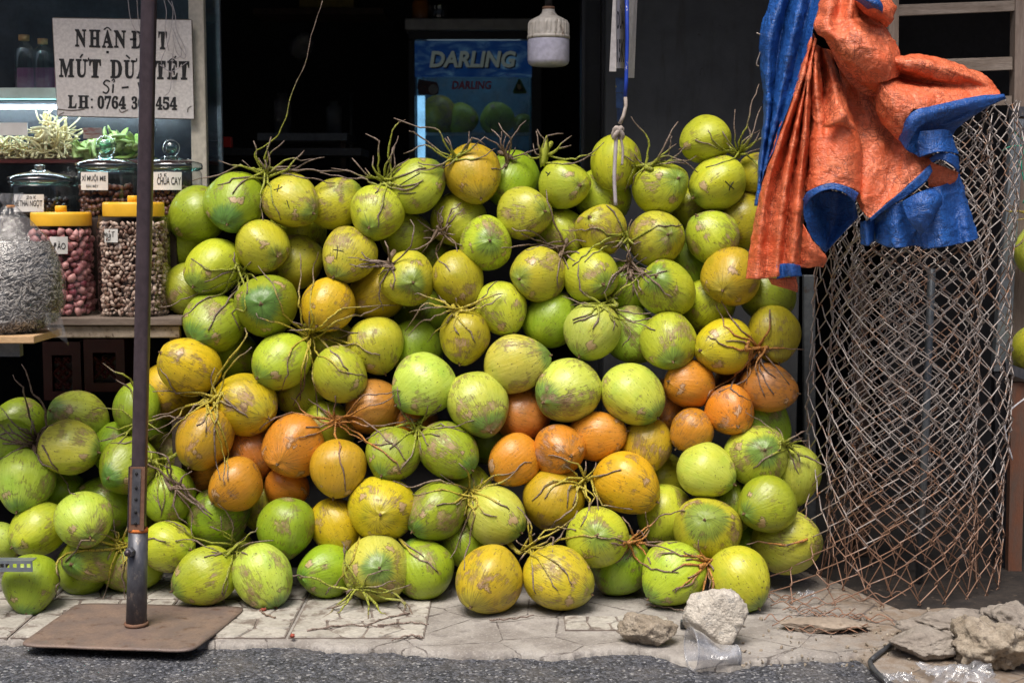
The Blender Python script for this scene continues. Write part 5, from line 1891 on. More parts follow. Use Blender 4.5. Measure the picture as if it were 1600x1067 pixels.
s0 = mpp(b0.y)
square_tube(pole_at(835), pole_at(-80), 11.2 * s0, 'upper_tube', M['steel_dark'])
v, f = tube([pole_at(975), pole_at(830)], [16.2 * s0, 15.4 * s0], 28)
sl_ = mesh('sleeve', v, f, M['steel_blue'], pole)
v, f = tube([pole_at(829.5), pole_at(824.5)], [15.8 * s0, 15.2 * s0], 28)
mesh('sleeve_rim', v, f, M['orange_rim'], sl_)
# perforated angle bolted to the tube
angp = MB()
pa, pb = pole_at(826), pole_at(727)
hw = 12.2 * s0
yf = 12.0 * s0
n = 5
holes = [pa + (pb - pa) * t for t in (.12, .32, .48, .68, .88)]
mesh('slotted_angle', *prism([pa + Vector((-hw, -yf, 0)), pa + Vector((hw, -yf, 0)), pb + Vector((hw, -yf, 0)), pb + Vector((-hw, -yf, 0))], (0, -.004, 0)), M['rust'], pole, smooth=False)
mesh('slotted_angle', *prism([pa + Vector((-hw * 1.12, -yf - .004, 0)), pa + Vector((-hw * .95, -yf - .004, 0)), pb + Vector((-hw * .95, -yf - .004, 0)), pb + Vector((-hw * 1.12, -yf - .004, 0))], (0, .03, 0)), M['steel_dark'], pole, smooth=False)
mesh('slotted_face', *prism([pa + Vector((-hw * .6, -yf - .0045, .02)), pa + Vector((hw * .5, -yf - .0045, .02)), pb + Vector((hw * .5, -yf - .0045, -.005)), pb + Vector((-hw * .6, -yf - .0045, -.005))], (0, -.0012, 0)), M['steel_blue'], pole, smooth=False)
for t in (.12, .3, .5, .68, .9):
    c = pa + (pb - pa) * t + Vector((-.001, -yf - .0062, 0))
    v, f = lathe([(.0042, 0), (.0042, .002)], c, 12, axis=(0, -1, 0))
    mesh('hole', v, f, M['black'], pole)  # flat black disc, the hole's shade painted on
# bolt
c = pole_at(858) + Vector((-6.5 * s0, -14.5 * s0, 0))
v, f = lathe([(8.2 * s0, 0), (8.2 * s0, .012), (6.6 * s0, .016)], c, 6, axis=(-.35, -1, 0))
bo = mesh('bolt', v, f, M['steel_blue'], pole, smooth=False)
v, f = lathe([(4.6 * s0, .012), (4.6 * s0, .024)], c, 14, axis=(-.35, -1, 0))
mesh('thread', v, f, M['steel_dark'], bo)
c = pole_at(838) + Vector((9 * s0, -11.5 * s0, 0))
# weld bead
rgw = random.Random(2)
ww = pole_at(974)
pts = [(ww.x + 16.5 * s0 * math.cos(t), ww.y + 16.5 * s0 * math.sin(t), zp + .008 + .001 * rgw.random()) for t in np.linspace(0, 6.28, 40)]
v, f = tube(pts, [.0045 + .002 * rgw.random() for _ in pts], 6, caps=False)
mesh('weld', v, f, M['rust'], pole)
# bent plate with rounded corners
crn = [(28, 1010), (122, 941), (386, 947), (300, 1021)]
cw = [G(x, y, zp) for x, y in crn]
V, F = [], []
nn = 28
for i in range(nn):
    for j in range(nn):
        u, w = i / (nn - 1), j / (nn - 1)
        # round the corners
        uu, wv = u * 2 - 1, w * 2 - 1
        e = 14
        k = (abs(uu) ** e + abs(wv) ** e) ** (1 / e)
        m_ = max(abs(uu), abs(wv), 1e-6)
        uu, wv = uu * m_ / max(k, 1e-6), wv * m_ / max(k, 1e-6)
        u2, w2 = (uu + 1) / 2, (wv + 1) / 2
        a = cw[0].lerp(cw[3], u2); b = cw[1].lerp(cw[2], u2)
        p = a.lerp(b, w2)
        z = zp + .010 * (1 - w2) ** 2 * (.6 + .6 * (u2 - .2) ** 2) + .0015 * fbm((u * 3, w * 3, 2))
        V.append((p.x, p.y, z))
F = [(i * nn + j, (i + 1) * nn + j, (i + 1) * nn + j + 1, i * nn + j + 1) for i in range(nn - 1) for j in range(nn - 1)]
bp = mesh('base_plate', V, F, M['plate'], pole)
sm = bp.modifiers.new('thick', 'SOLIDIFY'); sm.thickness = .006; sm.offset = -1

# perforated bar poking in at the left edge
YP = -0.16
a, b = P(-60, 876, YP), P(51, 893, YP)
pbv = empty('perforated_bar', P(20, 893, YP), 'grey perforated steel bar poking in at the left photo edge, low over the ground', 'metal bar')
bw = b.x - a.x
mb = MB()
hx = [-14, 3, 11.5, 23, 34.5, 44.5]
hy0, hy1 = P(0, 880.5, YP).z, P(0, 886.5, YP).z
z1, z0 = a.z, b.z
mb.box(a.x, b.x, YP, YP + .002, hy0, z1).box(a.x, b.x, YP, YP + .002, z0, hy1)
xs_ = [a.x]
for h_ in hx:
    xs_ += [P(h_ - 3, 883, YP).x, P(h_ + 3, 883, YP).x]
xs_.append(b.x)
for i in range(0, len(xs_), 2):
    mb.box(xs_[i], xs_[i + 1], YP, YP + .002, hy1, hy0)
mb.box(a.x, b.x, YP + .002, YP + .04, z1 - .002, z1)
mb.build('punched_face', M['galv'], pbv)
mb = MB().box(a.x - .12, a.x, YP, YP + .04, -.016, z1 - .003)
mb.build('upright', M['galv'], pbv)

# ------------------------------------------------------------------ drinks fridge inside the shop
YF = 2.45
sF = mpp(YF)
fx0, fx1 = P(638, 100, YF).x, P(846, 100, YF).x
ftop = P(740, 52, YF).z
fd = empty('drinks_fridge', ((fx0 + fx1) / 2, YF, 0), 'tall blue glass-door drinks fridge at the back of the dark shop', 'fridge')
M['fridge_body'] = mat_plain('fridge_grey', (0.09, 0.10, 0.115), .4)
M['fridge_cap'] = mat_plain('fridge_cap', (0.34, 0.35, 0.37), .35)
bw = MB().box(fx0, fx0 + .03, YF + .05, YF + .6, .05, ftop - .005).box(fx1 - .03, fx1, YF + .05, YF + .6, .05, ftop - .005).box(fx0 + .03, fx1 - .03, YF + .57, YF + .6, .05, ftop - .005).box(fx0 + .03, fx1 - .03, YF + .05, YF + .57, .05, .2)
bw.build('cabinet', M['fridge_body'], fd)
c1, c2 = P(632, 29, YF - .02), P(850, 47, YF - .02)
MB().box(c1.x, c2.x, YF - .02, YF + .62, c2.z, c1.z, .006).build('top_cap', M['fridge_cap'], fd)
a, b = P(642, 52, YF), P(842, 64, YF)
MB().box(fx0, fx1, YF, YF + .045, P(0, 62, YF).z, c2.z - .003, .003).build('door_rail', M['frame_black'], fd)
gx0, gx1 = P(648, 100, YF).x, P(831, 100, YF).x
fr = MB().box(fx0, gx0, YF, YF + .045, .2, P(0, 62, YF).z - .002, .003).box(gx1, fx1, YF, YF + .045, .2, P(0, 62, YF).z - .002, .003)
fr.build('door_frame', M['frame_black'], fd)


def mat_header():
    g = NT('fridge_header')
    v = g.co()
    n = g.noise(g.mapping(v, scale=(1.5, 1, 4), rot=(0, .5, 0)), 5, 6, .65, dist=1.0)
    c = g.mix(g.ramp(n, .42, .72), (0.006, 0.055, 0.22), (0.16, 0.35, 0.52))
    c = g.mix(g.ramp(g.noise(v, 11, 5, .6), .35, .6, 0, .6), c, (0.004, 0.03, 0.16))
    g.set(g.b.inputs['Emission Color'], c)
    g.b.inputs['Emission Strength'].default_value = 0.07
    return g.fin(c, .3)


hz0, hz1 = P(0, 120, YF).z, P(0, 64, YF).z
hd = MB().box(gx0, gx1, YF + .008, YF + .04, hz0, hz1).build('header_panel', mat_header(), fd)
plf = lambda x, y: P(x, y, YF + .006)
v, f = px_text('DARLING', 671, 806, 80, 106, plf, bold=.035, shear=.18)
M['dk'] = mat_plain('letter_shadow', (0.004, 0.012, 0.03), .5)
letters([(p[0] + .006, p[1] + .001, p[2] - .006) for p in v], f, M['dk'], hd, 'letter_shadow')
ls_ = NT('letter_silver'); ls_.b.inputs['Emission Color'].default_value = (0.42, 0.52, 0.50, 1); ls_.b.inputs['Emission Strength'].default_value = .035; ls_.fin((0.4, 0.46, 0.45), .4); M['letter_silver'] = ls_.m
letters(v, f, M.setdefault('letter_silver', mat_worn('letter_silver', (0.34, 0.40, 0.39), (0.48, 0.54, 0.52), (0.20, 0.26, 0.28), scale=22, rough=.4)), hd)
# glass door and lit interior
zlow = P(0, 275, YF).z
MB().box(gx0, gx1, YF + .012, YF + .016, zlow, hz0 - .003).build('glass_door', M['fridge_glass'], fd)
MB().box(gx0, gx1, YF + .010, YF + .03, .2, zlow - .003).build('gap_dark_panel', M['frame_black'], fd)  # dark panel added so gaps in the heap stay black
M['fridge_in'] = mat_plain('fridge_inside', (0.14, 0.30, 0.42), .5)
inn = MB().box(gx0 + .001, gx0 + .006, YF + .05, YF + .55, zlow, hz1).box(gx1 - .006, gx1 - .001, YF + .05, YF + .55, zlow, hz1).box(gx0 + .007, gx1 - .007, YF + .545, YF + .55, zlow, hz1)
inn.build('liner', M['fridge_in'], fd)
fl = NT('added_fridge_lamp'); fl.b.inputs['Emission Color'].default_value = (0.62, 0.85, 1, 1); fl.b.inputs['Emission Strength'].default_value = .3  # glow of the added lamp hidden behind the header
le = NT('fridge_lamp'); le.b.inputs['Emission Color'].default_value = (0.36, 0.70, 1, 1); le.b.inputs['Emission Strength'].default_value = .42
MB().box(gx0 + .008, P(664, 200, YF + .05).x, YF + .05, YF + .06, P(0, 264, YF + .05).z, P(0, 150, YF + .05).z).build('strip_lamp', le.m, fd)
MB().box(gx0 + .05, gx1 - .05, YF + .10, YF + .30, hz1 - .03, hz1 - .01).build('added_top_lamp', fl.m, fd)  # unseen lamp added to light the coconuts inside
for zy in (209,):
    z = P(0, zy, YF + .06).z
    MB().box(gx0 + .008, gx1 - .008, YF + .062, YF + .5, z - .012, z).build('shelf', M['glass_edge'], fd)
    MB().box(gx0 + .008, gx1 - .008, YF + .055, YF + .061, z - .010, z + .004).build('shelf_edge', M.setdefault('shelf_trim', mat_plain('shelf_trim', (0.35, 0.5, 0.6), .3)), fd)
zsh = P(0, 209, YF + .06).z
# stickers on the glass
a, b = P(653, 125, YF + .01), P(686, 149, YF + .01)
q = [P(x, y, YF + .011) for x, y in ((654, 124), (663, 126), (683, 129), (686, 137), (685, 147), (680, 149), (654, 148), (652, 136))]
s1 = mesh('sticker', *prism(q, (0, -.001, 0)), M.setdefault('st_dark', mat_worn('dark_sticker', (0.05, 0.03, 0.05), (0.10, 0.05, 0.07), (0.22, 0.05, 0.05), scale=18, rough=.4)), fd, smooth=False)
v, f = lathe([(7.5 * sF, 0), (7.5 * sF, .001)], P(677, 140, YF + .0085), 20, axis=(0, -1, 0))
mesh('roundel', v, f, M.setdefault('st_pale', mat_worn('pale_roundel', (0.34, 0.38, 0.44), (0.2, 0.22, 0.3), scale=14, rough=.5)), s1, smooth=False)
q = [P(x, y, YF + .011) for x, y in ((810, 124), (813, 124), (823, 144), (821, 147), (803, 147), (801, 144))]
s2 = mesh('sticker', *prism(q, (0, -.001, 0)), M.setdefault('st_green', mat_worn('green_sticker', (0.05, 0.13, 0.035), (0.07, 0.18, 0.05), scale=30, rough=.4)), fd, smooth=False)
q = [P(x, y, YF + .0088) for x, y in ((811.5, 128), (819, 143), (804.5, 143))]
s3 = mesh('inner_triangle', *prism(q, (0, -.0006, 0)), M.setdefault('st_green2', mat_plain('dark_green', (0.015, 0.05, 0.03), .5)), s2, smooth=False)
q = [P(x, y, YF + .0076) for x, y in ((809, 131), (813, 133), (815, 138), (811, 141), (808, 137))]
mesh('flower_mark', *prism(q, (0, -.0006, 0)), M.setdefault('st_cream', mat_plain('cream_print', (0.42, 0.38, 0.24), .5)), s2, smooth=False)
a, b = P(652, 121.5, YF + .01), P(830, 160, YF + .01)
v, f = px_text('DARLING', 706, 768, 127, 140, lambda x, y: P(x, y, YF + .0095), bold=.03, shear=.15)
letters(v, f, M.setdefault('letter_red', mat_plain('red_print', (0.50, 0.02, 0.025), .5)), fd)
# coconuts cooling inside
for k, (px, py, R0, c, lb) in enumerate([(776, 185, 25, 'l', 'green coconut cooling in the fridge, below the triangular sticker side'), (722, 190, 24, 'y', 'dim coconut on the fridge shelf, middle one behind the glass'), (685, 178, 30, 'D', 'pale trimmed coconut on the fridge shelf, beside the lamp strip'), (818, 195, 16, 'g', 'small green coconut at the right end of the fridge shelf')]):
    R_ = R0 * mpp(YF + .25)
    Vm, F = nut_mesh(800 + k, 1.08, R_)
    m = bpy.data.meshes.new('coconut'); m.from_pydata(Vm.tolist(), [], F); m.materials.append(M['coconut'])
    m.polygons.foreach_set('use_smooth', [True] * len(m.polygons))
    o = bpy.data.objects.new('coconut', m)
    x = P(px, py, YF + .25).x
    o.location = (x, YF + .25, zsh + R_ * 1.02)
    o.rotation_euler = (.3 + k, .4 * k, k)
    o.color = COLS[c]
    col.objects.link(o)
    tag(o, lb, 'coconut', 'coconuts in the fridge')
# drinking jars on the fridge top
for k, (px, w, mt, lb) in enumerate([(657, 13, 'amber', 'amber jar standing on the fridge top'), (686, 15, 'glass_lid', 'clear jar standing on the fridge top beside the amber one')]):
    if mt == 'amber': M['amber'] = mat_plain('amber_syrup', (0.30, 0.11, 0.02), .2)
    Y = YF + .1
    s = mpp(Y)
    c = P(px, 27, Y)
    j = empty('glass_jar', (c.x, Y, c1.z), lb, 'jar')
    v, f = lathe([(w * s * .9, .001), (w * s, .01), (w * s, .085), (w * s * .8, .1)], (c.x, Y, c1.z), 20)
    mesh('jar_wall', v, f, M[mt], j)
    v, f = lathe([(w * s * .84, .101), (w * s * .84, .118)], (c.x, Y, c1.z), 20)
    mesh('lid', v, f, M['frame_black'], j)

# ------------------------------------------------------------------ lamp hung under the awning
YL = 0.62
sL = mpp(YL)
px = 857
lb = empty('hanging_lamp', P(px, 105, YL), 'dusty white bulb-shaped hanging lamp, unlit, in front of the dark doorway', 'lamp')
x, y = P(px, 60, YL).x, YL
Z = lambda py: P(px, py, YL).z
v, f = lathe([(20 * sL, Z(104)), (26 * sL, Z(103.2)), (30.5 * sL, Z(100)), (32 * sL, Z(95)), (32 * sL, Z(64)), (31.5 * sL, Z(61))], (x, y, 0), 48)
M['lamp_lens'] = mat_worn('lamp_diffuser', (0.46, 0.45, 0.58), (0.52, 0.51, 0.64), (0.36, 0.30, 0.28), scale=9, rough=.35, bump=.05, spot=(.68, .8))
mesh('diffuser', v, f, M['lamp_lens'], lb)
M['lamp_body'] = mat_worn('lamp_housing', (0.52, 0.48, 0.44), (0.60, 0.56, 0.52), (0.16, 0.11, 0.08), scale=22, rough=.5, stretch=(1, 1, .5), spot=(.56, .68))
v, f = lathe([(32.6 * sL, Z(61.5)), (32.8 * sL, Z(58)), (32.0 * sL, Z(56))], (x, y, 0), 48)
mesh('collar', v, f, M['lamp_body'], lb)
pr = [(31.6, 56), (32, 50), (31.6, 38), (29, 33), (22, 29), (14, 25), (10, 20), (9, 13)]
V, F = [], []
n = 96
for (r, py) in pr:
    for k in range(n):
        t = 2 * math.pi * k / n
        g_ = (1 - .045 * (math.sin(t * 26) > 0)) if 36 < py < 55 else 1
        V.append((x + r * sL * g_ * math.cos(t), y + r * sL * g_ * math.sin(t), Z(py)))
F = [(i * n + k, i * n + (k + 1) % n, (i + 1) * n + (k + 1) % n, (i + 1) * n + k) for i in range(len(pr) - 1) for k in range(n)]
mesh('ribbed_housing', V, F, M['lamp_body'], lb, smooth=False)
v, f = lathe([(9.4 * sL, Z(15.5)), (9.6 * sL, Z(12)), (9 * sL, Z(11))], (x, y, 0), 24)
mesh('cap', v, f, M['rust'], lb)
v, f = tube([(x, y, Z(11)), (x, y, 2.70)], 6 * sL, 10)
mesh('socket', v, f, M['frame_black'], lb)

# ------------------------------------------------------------------ price board on a string
YK = 0.30
M['pole_blue'] = mat_worn('blue_paint', (0.012, 0.05, 0.42), (0.018, 0.07, 0.50), (0.60, 0.58, 0.58), scale=26, rough=.5, spot=(.60, .64), bump=.1, stretch=(1, 1, .4))
M['board_white'] = mat_worn('price_board', (0.58, 0.55, 0.55), (0.64, 0.61, 0.60), (0.32, 0.26, 0.22), scale=9, rough=.55, spot=(.66, .76))
pbd = empty('price_board', P(972, 115, YK), 'white price board seen edge on, hung from a blue bar above the knotted string', 'sign')
def slab(px0, py0, px1, py1, dy0, dy1, name, mat, px0b=None, px1b=None, th=.003):
    """board turned almost edge-on: its far edge is dy1 behind its near edge"""
    q = [P(px0, py0, YK + dy0), P(px1, py0, YK + dy1), P(px1b if px1b is not None else px1, py1, YK + dy1), P(px0b if px0b is not None else px0, py1, YK + dy0)]
    return mesh(name, *prism(q, (.0, th, 0)), mat, pbd, smooth=False), q
mainb, qq = slab(963, -80, 976, 107, -.06, .08, 'board', M['board_white'])
slab(961.5, -80, 962.8, 112, -.07, -.055, 'board_edge', M['board_white'], px0b=952)
slab(983, -80, 999, 122, .0, .10, 'rear_board', M['board_white'], px0b=981, px1b=991)
def plk(x, y):
    a = (x - 963) / 13
    p = P(x, y, YK - .06 + .14 * a)
    return p + (CAM - p).normalized() * .0025
for body, y0, y1 in (('DỪA', 8, 46), ('15K', 62, 98)):
    v, f = px_text(body, 964.4, 975, y0, y1, plk, bold=.02)
    letters(v, f, M['ink'], mainb)
v, f = tube([P(978.5, -80, YK - .01), P(980, 60, YK - .01), P(978.5, 125, YK - .01), P(977, 152, YK - .01)], 3.0 * mpp(YK), 8)
mesh('blue_bar', v, f, M['pole_blue'], pbd)
M['rag'] = mat_worn('dirty_cord', (0.36, 0.30, 0.27), (0.46, 0.40, 0.36), scale=40, rough=.8)
v, f = tube([P(977, 150, YK - .01), P(978, 165, YK - .012), P(974, 182, YK - .02), P(968, 194, YK - .02)], [2.8 * mpp(YK)] * 4, 8)
mesh('cord', v, f, M['rag'], pbd)
bt = MB()
for (x0, x1, y0, y1) in ((962, 976, 122, 145), (962.5, 974, 146, 170), (964, 973, 171, 190)):
    bt.add(*prism([P(x0, y0, YK + .01), P(x1, y0, YK + .03), P(x1, y1, YK + .03), P(x0, y1, YK + .01)], (0, .004, 0)))
bt.build('dark_tag', M.setdefault('tag_blue', mat_worn('dark_blue_tag', (0.008, 0.018, 0.06), (0.02, 0.05, 0.14), (0.50, 0.42, 0.05), scale=22, rough=.3, spot=(.66, .69))), pbd)
# knot
rk = random.Random(9)
kn = []
kc = P(965, 208, YK - .02)
for i in range(40):
    t = i / 39 * 6.28 * 2.4
    kn.append(kc + Vector((.013 * math.cos(t) * (1 + .3 * math.sin(t * 1.7)), .010 * math.sin(t), .016 * math.sin(t * 1.3 + .4))))
v, f = tube(kn, .0075, 7)
kt = empty('white_string', P(963, 320, YK - .02), 'dirty white string with a big knot, hanging over the top coconuts', 'string')
mesh('knot', v, f, M['rag'], kt)
for pts, r in (([(963, 212), (961, 250), (960, 280), (962, 321)], 3.0), ([(970, 214), (973, 236), (972, 258)], 2.0)):
    pp = []
    for (x_, y_) in catmull(pts, 20):
        h = hit(x_, y_)
        Y = YK - .02
        if h[0] is not None: Y = min(Y, h[0].y - .006)
        pp.append(P(x_, y_, Y))
    v, f = tube(pp, r * mpp(YK), 7)
    mesh('strand', v, f, M['string'] if r > 2.5 else M['rag'], kt)

# dim things at the back of the shop
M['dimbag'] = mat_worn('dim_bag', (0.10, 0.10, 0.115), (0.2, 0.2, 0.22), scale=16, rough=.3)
V, F, T = blobs([P(470, 72, 2.2)], .075, (1.3, .7, .85), .12, 3, ICO2)
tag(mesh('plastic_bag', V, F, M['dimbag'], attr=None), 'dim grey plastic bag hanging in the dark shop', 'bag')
tag(mesh('wall_pipe', *tube([P(549, 146, 3.0), P(549, 262, 3.0)], .008, 8), M['galv_dark']), 'thin grey pipe standing in the dark shop', 'pipe')
a, b = P(343, 214, 1.3), P(361, 231, 1.3)
rp = empty('red_box', (a.x, 1.3, b.z), 'small red packet on a shelf in the dark, right of the display case', 'packet')
MB().box(a.x, b.x, 1.3, 1.34, b.z, a.z, .002).build('packet_body', M.setdefault('red', mat_plain('red_plastic', (0.42, 0.02, 0.015), .4)), rp)
MB().box(a.x - .3, b.x + .5, 1.28, 1.6, b.z - .03, b.z - .002).build('ledge', M['dark'], rp)

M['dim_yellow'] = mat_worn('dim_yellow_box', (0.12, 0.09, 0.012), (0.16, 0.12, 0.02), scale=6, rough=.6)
a, b = P(466, -30, 2.5), P(552, 12, 2.5)
sh = empty('wall_shelf', (a.x, 2.5, b.z - .03), 'dim shelf board in the dark shop, left of the fridge', 'shelf')
MB().box(P(395, 0, 2.5).x, P(600, 0, 2.5).x, 2.5, 2.8, b.z - .03, b.z - .002, .002).build('shelf_board', M['wood_dark'], sh)
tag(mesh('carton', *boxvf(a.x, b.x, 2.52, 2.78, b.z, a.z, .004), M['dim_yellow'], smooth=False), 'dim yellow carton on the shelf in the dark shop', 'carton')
z2 = P(500, 208, 2.3).z
s2 = empty('low_bench', (P(470, 0, 2.3).x, 2.3, 0), 'dim bench board behind the heap in the dark shop, left of the fridge', 'bench')
MB().box(P(398, 0, 2.3).x, P(540, 0, 2.3).x, 2.3, 2.7, z2 - .035, z2, .003).build('bench_top', M['galv_dark'], s2)
for x_ in (402, 528):
    MB().box(P(x_, 0, 2.3).x, P(x_ + 8, 0, 2.3).x, 2.33, 2.37, 0, z2 - .036).build('leg', M['wood_dark'], s2)
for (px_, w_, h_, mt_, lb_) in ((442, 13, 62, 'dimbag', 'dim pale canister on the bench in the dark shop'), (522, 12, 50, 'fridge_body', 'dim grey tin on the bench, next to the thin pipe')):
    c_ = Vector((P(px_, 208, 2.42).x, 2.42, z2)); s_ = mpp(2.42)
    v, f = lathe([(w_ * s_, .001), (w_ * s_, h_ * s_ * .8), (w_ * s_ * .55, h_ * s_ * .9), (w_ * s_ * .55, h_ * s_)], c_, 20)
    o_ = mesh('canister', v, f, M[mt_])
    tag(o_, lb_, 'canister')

# ------------------------------------------------------------------ rolled chain-link fencing
RC = P(1414, 960, 0.30)
RCX, RCY = RC.x, 0.30
roll = empty('chain_link_roll', (RCX, RCY, 0), 'upright roll of rusty chain-link fencing under the tarpaulin, its foot spreading onto the ground', 'fence roll')
PP, HH = 0.0415, 0.0425
NH = 34
rgc = random.Random(12)
TURNS = 2.25
R0_, R1_ = 0.325, 0.165


def spiral(s):
    """point and outward normal of the rolled sheet at arc length s from its outer end (front left)"""
    th = 0.0
    # invert arc length approximately: r shrinks linearly with angle
    k = (R0_ - R1_) / (TURNS * 2 * math.pi)
    A, B = -k / 2, R0_
    disc = max(B * B + 4 * A * s, 1e-6)
    th = (-B + math.sqrt(disc)) / (2 * A)
    r = R0_ - k * th
    a = math.pi * 0.93 + th                     # starts at the front left, runs across the front to the right
    r *= 1 + .03 * math.sin(2 * a + .5) + .03 * math.sin(3 * a + 1 + th * .4)
    return Vector((RCX + r * math.cos(a), RCY + r * math.sin(a) * .97, 0)), Vector((math.cos(a), math.sin(a), 0)), a


Ltot = (R0_ + R1_) / 2 * TURNS * 2 * math.pi
NW = int(Ltot / PP)
ZTOP = P(1500, 165, 0.0).z


def roll_point(s, z, off):
    p, n, a = spiral(max(s, 0.0))
    if s < 0:                                    # loose outer end swings off to the left
        p = p + Vector((s * .75, s * -.10 - .02, 0))
    p = p + n * off
    z2 = z
    q = Vector((p.x, p.y, z2))
    # crumple and lean
    u = 1 - max(0.0, min(1.0, z / 0.42))
    front = max(0.0, -n.y)
    left = max(0.0, -n.x)
    outer = max(0.0, 1 - s / 1.9)
    fl = u * u * outer
    q.x += -fl * (.19 * left + .07 * front) - .10 * u ** 3 * outer * left
    q.y += -fl * .05 * front
    q.x += .020 * fbm((s * 2.2, z * 2.6, 1)) + .006 * fbm((s * 11, z * 9, 2)) + .020 * (z - .7) * .35
    q.y += .020 * fbm((s * 2.2, z * 2.6, 9)) + .006 * fbm((s * 11, z * 9, 6))
    q.z += .010 * fbm((s * 3, z * 2, 4))
    return q


wires = 0
for k in range(-7, NW):
    s0_ = k * PP
    shear = .10 * s0_ + .006 * math.sin(k * .7)
    pts = []
    low = 0.006
    top = ZTOP + .02 * math.sin(k * 1.3) - (.10 if k > 40 else 0)
    if k < 0: top = .62 + .10 * k + rgc.uniform(-.05, .05)
    ph = (k % 2)
    nseg = int(top / HH)
    if nseg < 3: continue
    for i in range(nseg + 1):
        side = 1 if (i + k) % 2 else 0
        s = s0_ + (PP + .0035) * side - .0017
        z = low + i * HH + (shear % (2 * HH)) * 0
        z = z + .12 * (s0_ * .25) * (z > .02)
        off = .0022 * (1 if side else -1)
        j = rgc.gauss(0, .0026)
        e = .0042
        if i == 0: z = max(z, .006)
        pts.append(roll_point(s, max(z - e, .005), off - .0022 + j))
        pts.append(roll_point(s + (.0018 if side else -.0018), z, off))
        pts.append(roll_point(s, z + e, off + .0022 + j))
    for p in pts:
        if p.z < .004: p.z = .004
    v, f = tube(pts, .00205, 5, caps=False)
    mesh('wire', v, f, M['wire'], roll)
    wires += 1
# torn wires tangled inside the roll
for i in range(26):
    a_ = rgc.uniform(0, 6.28); rr_ = rgc.uniform(.03, .17)
    z_ = rgc.uniform(.05, .9)
    p = Vector((RCX + rr_ * math.cos(a_), RCY + rr_ * math.sin(a_), z_))
    pts = []
    for k in range(rgc.randint(6, 14)):
        pts.append(p.copy())
        p = p + Vector((.028 * (1 if k % 2 else -1) + rgc.gauss(0, .006), rgc.gauss(0, .010), .036 + rgc.gauss(0, .006)))
    v, f = tube(catmull([tuple(q_) for q_ in pts], len(pts) * 3), .0019, 5)
    mesh('wire', v, f, M['wire'], roll)
# stray broken wires dragging on the ground at the foot
for i in range(16):
    x0 = rgc.uniform(1170, 1330); y0_ = rgc.uniform(930, 985)
    n_ = rgc.randint(5, 9)
    pts = []
    x, y = x0, y0_
    for q_ in range(n_):
        pts.append(G(x, y, .004 + .008 * rgc.random() + (.02 if q_ % 2 else 0) * rgc.random()))
        x += rgc.uniform(10, 22); y += (9 if q_ % 2 else -8) + rgc.uniform(-3, 3.5)
    v, f = tube([Vector(p) for p in catmull([tuple(p) for p in pts], n_ * 4)], .0018, 5)
    mesh('wire', v, f, M['wire'], roll)

# ------------------------------------------------------------------ posts, ladder and rails round the roll
def post(name, x0, x1, ytop, ybot, Y, dep, mat, label, cat, x0b=None, x1b=None, group=None):
    q = [P(x0, ytop, Y), P(x1, ytop, Y), P(x1b if x1b is not None else x1, ybot, Y), P(x0b if x0b is not None else x0, ybot, Y)]
    if q[2].z < .05:
        q[2] = Vector((q[2].x, Y, 0)); q[3] = Vector((q[3].x, Y, 0))
    o = mesh(name, *prism(q, (0, dep, 0)), mat, smooth=False)
    bv = o.modifiers.new('edge', 'BEVEL'); bv.width = .003; bv.segments = 2
    return tag(o, label, cat, group)


post('steel_channel', 1256, 1274, 430, 925, 0.58, .03, M['galv_dark'], 'dull grey steel channel standing left of the chain-link roll', 'steel post')
post('timber_post', 1335, 1356, 420, 935, 0.62, .05, M['wood_dark'], 'dark reddish timber post behind the chain-link roll', 'wooden post')
v, f = tube([P(1456, 420, .26), P(1445, 700, .25), P(1436, 905, .24)], .0125, 12)
tag(mesh('steel_pipe', v, f, M['galv_dark']), 'grey pipe standing inside the chain-link roll', 'pipe')
gp = empty('scaffold_post', P(1575, 900, .50), 'grey steel post with a bolted head plate, right of the chain-link roll', 'steel post')
q = [P(1582, 188, .48), P(1601, 188, .48), P(1571, 575, .48), P(1549, 575, .48)]
MBx = prism([P(1583, 186, .48), P(1600, 186, .48), P(1577, 580, .48), P(1574, 930, .48), P(1553, 930, .48), P(1553, 580, .48)][:3] + [P(1553, 580, .48)], (0, .035, 0))
mesh('shaft', *MBx, M['galv'], gp, smooth=False)
mesh('head_plate', *prism([P(1584, 166, .475), P(1612, 168, .475), P(1612, 183, .475), P(1584, 181, .475)], (0, .05, 0)), M['steel_blue'], gp, smooth=False)
mesh('lower_shaft', *prism([P(1554, 583, .48), P(1576, 583, .48), Vector((P(1574, 930, .48).x, .48, 0)), Vector((P(1556, 930, .48).x, .48, 0))], (0, .035, 0)), M['frame_black'], gp, smooth=False)
ra = empty('rusty_rail', P(1590, 900, .40), 'rust-brown timber and steel upright at the right photo edge', 'post')
mesh('upright', *prism([P(1581, 598, .40), P(1604, 598, .40), Vector((P(1596, 900, .40).x, .40, 0)), Vector((P(1575, 900, .40).x, .40, 0))], (0, .03, 0)), mat_worn('rusty_upright', (0.17, 0.065, 0.035), (0.11, 0.075, 0.06), (0.24, 0.10, 0.045), scale=7, rough=.8, stretch=(4, 4, 1)), ra, smooth=False)
mesh('bracket', *prism([P(1572, 566, .38), P(1622, 585, .38), P(1622, 602, .38), P(1572, 582, .38)], (0, .04, 0)), M['steel_blue'], ra, smooth=False)
ld = empty('wooden_ladder', P(1590, 620, .55), 'weathered wooden ladder frame at the upper right corner, behind the tarpaulin', 'ladder')
mesh('rail', *prism([P(1588, -60, .52), P(1640, -60, .52), P(1640, 640, .52), P(1578, 640, .52)], (0, .05, 0)), M['wood_post'], ld, smooth=False)
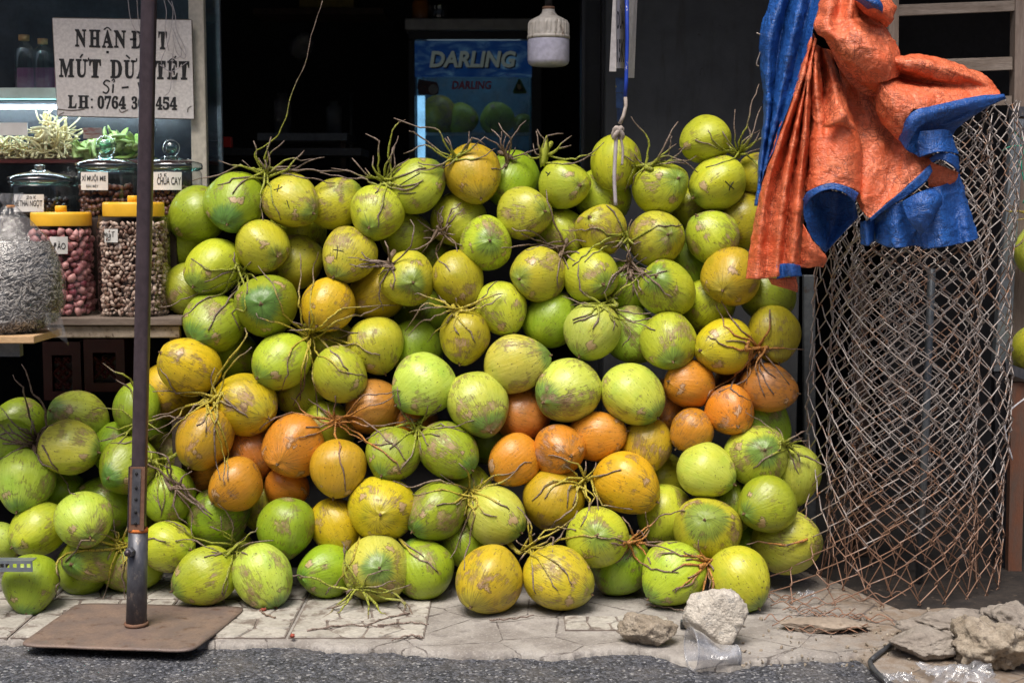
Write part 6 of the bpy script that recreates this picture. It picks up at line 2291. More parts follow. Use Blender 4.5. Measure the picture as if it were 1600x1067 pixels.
mesh('rail', *prism([P(1389, -60, .52), P(1405, -60, .52), P(1402, 300, .52), P(1387, 300, .52)], (0, .05, 0)), M['wood_post'], ld, smooth=False)
for (x0, y0, x1, y1, h) in ((1402, 8, 1587, 1, 17), (1401, 95, 1582, 89, 21), (1400, 156, 1581, 150, 15)):
    mesh('rung', *prism([P(x0, y0, .53), P(x1, y0 - (y0 - y1), .53), P(x1, y1 + h - 1, .53), P(x0, y0 + h, .53)], (0, .022, 0)), M['wood_grey'], ld, smooth=False)
pb = MB().box(P(1395, 50, 1.5).x, P(1640, 50, 1.5).x, 1.5, 1.52, 0.0, 2.6)  # near-black panel stands in for the shade of the open store
tag(pb.build('dark_opening_panel', M['dark']), 'dark panel standing in for the unlit opening behind the ladder', 'dark panel')
# green cord and a white wire by the right edge
cd = []
for k_, pts in enumerate([[(1566, 236), (1580, 229), (1602, 228)], [(1584, 203), (1592, 214), (1604, 219)], [(1601, 232), (1596, 262), (1604, 300), (1598, 318)], [(1590, 262), (1600, 240), (1612, 236)]]):
    cd.append(tube([P(x, y, .44) for x, y in catmull(pts, 14)], .0022, 5))
gc = MB()
for v, f in cd: gc.add(v, f)
tag(gc.build('green_cord', mat_plain('green_cord', (0.01, 0.26, 0.17), .5), smooth=True), 'frayed green nylon cord tied to the grey post at the right edge', 'cord')
v, f = tube([P(x, y, .30) for x, y in catmull([(1602, 622), (1580, 640), (1570, 662), (1574, 690), (1582, 718)], 20)], .0026, 6)
tag(mesh('white_wire', v, f, mat_plain('white_cable', (0.6, 0.6, 0.66), .4)), 'bent white wire hanging beside the rusty upright', 'wire')
hk = tube([P(x, y, .06) for x, y in catmull([(1182, 52), (1190, 56), (1193, 66), (1188, 82), (1182, 100), (1186, 104)], 20)], .0022, 6)
tag(mesh('wire_hook', *hk, mat_plain('hook_metal', (0.3, 0.25, 0.22), .4, .5)), 'bent wire hook at the left edge of the blue tarpaulin', 'hook')

# ------------------------------------------------------------------ tarpaulin
def sheet(lines, nu, nv, crumple=.0028, seed=0, fold=0.0):
    """cloth through a set of fold lines; each line a list of (px, py, Y)"""
    L = [catmull(np.array(l, float), nv) for l in lines]
    L = np.array(L)                                   # lines x nv x 3
    Gd = np.array([catmull(L[:, j], nu) for j in range(nv)])     # nv x nu x 3
    V = np.empty((nv, nu, 3))
    for j in range(nv):
        for i in range(nu):
            V[j, i] = P(*Gd[j, i])
    # surface normals, then crumple
    du = np.gradient(V, axis=1); dv = np.gradient(V, axis=0)
    N = np.cross(du, dv)
    N /= np.maximum(np.linalg.norm(N, axis=2), 1e-9)[:, :, None]
    for j in range(nv):
        for i in range(nu):
            p = Vector(V[j, i])
            c = fbm(p * 17 + Vector((seed, 0, 0)), 3)
            r = 1 - abs(fbm(p * 30 + Vector((0, seed, 5)), 2)) * 2
            dv_ = mnoise.voronoi(p * 13 + Vector((seed, .3 * c, 0)))[0]
            k1 = math.exp(-(dv_[1] - dv_[0]) * 9)
            dv_ = mnoise.voronoi(p * 27 + Vector((0, seed, .3 * c)))[0]
            k2 = math.exp(-(dv_[1] - dv_[0]) * 8)
            V[j, i] += N[j, i] * crumple * (1.5 * c + .3 * r - 1.25 * k1 - .25 * k2)
    F = [(j * nu + i, j * nu + i + 1, (j + 1) * nu + i + 1, (j + 1) * nu + i) for j in range(nv - 1) for i in range(nu - 1)]
    return V.reshape(-1, 3), F


tarp = empty('tarpaulin', P(1370, 440, .02), 'crumpled orange and blue tarpaulin draped over the chain-link roll and the ladder', 'tarpaulin')


def cloth(name, mat, lines, nu, nv, crumple=.0028, seed=0):
    v, f = sheet(lines, nu, nv, crumple, seed)
    o = mesh(name, v, f, M[mat], tarp)
    sm = o.modifiers.new('thick', 'SOLIDIFY'); sm.thickness = .0016; sm.offset = -1
    return o


# blue strip on the left, hanging in soft folds
cloth('blue_panel', 'blue', [
    [(1222, -40, .06), (1190, 40, .06), (1190, 112, .07), (1194, 172, .07), (1188, 241, .06), (1181, 322, .06)],
    [(1234, -40, .02), (1206, 50, .00), (1200, 120, .01), (1199, 180, .02), (1190, 250, .03), (1183, 322, .04)],
    [(1246, -40, .05), (1222, 50, .06), (1212, 120, .05), (1206, 180, .05), (1195, 250, .05), (1185, 320, .05)],
    [(1262, -40, .00), (1240, 45, -.03), (1226, 115, -.02), (1213, 180, -.01), (1199, 245, .01), (1186, 318, .03)],
    [(1278, -40, .03), (1256, 42, .02), (1240, 112, .02), (1224, 170, .01), (1206, 235, .02), (1188, 310, .04)],
    [(1293, -40, -.02), (1276, 30, -.05), (1257, 110, -.05), (1240, 152, -.05), (1219, 207, -.04), (1191, 285, .00)],
], 60, 110, .0026, 1)
# orange drape on the left, folds fanning down from the gather
cloth('orange_drape', 'orange', [
    [(1268, 50, -.02), (1246, 130, -.02), (1214, 215, .00), (1190, 292, .01), (1176, 365, .02), (1166, 436, .02)],
    [(1270, 52, -.05), (1251, 130, -.06), (1222, 215, -.05), (1199, 292, -.04), (1188, 365, -.03), (1182, 436, -.02)],
    [(1271, 54, -.01), (1254, 135, .02), (1234, 215, .04), (1212, 295, .01), (1202, 365, .00), (1197, 435, .00)],
    [(1272, 56, -.03), (1257, 140, -.05), (1241, 215, -.06), (1226, 295, -.06), (1218, 365, -.05), (1212, 433, -.04)],
    [(1273, 58, .00), (1260, 140, .03), (1250, 215, .03), (1236, 295, .00), (1229, 365, -.01), (1224, 428, -.02)],
    [(1274, 60, -.04), (1263, 125, -.07), (1257, 215, -.08), (1249, 295, -.08), (1243, 360, -.08), (1237, 418, -.07)],
    [(1275, 62, .00), (1267, 130, -.01), (1266, 215, .02), (1259, 290, .02), (1254, 355, -.01), (1249, 416, -.03)],
], 78, 130, .0024, 2)
cloth('hem', 'blue', [
    [(1213, 414, -.043), (1213, 424, -.043), (1213, 436, -.038)],
    [(1224, 412, -.030), (1224, 424, -.030), (1225, 434, -.028)],
    [(1237, 412, -.074), (1237, 422, -.074), (1238, 432, -.07)],
    [(1250, 415, -.034), (1251, 424, -.034), (1253, 432, -.03)],
], 24, 10, .001, 3)
cloth('orange_tail', 'orange', [
    [(1200, 434, .03), (1204, 440, .03), (1206, 444, .03)],
    [(1222, 434, .01), (1226, 446, .01), (1228, 451, .01)],
    [(1244, 432, .02), (1247, 450, .02), (1246, 457, .02)],
], 16, 8, .002, 4)
# second drape, box fold, lower panel above the blue arch
cloth('orange_fold', 'orange', [
    [(1270, 66, .02), (1266, 120, .02), (1266, 180, .02), (1264, 240, .03), (1258, 300, -.02)],
    [(1274, 70, -.03), (1274, 125, -.06), (1275, 185, -.06), (1270, 245, -.07), (1268, 298, -.09)],
    [(1278, 72, .01), (1282, 130, -.02), (1284, 190, -.07), (1284, 245, -.10), (1284, 290, -.12)],
    [(1281, 74, .04), (1287, 130, .05), (1291, 180, -.04), (1300, 235, -.11), (1302, 287, -.13)],
    [(1286, 76, .00), (1301, 125, -.03), (1307, 165, -.10), (1318, 225, -.12), (1322, 292, -.13)],
    [(1292, 78, .04), (1310, 128, .01), (1322, 172, -.08), (1336, 220, -.10), (1340, 300, -.10)],
    [(1298, 80, .05), (1315, 130, .05), (1330, 180, -.03), (1345, 228, -.05), (1348, 318, -.04)],
], 70, 110, .0026, 5)
# box lip in front
cloth('orange_lip', 'orange', [
    [(1284, 199, -.09), (1290, 190, -.11), (1304, 172, -.12), (1309, 163, -.11)],
    [(1296, 200, -.12), (1302, 192, -.14), (1312, 176, -.15), (1315, 167, -.13)],
    [(1312, 197, -.13), (1316, 190, -.15), (1322, 180, -.15), (1323, 172, -.12)],
    [(1337, 204, -.11), (1334, 196, -.12), (1329, 186, -.12), (1326, 178, -.10)],
], 26, 22, .002, 6)
# blue hem round the arch and its inside
cloth('hem', 'blue', [
    [(1254, 312, -.07), (1262, 300, -.10), (1280, 291, -.125), (1300, 286, -.135), (1322, 291, -.135), (1342, 302, -.105)],
    [(1258, 324, -.07), (1266, 311, -.105), (1282, 300, -.13), (1300, 296, -.14), (1318, 301, -.14), (1336, 316, -.11)],
], 6, 60, .001, 7)
cloth('blue_inside', 'blue', [
    [(1255, 314, -.06), (1258, 345, -.05), (1270, 375, -.03), (1288, 394, -.01)],
    [(1266, 308, -.03), (1272, 345, -.02), (1280, 372, .00), (1289, 394, .01)],
    [(1284, 300, .02), (1286, 345, .03), (1288, 370, .03), (1291, 393, .03)],
    [(1310, 300, .03), (1304, 345, .05), (1297, 370, .05), (1293, 392, .04)],
    [(1336, 312, -.02), (1338, 322, -.01), (1340, 332, -.01), (1341, 340, -.01)],
], 30, 40, .002, 8)
cloth('orange_curl', 'orange', [
    [(1255, 350, -.06), (1254, 378, -.05), (1250, 418, -.03)],
    [(1262, 362, -.08), (1266, 388, -.08), (1262, 418, -.05)],
    [(1270, 376, -.07), (1278, 396, -.07), (1276, 416, -.05)],
    [(1280, 390, -.04), (1290, 404, -.04), (1286, 418, -.02)],
], 24, 30, .002, 9)
# big centre panel right of the arch, running down to its point
cloth('orange_panel', 'orange', [
    [(1300, 66, .02), (1316, 135, .02), (1330, 190, .0), (1340, 240, -.02), (1340, 300, -.05), (1343, 326, -.06)],
    [(1306, 66, .05), (1326, 130, .05), (1345, 185, .02), (1352, 240, -.05), (1349, 300, -.09), (1352, 336, -.09)],
    [(1316, 70, .03), (1340, 135, .03), (1360, 190, .01), (1372, 240, -.06), (1368, 295, -.08), (1362, 340, -.09)],
    [(1330, 76, .06), (1356, 135, .06), (1378, 180, .04), (1395, 230, -.03), (1396, 280, -.07), (1378, 325, -.09)],
    [(1345, 82, .05), (1372, 140, .04), (1394, 190, .01), (1415, 230, -.05), (1420, 268, -.09), (1398, 308, -.10)],
    [(1360, 86, .06), (1388, 145, .04), (1410, 200, .00), (1432, 236, -.05), (1446, 254, -.08), (1424, 284, -.10)],
    [(1372, 90, .06), (1402, 150, .03), (1424, 205, .00), (1446, 236, -.03), (1458, 250, -.06), (1448, 264, -.09)],
], 84, 110, .003, 10)
cloth('hem', 'blue', [
    [(1453, 257, -.10), (1430, 279, -.115), (1405, 302, -.115), (1380, 322, -.105), (1358, 342, -.10)],
    [(1457, 268, -.10), (1444, 287, -.11), (1414, 309, -.11), (1388, 324, -.10), (1360, 346, -.095)],
], 6, 50, .0012, 11)
# upper flap, folded over itself
cloth('orange_flap', 'orange', [
    [(1292, -40, -.02), (1277, 24, -.05), (1274, 45, -.07), (1294, 66, -.08), (1312, 98, -.08), (1334, 118, -.08), (1352, 129, -.07)],
    [(1304, -40, -.06), (1296, 20, -.10), (1292, 42, -.12), (1310, 66, -.13), (1330, 92, -.13), (1352, 113, -.12), (1370, 128, -.10)],
    [(1318, -40, -.02), (1312, 15, -.05), (1310, 38, -.09), (1328, 60, -.14), (1350, 84, -.15), (1368, 106, -.14), (1380, 127, -.11)],
    [(1334, -40, -.06), (1330, 12, -.09), (1330, 34, -.10), (1346, 52, -.14), (1366, 76, -.15), (1382, 100, -.14), (1391, 124, -.10)],
    [(1350, -40, -.01), (1346, 10, -.03), (1350, 30, -.05), (1366, 46, -.08), (1382, 68, -.10), (1395, 92, -.10), (1400, 120, -.06)],
    [(1368, -40, -.04), (1366, 10, -.06), (1372, 30, -.07), (1384, 44, -.06), (1395, 62, -.05), (1404, 84, -.04), (1408, 108, -.02)],
], 70, 110, .0034, 12)
# flap end under the fold
cloth('orange_under', 'orange', [
    [(1294, 66, -.075), (1300, 84, -.05), (1312, 108, -.03), (1330, 132, -.02), (1350, 146, -.01)],
    [(1312, 84, -.075), (1318, 98, -.045), (1330, 118, -.03), (1346, 138, -.02), (1362, 150, -.01)],
    [(1334, 106, -.08), (1338, 118, -.05), (1350, 132, -.03), (1364, 144, -.02), (1376, 154, -.01)],
    [(1354, 124, -.075), (1360, 132, -.05), (1370, 142, -.03), (1380, 150, -.02), (1390, 158, -.01)],
    [(1384, 124, -.09), (1388, 134, -.07), (1394, 146, -.05), (1400, 156, -.03), (1408, 164, -.01)],
], 30, 26, .003, 13)
# top tuft with a blue lining
cloth('orange_tuft', 'orange', [
    [(1322, -30, -.02), (1334, 4, -.06), (1352, 18, -.08), (1372, 32, -.08), (1386, 42, -.06)],
    [(1336, -30, -.06), (1346, -2, -.11), (1362, 10, -.13), (1380, 22, -.12), (1392, 34, -.08)],
    [(1352, -30, -.03), (1360, -6, -.09), (1374, 2, -.11), (1390, 14, -.10), (1397, 22, -.06)],
    [(1374, -30, .0), (1380, -10, -.04), (1388, -2, -.05), (1396, 8, -.05), (1400, 12, -.03)],
], 30, 30, .003, 14)
cloth('blue_lining', 'blue', [
    [(1332, -2, -.10), (1344, 4, -.12), (1356, 14, -.12)],
    [(1342, -6, -.15), (1356, 2, -.17), (1366, 12, -.16)],
    [(1358, -8, -.15), (1370, 4, -.17), (1376, 18, -.15)],
    [(1366, -8, -.12), (1378, 8, -.14), (1378, 22, -.12)],
], 18, 14, .001, 15)
# right flap: arched top, crease, lower lobe
cloth('orange_wing', 'orange', [
    [(1388, 86, -.03), (1404, 85, -.02), (1447, 86, .00), (1491, 98, .01), (1525, 111, .02), (1549, 125, .02), (1561, 140, .02)],
    [(1389, 92, -.08), (1405, 93, -.09), (1447, 96, -.09), (1488, 108, -.07), (1520, 121, -.04), (1545, 132, -.01), (1562, 142, .01)],
    [(1391, 102, -.06), (1408, 108, -.08), (1446, 116, -.08), (1480, 124, -.06), (1512, 131, -.03), (1541, 138, -.02), (1563, 144, .00)],
    [(1392, 112, .00), (1408, 121, .00), (1440, 128, -.02), (1474, 132, -.03), (1508, 136, -.03), (1538, 141, -.03), (1563, 145, -.01)],
    [(1386, 118, -.05), (1402, 127, -.07), (1436, 136, -.08), (1470, 141, -.07), (1505, 143, -.05), (1536, 145, -.04), (1563, 147, -.02)],
    [(1378, 126, -.10), (1396, 141, -.12), (1430, 152, -.12), (1464, 153, -.10), (1500, 151, -.07), (1534, 149, -.05), (1564, 149, -.03)],
    [(1376, 140, -.10), (1392, 158, -.13), (1424, 170, -.14), (1458, 166, -.12), (1496, 158, -.09), (1530, 152, -.06), (1565, 151, -.04)],
], 60, 100, .003, 16)
cloth('orange_wing_lower', 'orange', [
    [(1376, 128, -.095), (1371, 150, -.07), (1370, 176, -.05), (1382, 196, -.05), (1402, 216, -.06)],
    [(1384, 140, -.125), (1380, 160, -.11), (1383, 180, -.10), (1392, 200, -.10), (1407, 219, -.09)],
    [(1400, 156, -.145), (1400, 170, -.145), (1402, 186, -.14), (1408, 200, -.13), (1412, 214, -.11)],
    [(1428, 170, -.15), (1422, 178, -.15), (1418, 188, -.14), (1416, 198, -.13), (1416, 208, -.12)],
], 34, 36, .003, 17)
cloth('hem', 'blue', [
    [(1568, 148, -.045), (1534, 150, -.075), (1498, 157, -.105), (1458, 166, -.135), (1430, 173, -.155), (1416, 188, -.15), (1404, 218, -.10)],
    [(1570, 151, -.05), (1536, 157, -.085), (1500, 165, -.115), (1462, 174, -.145), (1434, 184, -.165), (1421, 200, -.16), (1408, 222, -.11)],
    [(1572, 154, -.04), (1540, 167, -.075), (1504, 176, -.10), (1466, 185, -.13), (1439, 196, -.15), (1427, 212, -.15), (1416, 234, -.12)],
], 14, 90, .0012, 18)
cloth('blue_underside', 'blue', [
    [(1564, 150, -.02), (1526, 158, -.04), (1484, 170, -.06), (1448, 182, -.08), (1426, 202, -.10), (1412, 228, -.09)],
    [(1560, 158, -.01), (1520, 172, -.03), (1480, 186, -.04), (1448, 196, -.06), (1430, 212, -.08), (1417, 236, -.10)],
    [(1548, 164, .00), (1514, 182, -.03), (1482, 194, -.04), (1454, 203, -.04), (1442, 218, -.06), (1430, 242, -.09)],
    [(1520, 180, .01), (1504, 192, .00), (1486, 200, -.01), (1464, 208, -.03), (1452, 222, -.06), (1438, 246, -.10)],
    [(1490, 198, .01), (1490, 204, .00), (1488, 212, -.01), (1480, 222, -.03), (1470, 232, -.06), (1456, 240, -.09)],
], 30, 60, .002, 19)
cloth('blue_tongue', 'blue', [
    [(1438, 206, -.09), (1434, 222, -.10), (1436, 246, -.11)],
    [(1456, 204, -.11), (1454, 220, -.12), (1456, 240, -.13)],
    [(1474, 203, -.10), (1474, 220, -.11), (1477, 238, -.12)],
    [(1486, 206, -.06), (1490, 222, -.06), (1497, 242, -.06)],
], 30, 26, .002, 20)
cloth('hem', 'blue', [
    [(1452, 248, -.10), (1466, 239, -.115), (1482, 239, -.11), (1498, 244, -.06)],
    [(1456, 254, -.10), (1470, 250, -.115), (1486, 257, -.11), (1500, 271, -.05)],
], 6, 30, .001, 21)
cloth('orange_gusset', 'orange', [
    [(1448, 250, -.08), (1460, 256, -.08), (1478, 262, -.07), (1499, 270, -.045)],
    [(1449, 270, -.07), (1462, 274, -.07), (1480, 277, -.06), (1496, 279, -.04)],
    [(1451, 293, -.06), (1464, 294, -.06), (1480, 292, -.05), (1490, 287, -.03)],
], 20, 26, .002, 22)
# blue skirts hanging below
cloth('blue_skirt', 'blue', [
    [(1448, 296, -.06), (1440, 330, -.07), (1440, 365, -.08), (1443, 389, -.08)],
    [(1466, 292, -.08), (1466, 325, -.10), (1470, 358, -.11), (1474, 386, -.11)],
    [(1480, 286, -.05), (1488, 322, -.05), (1494, 354, -.05), (1499, 381, -.06)],
    [(1492, 276, -.02), (1502, 312, -.03), (1508, 345, -.05), (1514, 378, -.07)],
    [(1498, 272, .02), (1508, 305, .01), (1518, 340, .00), (1527, 373, -.01)],
], 50, 60, .003, 23)
cloth('blue_skirt', 'blue', [
    [(1362, 338, -.01), (1360, 355, .00), (1361, 374, .00)],
    [(1384, 326, -.05), (1384, 350, -.06), (1388, 386, -.06)],
    [(1402, 318, -.08), (1403, 345, -.09), (1406, 387, -.09)],
    [(1426, 306, -.05), (1426, 340, -.05), (1428, 384, -.05)],
    [(1446, 298, -.04), (1444, 340, -.04), (1444, 388, -.04)],
], 44, 44, .003, 24)
cloth('blue_curl', 'blue', [
    [(1408, 316, -.10), (1414, 334, -.12), (1424, 350, -.13), (1438, 368, -.12)],
    [(1426, 306, -.13), (1434, 322, -.15), (1440, 340, -.15), (1446, 360, -.13)],
    [(1446, 298, -.13), (1455, 310, -.15), (1458, 328, -.15), (1452, 350, -.13)],
    [(1462, 297, -.09), (1470, 306, -.10), (1471, 318, -.10), (1458, 338, -.10)],
], 28, 30, .002, 26)
cloth('blue_curl', 'blue', [
    [(1345, 346, -.03), (1345, 360, -.03), (1346, 382, -.03)],
    [(1354, 345, -.06), (1355, 362, -.06), (1357, 384, -.06)],
    [(1366, 342, -.03), (1367, 358, -.02), (1365, 374, -.02)],
], 16, 18, .0015, 27)


# ------------------------------------------------------------------ rubble, cup, cable on the ground
def rock(px, py, w, h, dep, label, mat, seed, cat='stone', rough=.28, name='rock', zb=0.0):
    """broken lump: px, py = middle of its foot in the photo"""
    g = G(px, py, zb)
    s = mpp(g.y, py)
    bm = bmesh.new()
    bmesh.ops.create_icosphere(bm, subdivisions=5, radius=1.0)
    rg = random.Random(seed)
    planes = [(Vector((rg.gauss(0, 1), rg.gauss(0, 1), rg.gauss(0, .8))).normalized(), rg.uniform(.55, .88)) for _ in range(13)]
    for v in bm.verts:
        d = v.co.normalized()
        r = 1.0
        for n, k in planes:
            c = d.dot(n)
            if c > .05: r = min(r, k / c)
        r *= 1 + rough * .45 * fbm(d * 2.6 + Vector((seed, 0, 0)), 5) + .045 * fbm(d * 8 + Vector((0, seed, 0)), 5)
        v.co = d * r
    zmin = min(v.co.z for v in bm.verts)
    bm.verts.index_update()
    V = []
    for v in bm.verts:
        z = (v.co.z - zmin) / 1.6 * h * s - .12 * h * s
        V.append((g.x + v.co.x * w / 1.7 * s, g.y + dep * .5 + v.co.y * dep / 1.7, zb + max(z, -.004)))
    F = [tuple(v.index for v in f.verts) for f in bm.faces]
    bm.free()
    o = mesh(name, V, F, mat, smooth=True, origin=(g.x, g.y + dep * .5, zb))
    return tag(o, label, cat)


M['conc'] = mat_worn('broken_concrete', (0.48, 0.43, 0.37), (0.62, 0.57, 0.50), (0.30, 0.29, 0.28), scale=22, rough=.9, spot=(.56, .66), bump=.8, bdist=.008, fine=140)
M['conc2'] = mat_worn('dirty_rubble', (0.27, 0.22, 0.165), (0.40, 0.34, 0.27), (0.15, 0.12, 0.095), scale=20, rough=.95, spot=(.54, .64), bump=.8, bdist=.008, fine=140)
M['mud'] = mat_worn('dry_mortar', (0.24, 0.205, 0.175), (0.34, 0.30, 0.26), (0.15, 0.125, 0.105), scale=12, rough=.95, spot=(.6, .7), bump=.8, bdist=.008)
M['slab'] = mat_worn('flat_stone', (0.27, 0.215, 0.17), (0.35, 0.285, 0.225), (0.16, 0.11, 0.075), scale=9, rough=.85, spot=(.58, .68), bump=.4)
rock(1127, 1016, 92, 80, .14, 'pale broken concrete lump behind the plastic cup', M['conc'], 3, rough=.16)
rock(1015, 1014, 84, 50, .11, 'brownish flat rock left of the plastic cup', M['conc2'], 8)
rock(1305, 992, 150, 17, .10, 'flat brown stone slab lying under the foot of the wire roll', M['slab'], 15, rough=.1, name='stone_slab')
rock(1455, 1040, 110, 38, .16, 'low grey rubble slab at the lower right, beside the plastic scrap', M['mud'], 23, cat='rubble', rough=.25, name='rubble_slab')
rock(1500, 1014, 130, 40, .22, 'big dried mortar heap right of the black cable', M['mud'], 27, cat='rubble', rough=.5, name='mortar_heap')
rock(1575, 1060, 110, 84, .22, 'pale mortar lump at the lower right corner carrying a scrap of blue cord', M['conc2'], 31, cat='rubble', rough=.5, name='mortar_lump')
rock(1455, 985, 36, 18, .05, 'small flat stone under the black cable', M['slab'], 37, rough=.3)
rock(1600, 1010, 90, 46, .2, 'rubble mound at the right photo edge', M['mud'], 41, cat='rubble', rough=.5, name='mortar_heap')
tc = [G(1063, 982, .002), G(1086, 982, .002), G(1088, 972, .03), G(1064, 971, .03)]
tag(mesh('tile_shard', *prism(tc, (0, .012, .004)), mat_plain('slate', (0.05, 0.055, 0.06), .5), smooth=False), 'dark tile shard standing between the two rocks', 'tile shard')
# small chips near the roll foot
rg = random.Random(77)
chip = empty('chip', G(1300, 1000), None, None)
bpy.data.objects.remove(chip)
cb = []
for i in range(150):
    g = G(rg.uniform(1150, 1600), rg.uniform(950, 1045))
    cb.append((g.x, g.y, .002 + rg.random() * .004))
V, F, T = blobs(cb, .0048, (1.2, .9, .5), .25, 78)
tag(mesh('gravel', V, F, M['conc2'], smooth=False), 'loose chips scattered round the foot of the wire roll', 'gravel', kind='stuff')

# crushed plastic cup lying on its side
def lying_cup():
    m0 = G(1080, 1045, -.012)
    s = mpp(m0.y, 1010)
    r0, r1, Lc = 33 * s, 15 * s, 78 * s
    ax = Vector((.93, .20, -.02)).normalized()
    c0 = Vector((m0.x, m0.y, -.012 + r0))
    xx = Vector((0, 0, 1)); xx = (xx - ax * xx.dot(ax)).normalized()
    yy = ax.cross(xx)
    n, k = 48, 26
    V = []
    for i in range(k):
        t = i / (k - 1)
        r = r0 + (r1 - r0) * t
        crush = .55 * math.exp(-((t - .62) / .28) ** 2)
        for j in range(n):
            a = 2 * math.pi * j / n
            u, w = math.cos(a), math.sin(a)
            rr = r * (1 + .03 * math.sin(3 * a + 5 * t) + .02 * crush * math.sin(9 * a))
            hu = u * rr
            if u > 0: hu *= (1 - crush * (1 - .25 * abs(w)))
            p = c0 + ax * (Lc * t) + xx * hu + yy * w * rr * (1 + crush * .2)
            p.z -= (r0 - r1) * t * .75
            V.append(p)
    F = [(i * n + j, i * n + (j + 1) % n, (i + 1) * n + (j + 1) % n, (i + 1) * n + j) for i in range(k - 1) for j in range(n)]
    ci = len(V)
    V.append(c0 + ax * (Lc * .985) - Vector((0, 0, (r0 - r1) * .75)))
    F += [((k - 1) * n + j, (k - 1) * n + (j + 1) % n, ci) for j in range(n)]
    cu = empty('plastic_cup', (c0.x, c0.y, -.014), 'crushed clear plastic cup lying on its side at the road edge', 'cup')
    mesh('cup_wall', V, F, M['cup'], cu)
    pts = [c0 + xx * r0 * 1.01 * math.cos(a) + yy * r0 * 1.01 * math.sin(a) for a in np.linspace(0, 2 * math.pi, 49)]
    v, f = tube(pts, .0022, 6, caps=False)
    mesh('rim', v, f, M['film_white'], cu)
    pts = [c0 + ax * Lc * .97 - Vector((0, 0, (r0 - r1) * .74)) + xx * r1 * math.cos(a) + yy * r1 * math.sin(a) for a in np.linspace(0, 2 * math.pi, 49)]
    v, f = tube(pts, .002, 6, caps=False)
    mesh('foot_ring', v, f, M['film_white'], cu)


lying_cup()
# black cable snaking out from the roll
cp = [(1640, 930), (1600, 948), (1570, 961), (1540, 966), (1500, 968), (1460, 978), (1415, 992), (1385, 1012), (1364, 1028), (1360, 1036), (1370, 1050), (1392, 1068), (1420, 1084)]
pts = [G(x, y, .010 if y < 1030 else .004) for x, y in catmull(cp, 60)]
v, f = tube(pts, .0068, 10)
tag(mesh('cable', v, f, mat_worn('cable_rubber', (0.045, 0.048, 0.055), (0.08, 0.082, 0.09), scale=20, rough=.55)), 'black cable snaking from the right edge down over the rubble to the road', 'cable')
# scrap of plastic film
def scrap(cx, cy, w, h, label, mat, seed, hz=.03, zb=.0, nm='plastic_scrap'):
    c = G(cx, cy, zb)
    n = 34
    V = []
    for i in range(n):
        for j in range(n):
            u, v_ = i / (n - 1) - .5, j / (n - 1) - .5
            k = 1 + .35 * fbm((u * 4, v_ * 4, seed))
            z = hz * abs(fbm((u * 3.2 + seed, v_ * 3.2, 0), 2)) * 1.3 * (1 - 1.6 * max(abs(u), abs(v_)) ** 2) + .004
            V.append((c.x + u * w * k, c.y + v_ * h * k, zb + z))
    F = [(i * n + j, (i + 1) * n + j, (i + 1) * n + j + 1, i * n + j + 1) for i in range(n - 1) for j in range(n - 1)]
    return tag(mesh(nm, V, F, mat), label, 'plastic scrap')


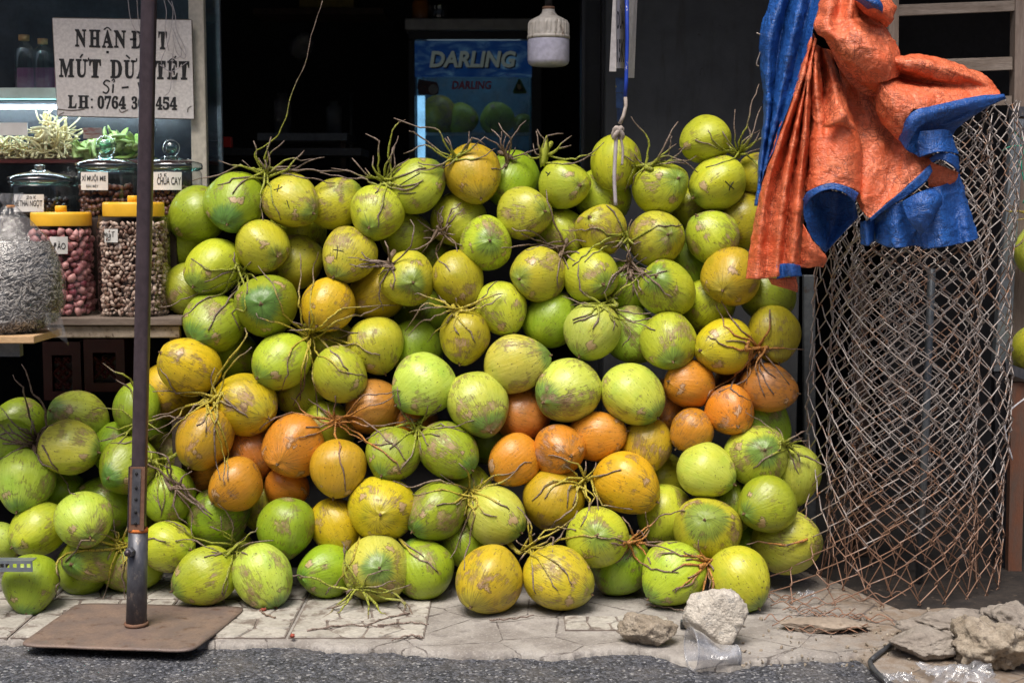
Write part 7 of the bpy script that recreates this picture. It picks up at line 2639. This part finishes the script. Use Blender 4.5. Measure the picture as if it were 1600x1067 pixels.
scrap(1498, 1056, .17, .13, 'crumpled white plastic film scrap on the rubble at the bottom edge', M['film_white'], 4, .035, .012)
scrap(1405, 1062, .08, .06, 'small torn clear film scrap beside the black cable', M['film_white'], 9, .02, .0)
scrap(1262, 932, .05, .05, 'small pale plastic scrap inside the foot of the wire roll', M['film_white'], 13, .02, .0)
M['bluecord'] = mat_plain('turquoise_cord', (0.01, 0.33, 0.42), .5)
bc = MB()
for i in range(16):
    x, y = 1556 + rg.uniform(-4, 4), 1004 + rg.uniform(-3, 3)
    L_ = rg.uniform(6, 16)
    a = rg.choice([0.1, 1.5, .3, 1.2]) + rg.uniform(-.4, .4)
    g0 = P(x, y, G(1560, 1040).y + .045)
    q = [g0 + Vector((math.cos(a) * L_ * .0018 * t + .002 * rg.gauss(0, 1), .002 * rg.gauss(0, 1), .006 - math.sin(a) * L_ * .0018 * t)) for t in (0, .35, .7, 1)]
    bc.add(*tube(catmull([tuple(p) for p in q], 8), .0014, 4))
tag(bc.build('cord_scrap', M['bluecord'], smooth=True), 'frayed turquoise cord scrap on the mortar lump', 'cord')
# bits on the pavement
tw = [([(480, 985), (540, 976), (600, 979)], 'thin dry twig lying on the tiles in front of the star-faced coconut'), ([(590, 977), (640, 972), (670, 975)], 'dry twig on the tiles pointing towards the big yellow coconut'),
      ([(430, 965), (412, 958), (405, 948)], 'short reddish twig on the tiles under the egg-shaped coconut'), ([(765, 968), (800, 966), (834, 961)], 'dry stem lying on the pavement between the two big yellow coconuts'),
      ([(660, 995), (640, 992), (612, 1000)], 'curved brown twig at the road-side edge of the tiles'), ([(640, 957), (600, 966), (570, 978)], 'long dry stem across the tiles under the fallen green stalk'),
      ([(1010, 944), (1040, 948), (1078, 956)], 'thin stem on the pavement before the last ground coconuts')]
for i, (pp, lb) in enumerate(tw):
    pts = [G(x, y, .0095) for x, y in catmull(pp, 14)]
    v, f = tube([p + Vector((0, 0, .002 * math.sin(k * 1.9 + i))) for k, p in enumerate(pts)], [.0032 - .0014 * k / 13 for k in range(14)], 6)
    tag(mesh('fallen_twig', v, f, M['twig_brown'], attr={'along': [.7] * len(v)}), lb, 'twig', 'fallen twigs on the pavement')
V, F, T = blobs([G(457, 993, .014)], .0085, (1.1, .8, .8), .25, 5, ICO2)
tag(mesh('red_berry', V, F, mat_worn('red_bit', (0.38, 0.07, 0.04), (0.25, 0.05, 0.03), scale=60)), 'small red scrap on the tile corner near the road', 'scrap')
V, F, T = blobs([G(411, 952, .011), G(414, 953, .008), G(407, 953, .008)], .006, (1.3, .8, .5), .3, 6)
tag(mesh('red_crumbs', V, F, mat_plain('red_crumb', (0.26, 0.05, 0.03), .8)), 'reddish crumbs on the tiles under the egg-shaped coconut', 'scrap')
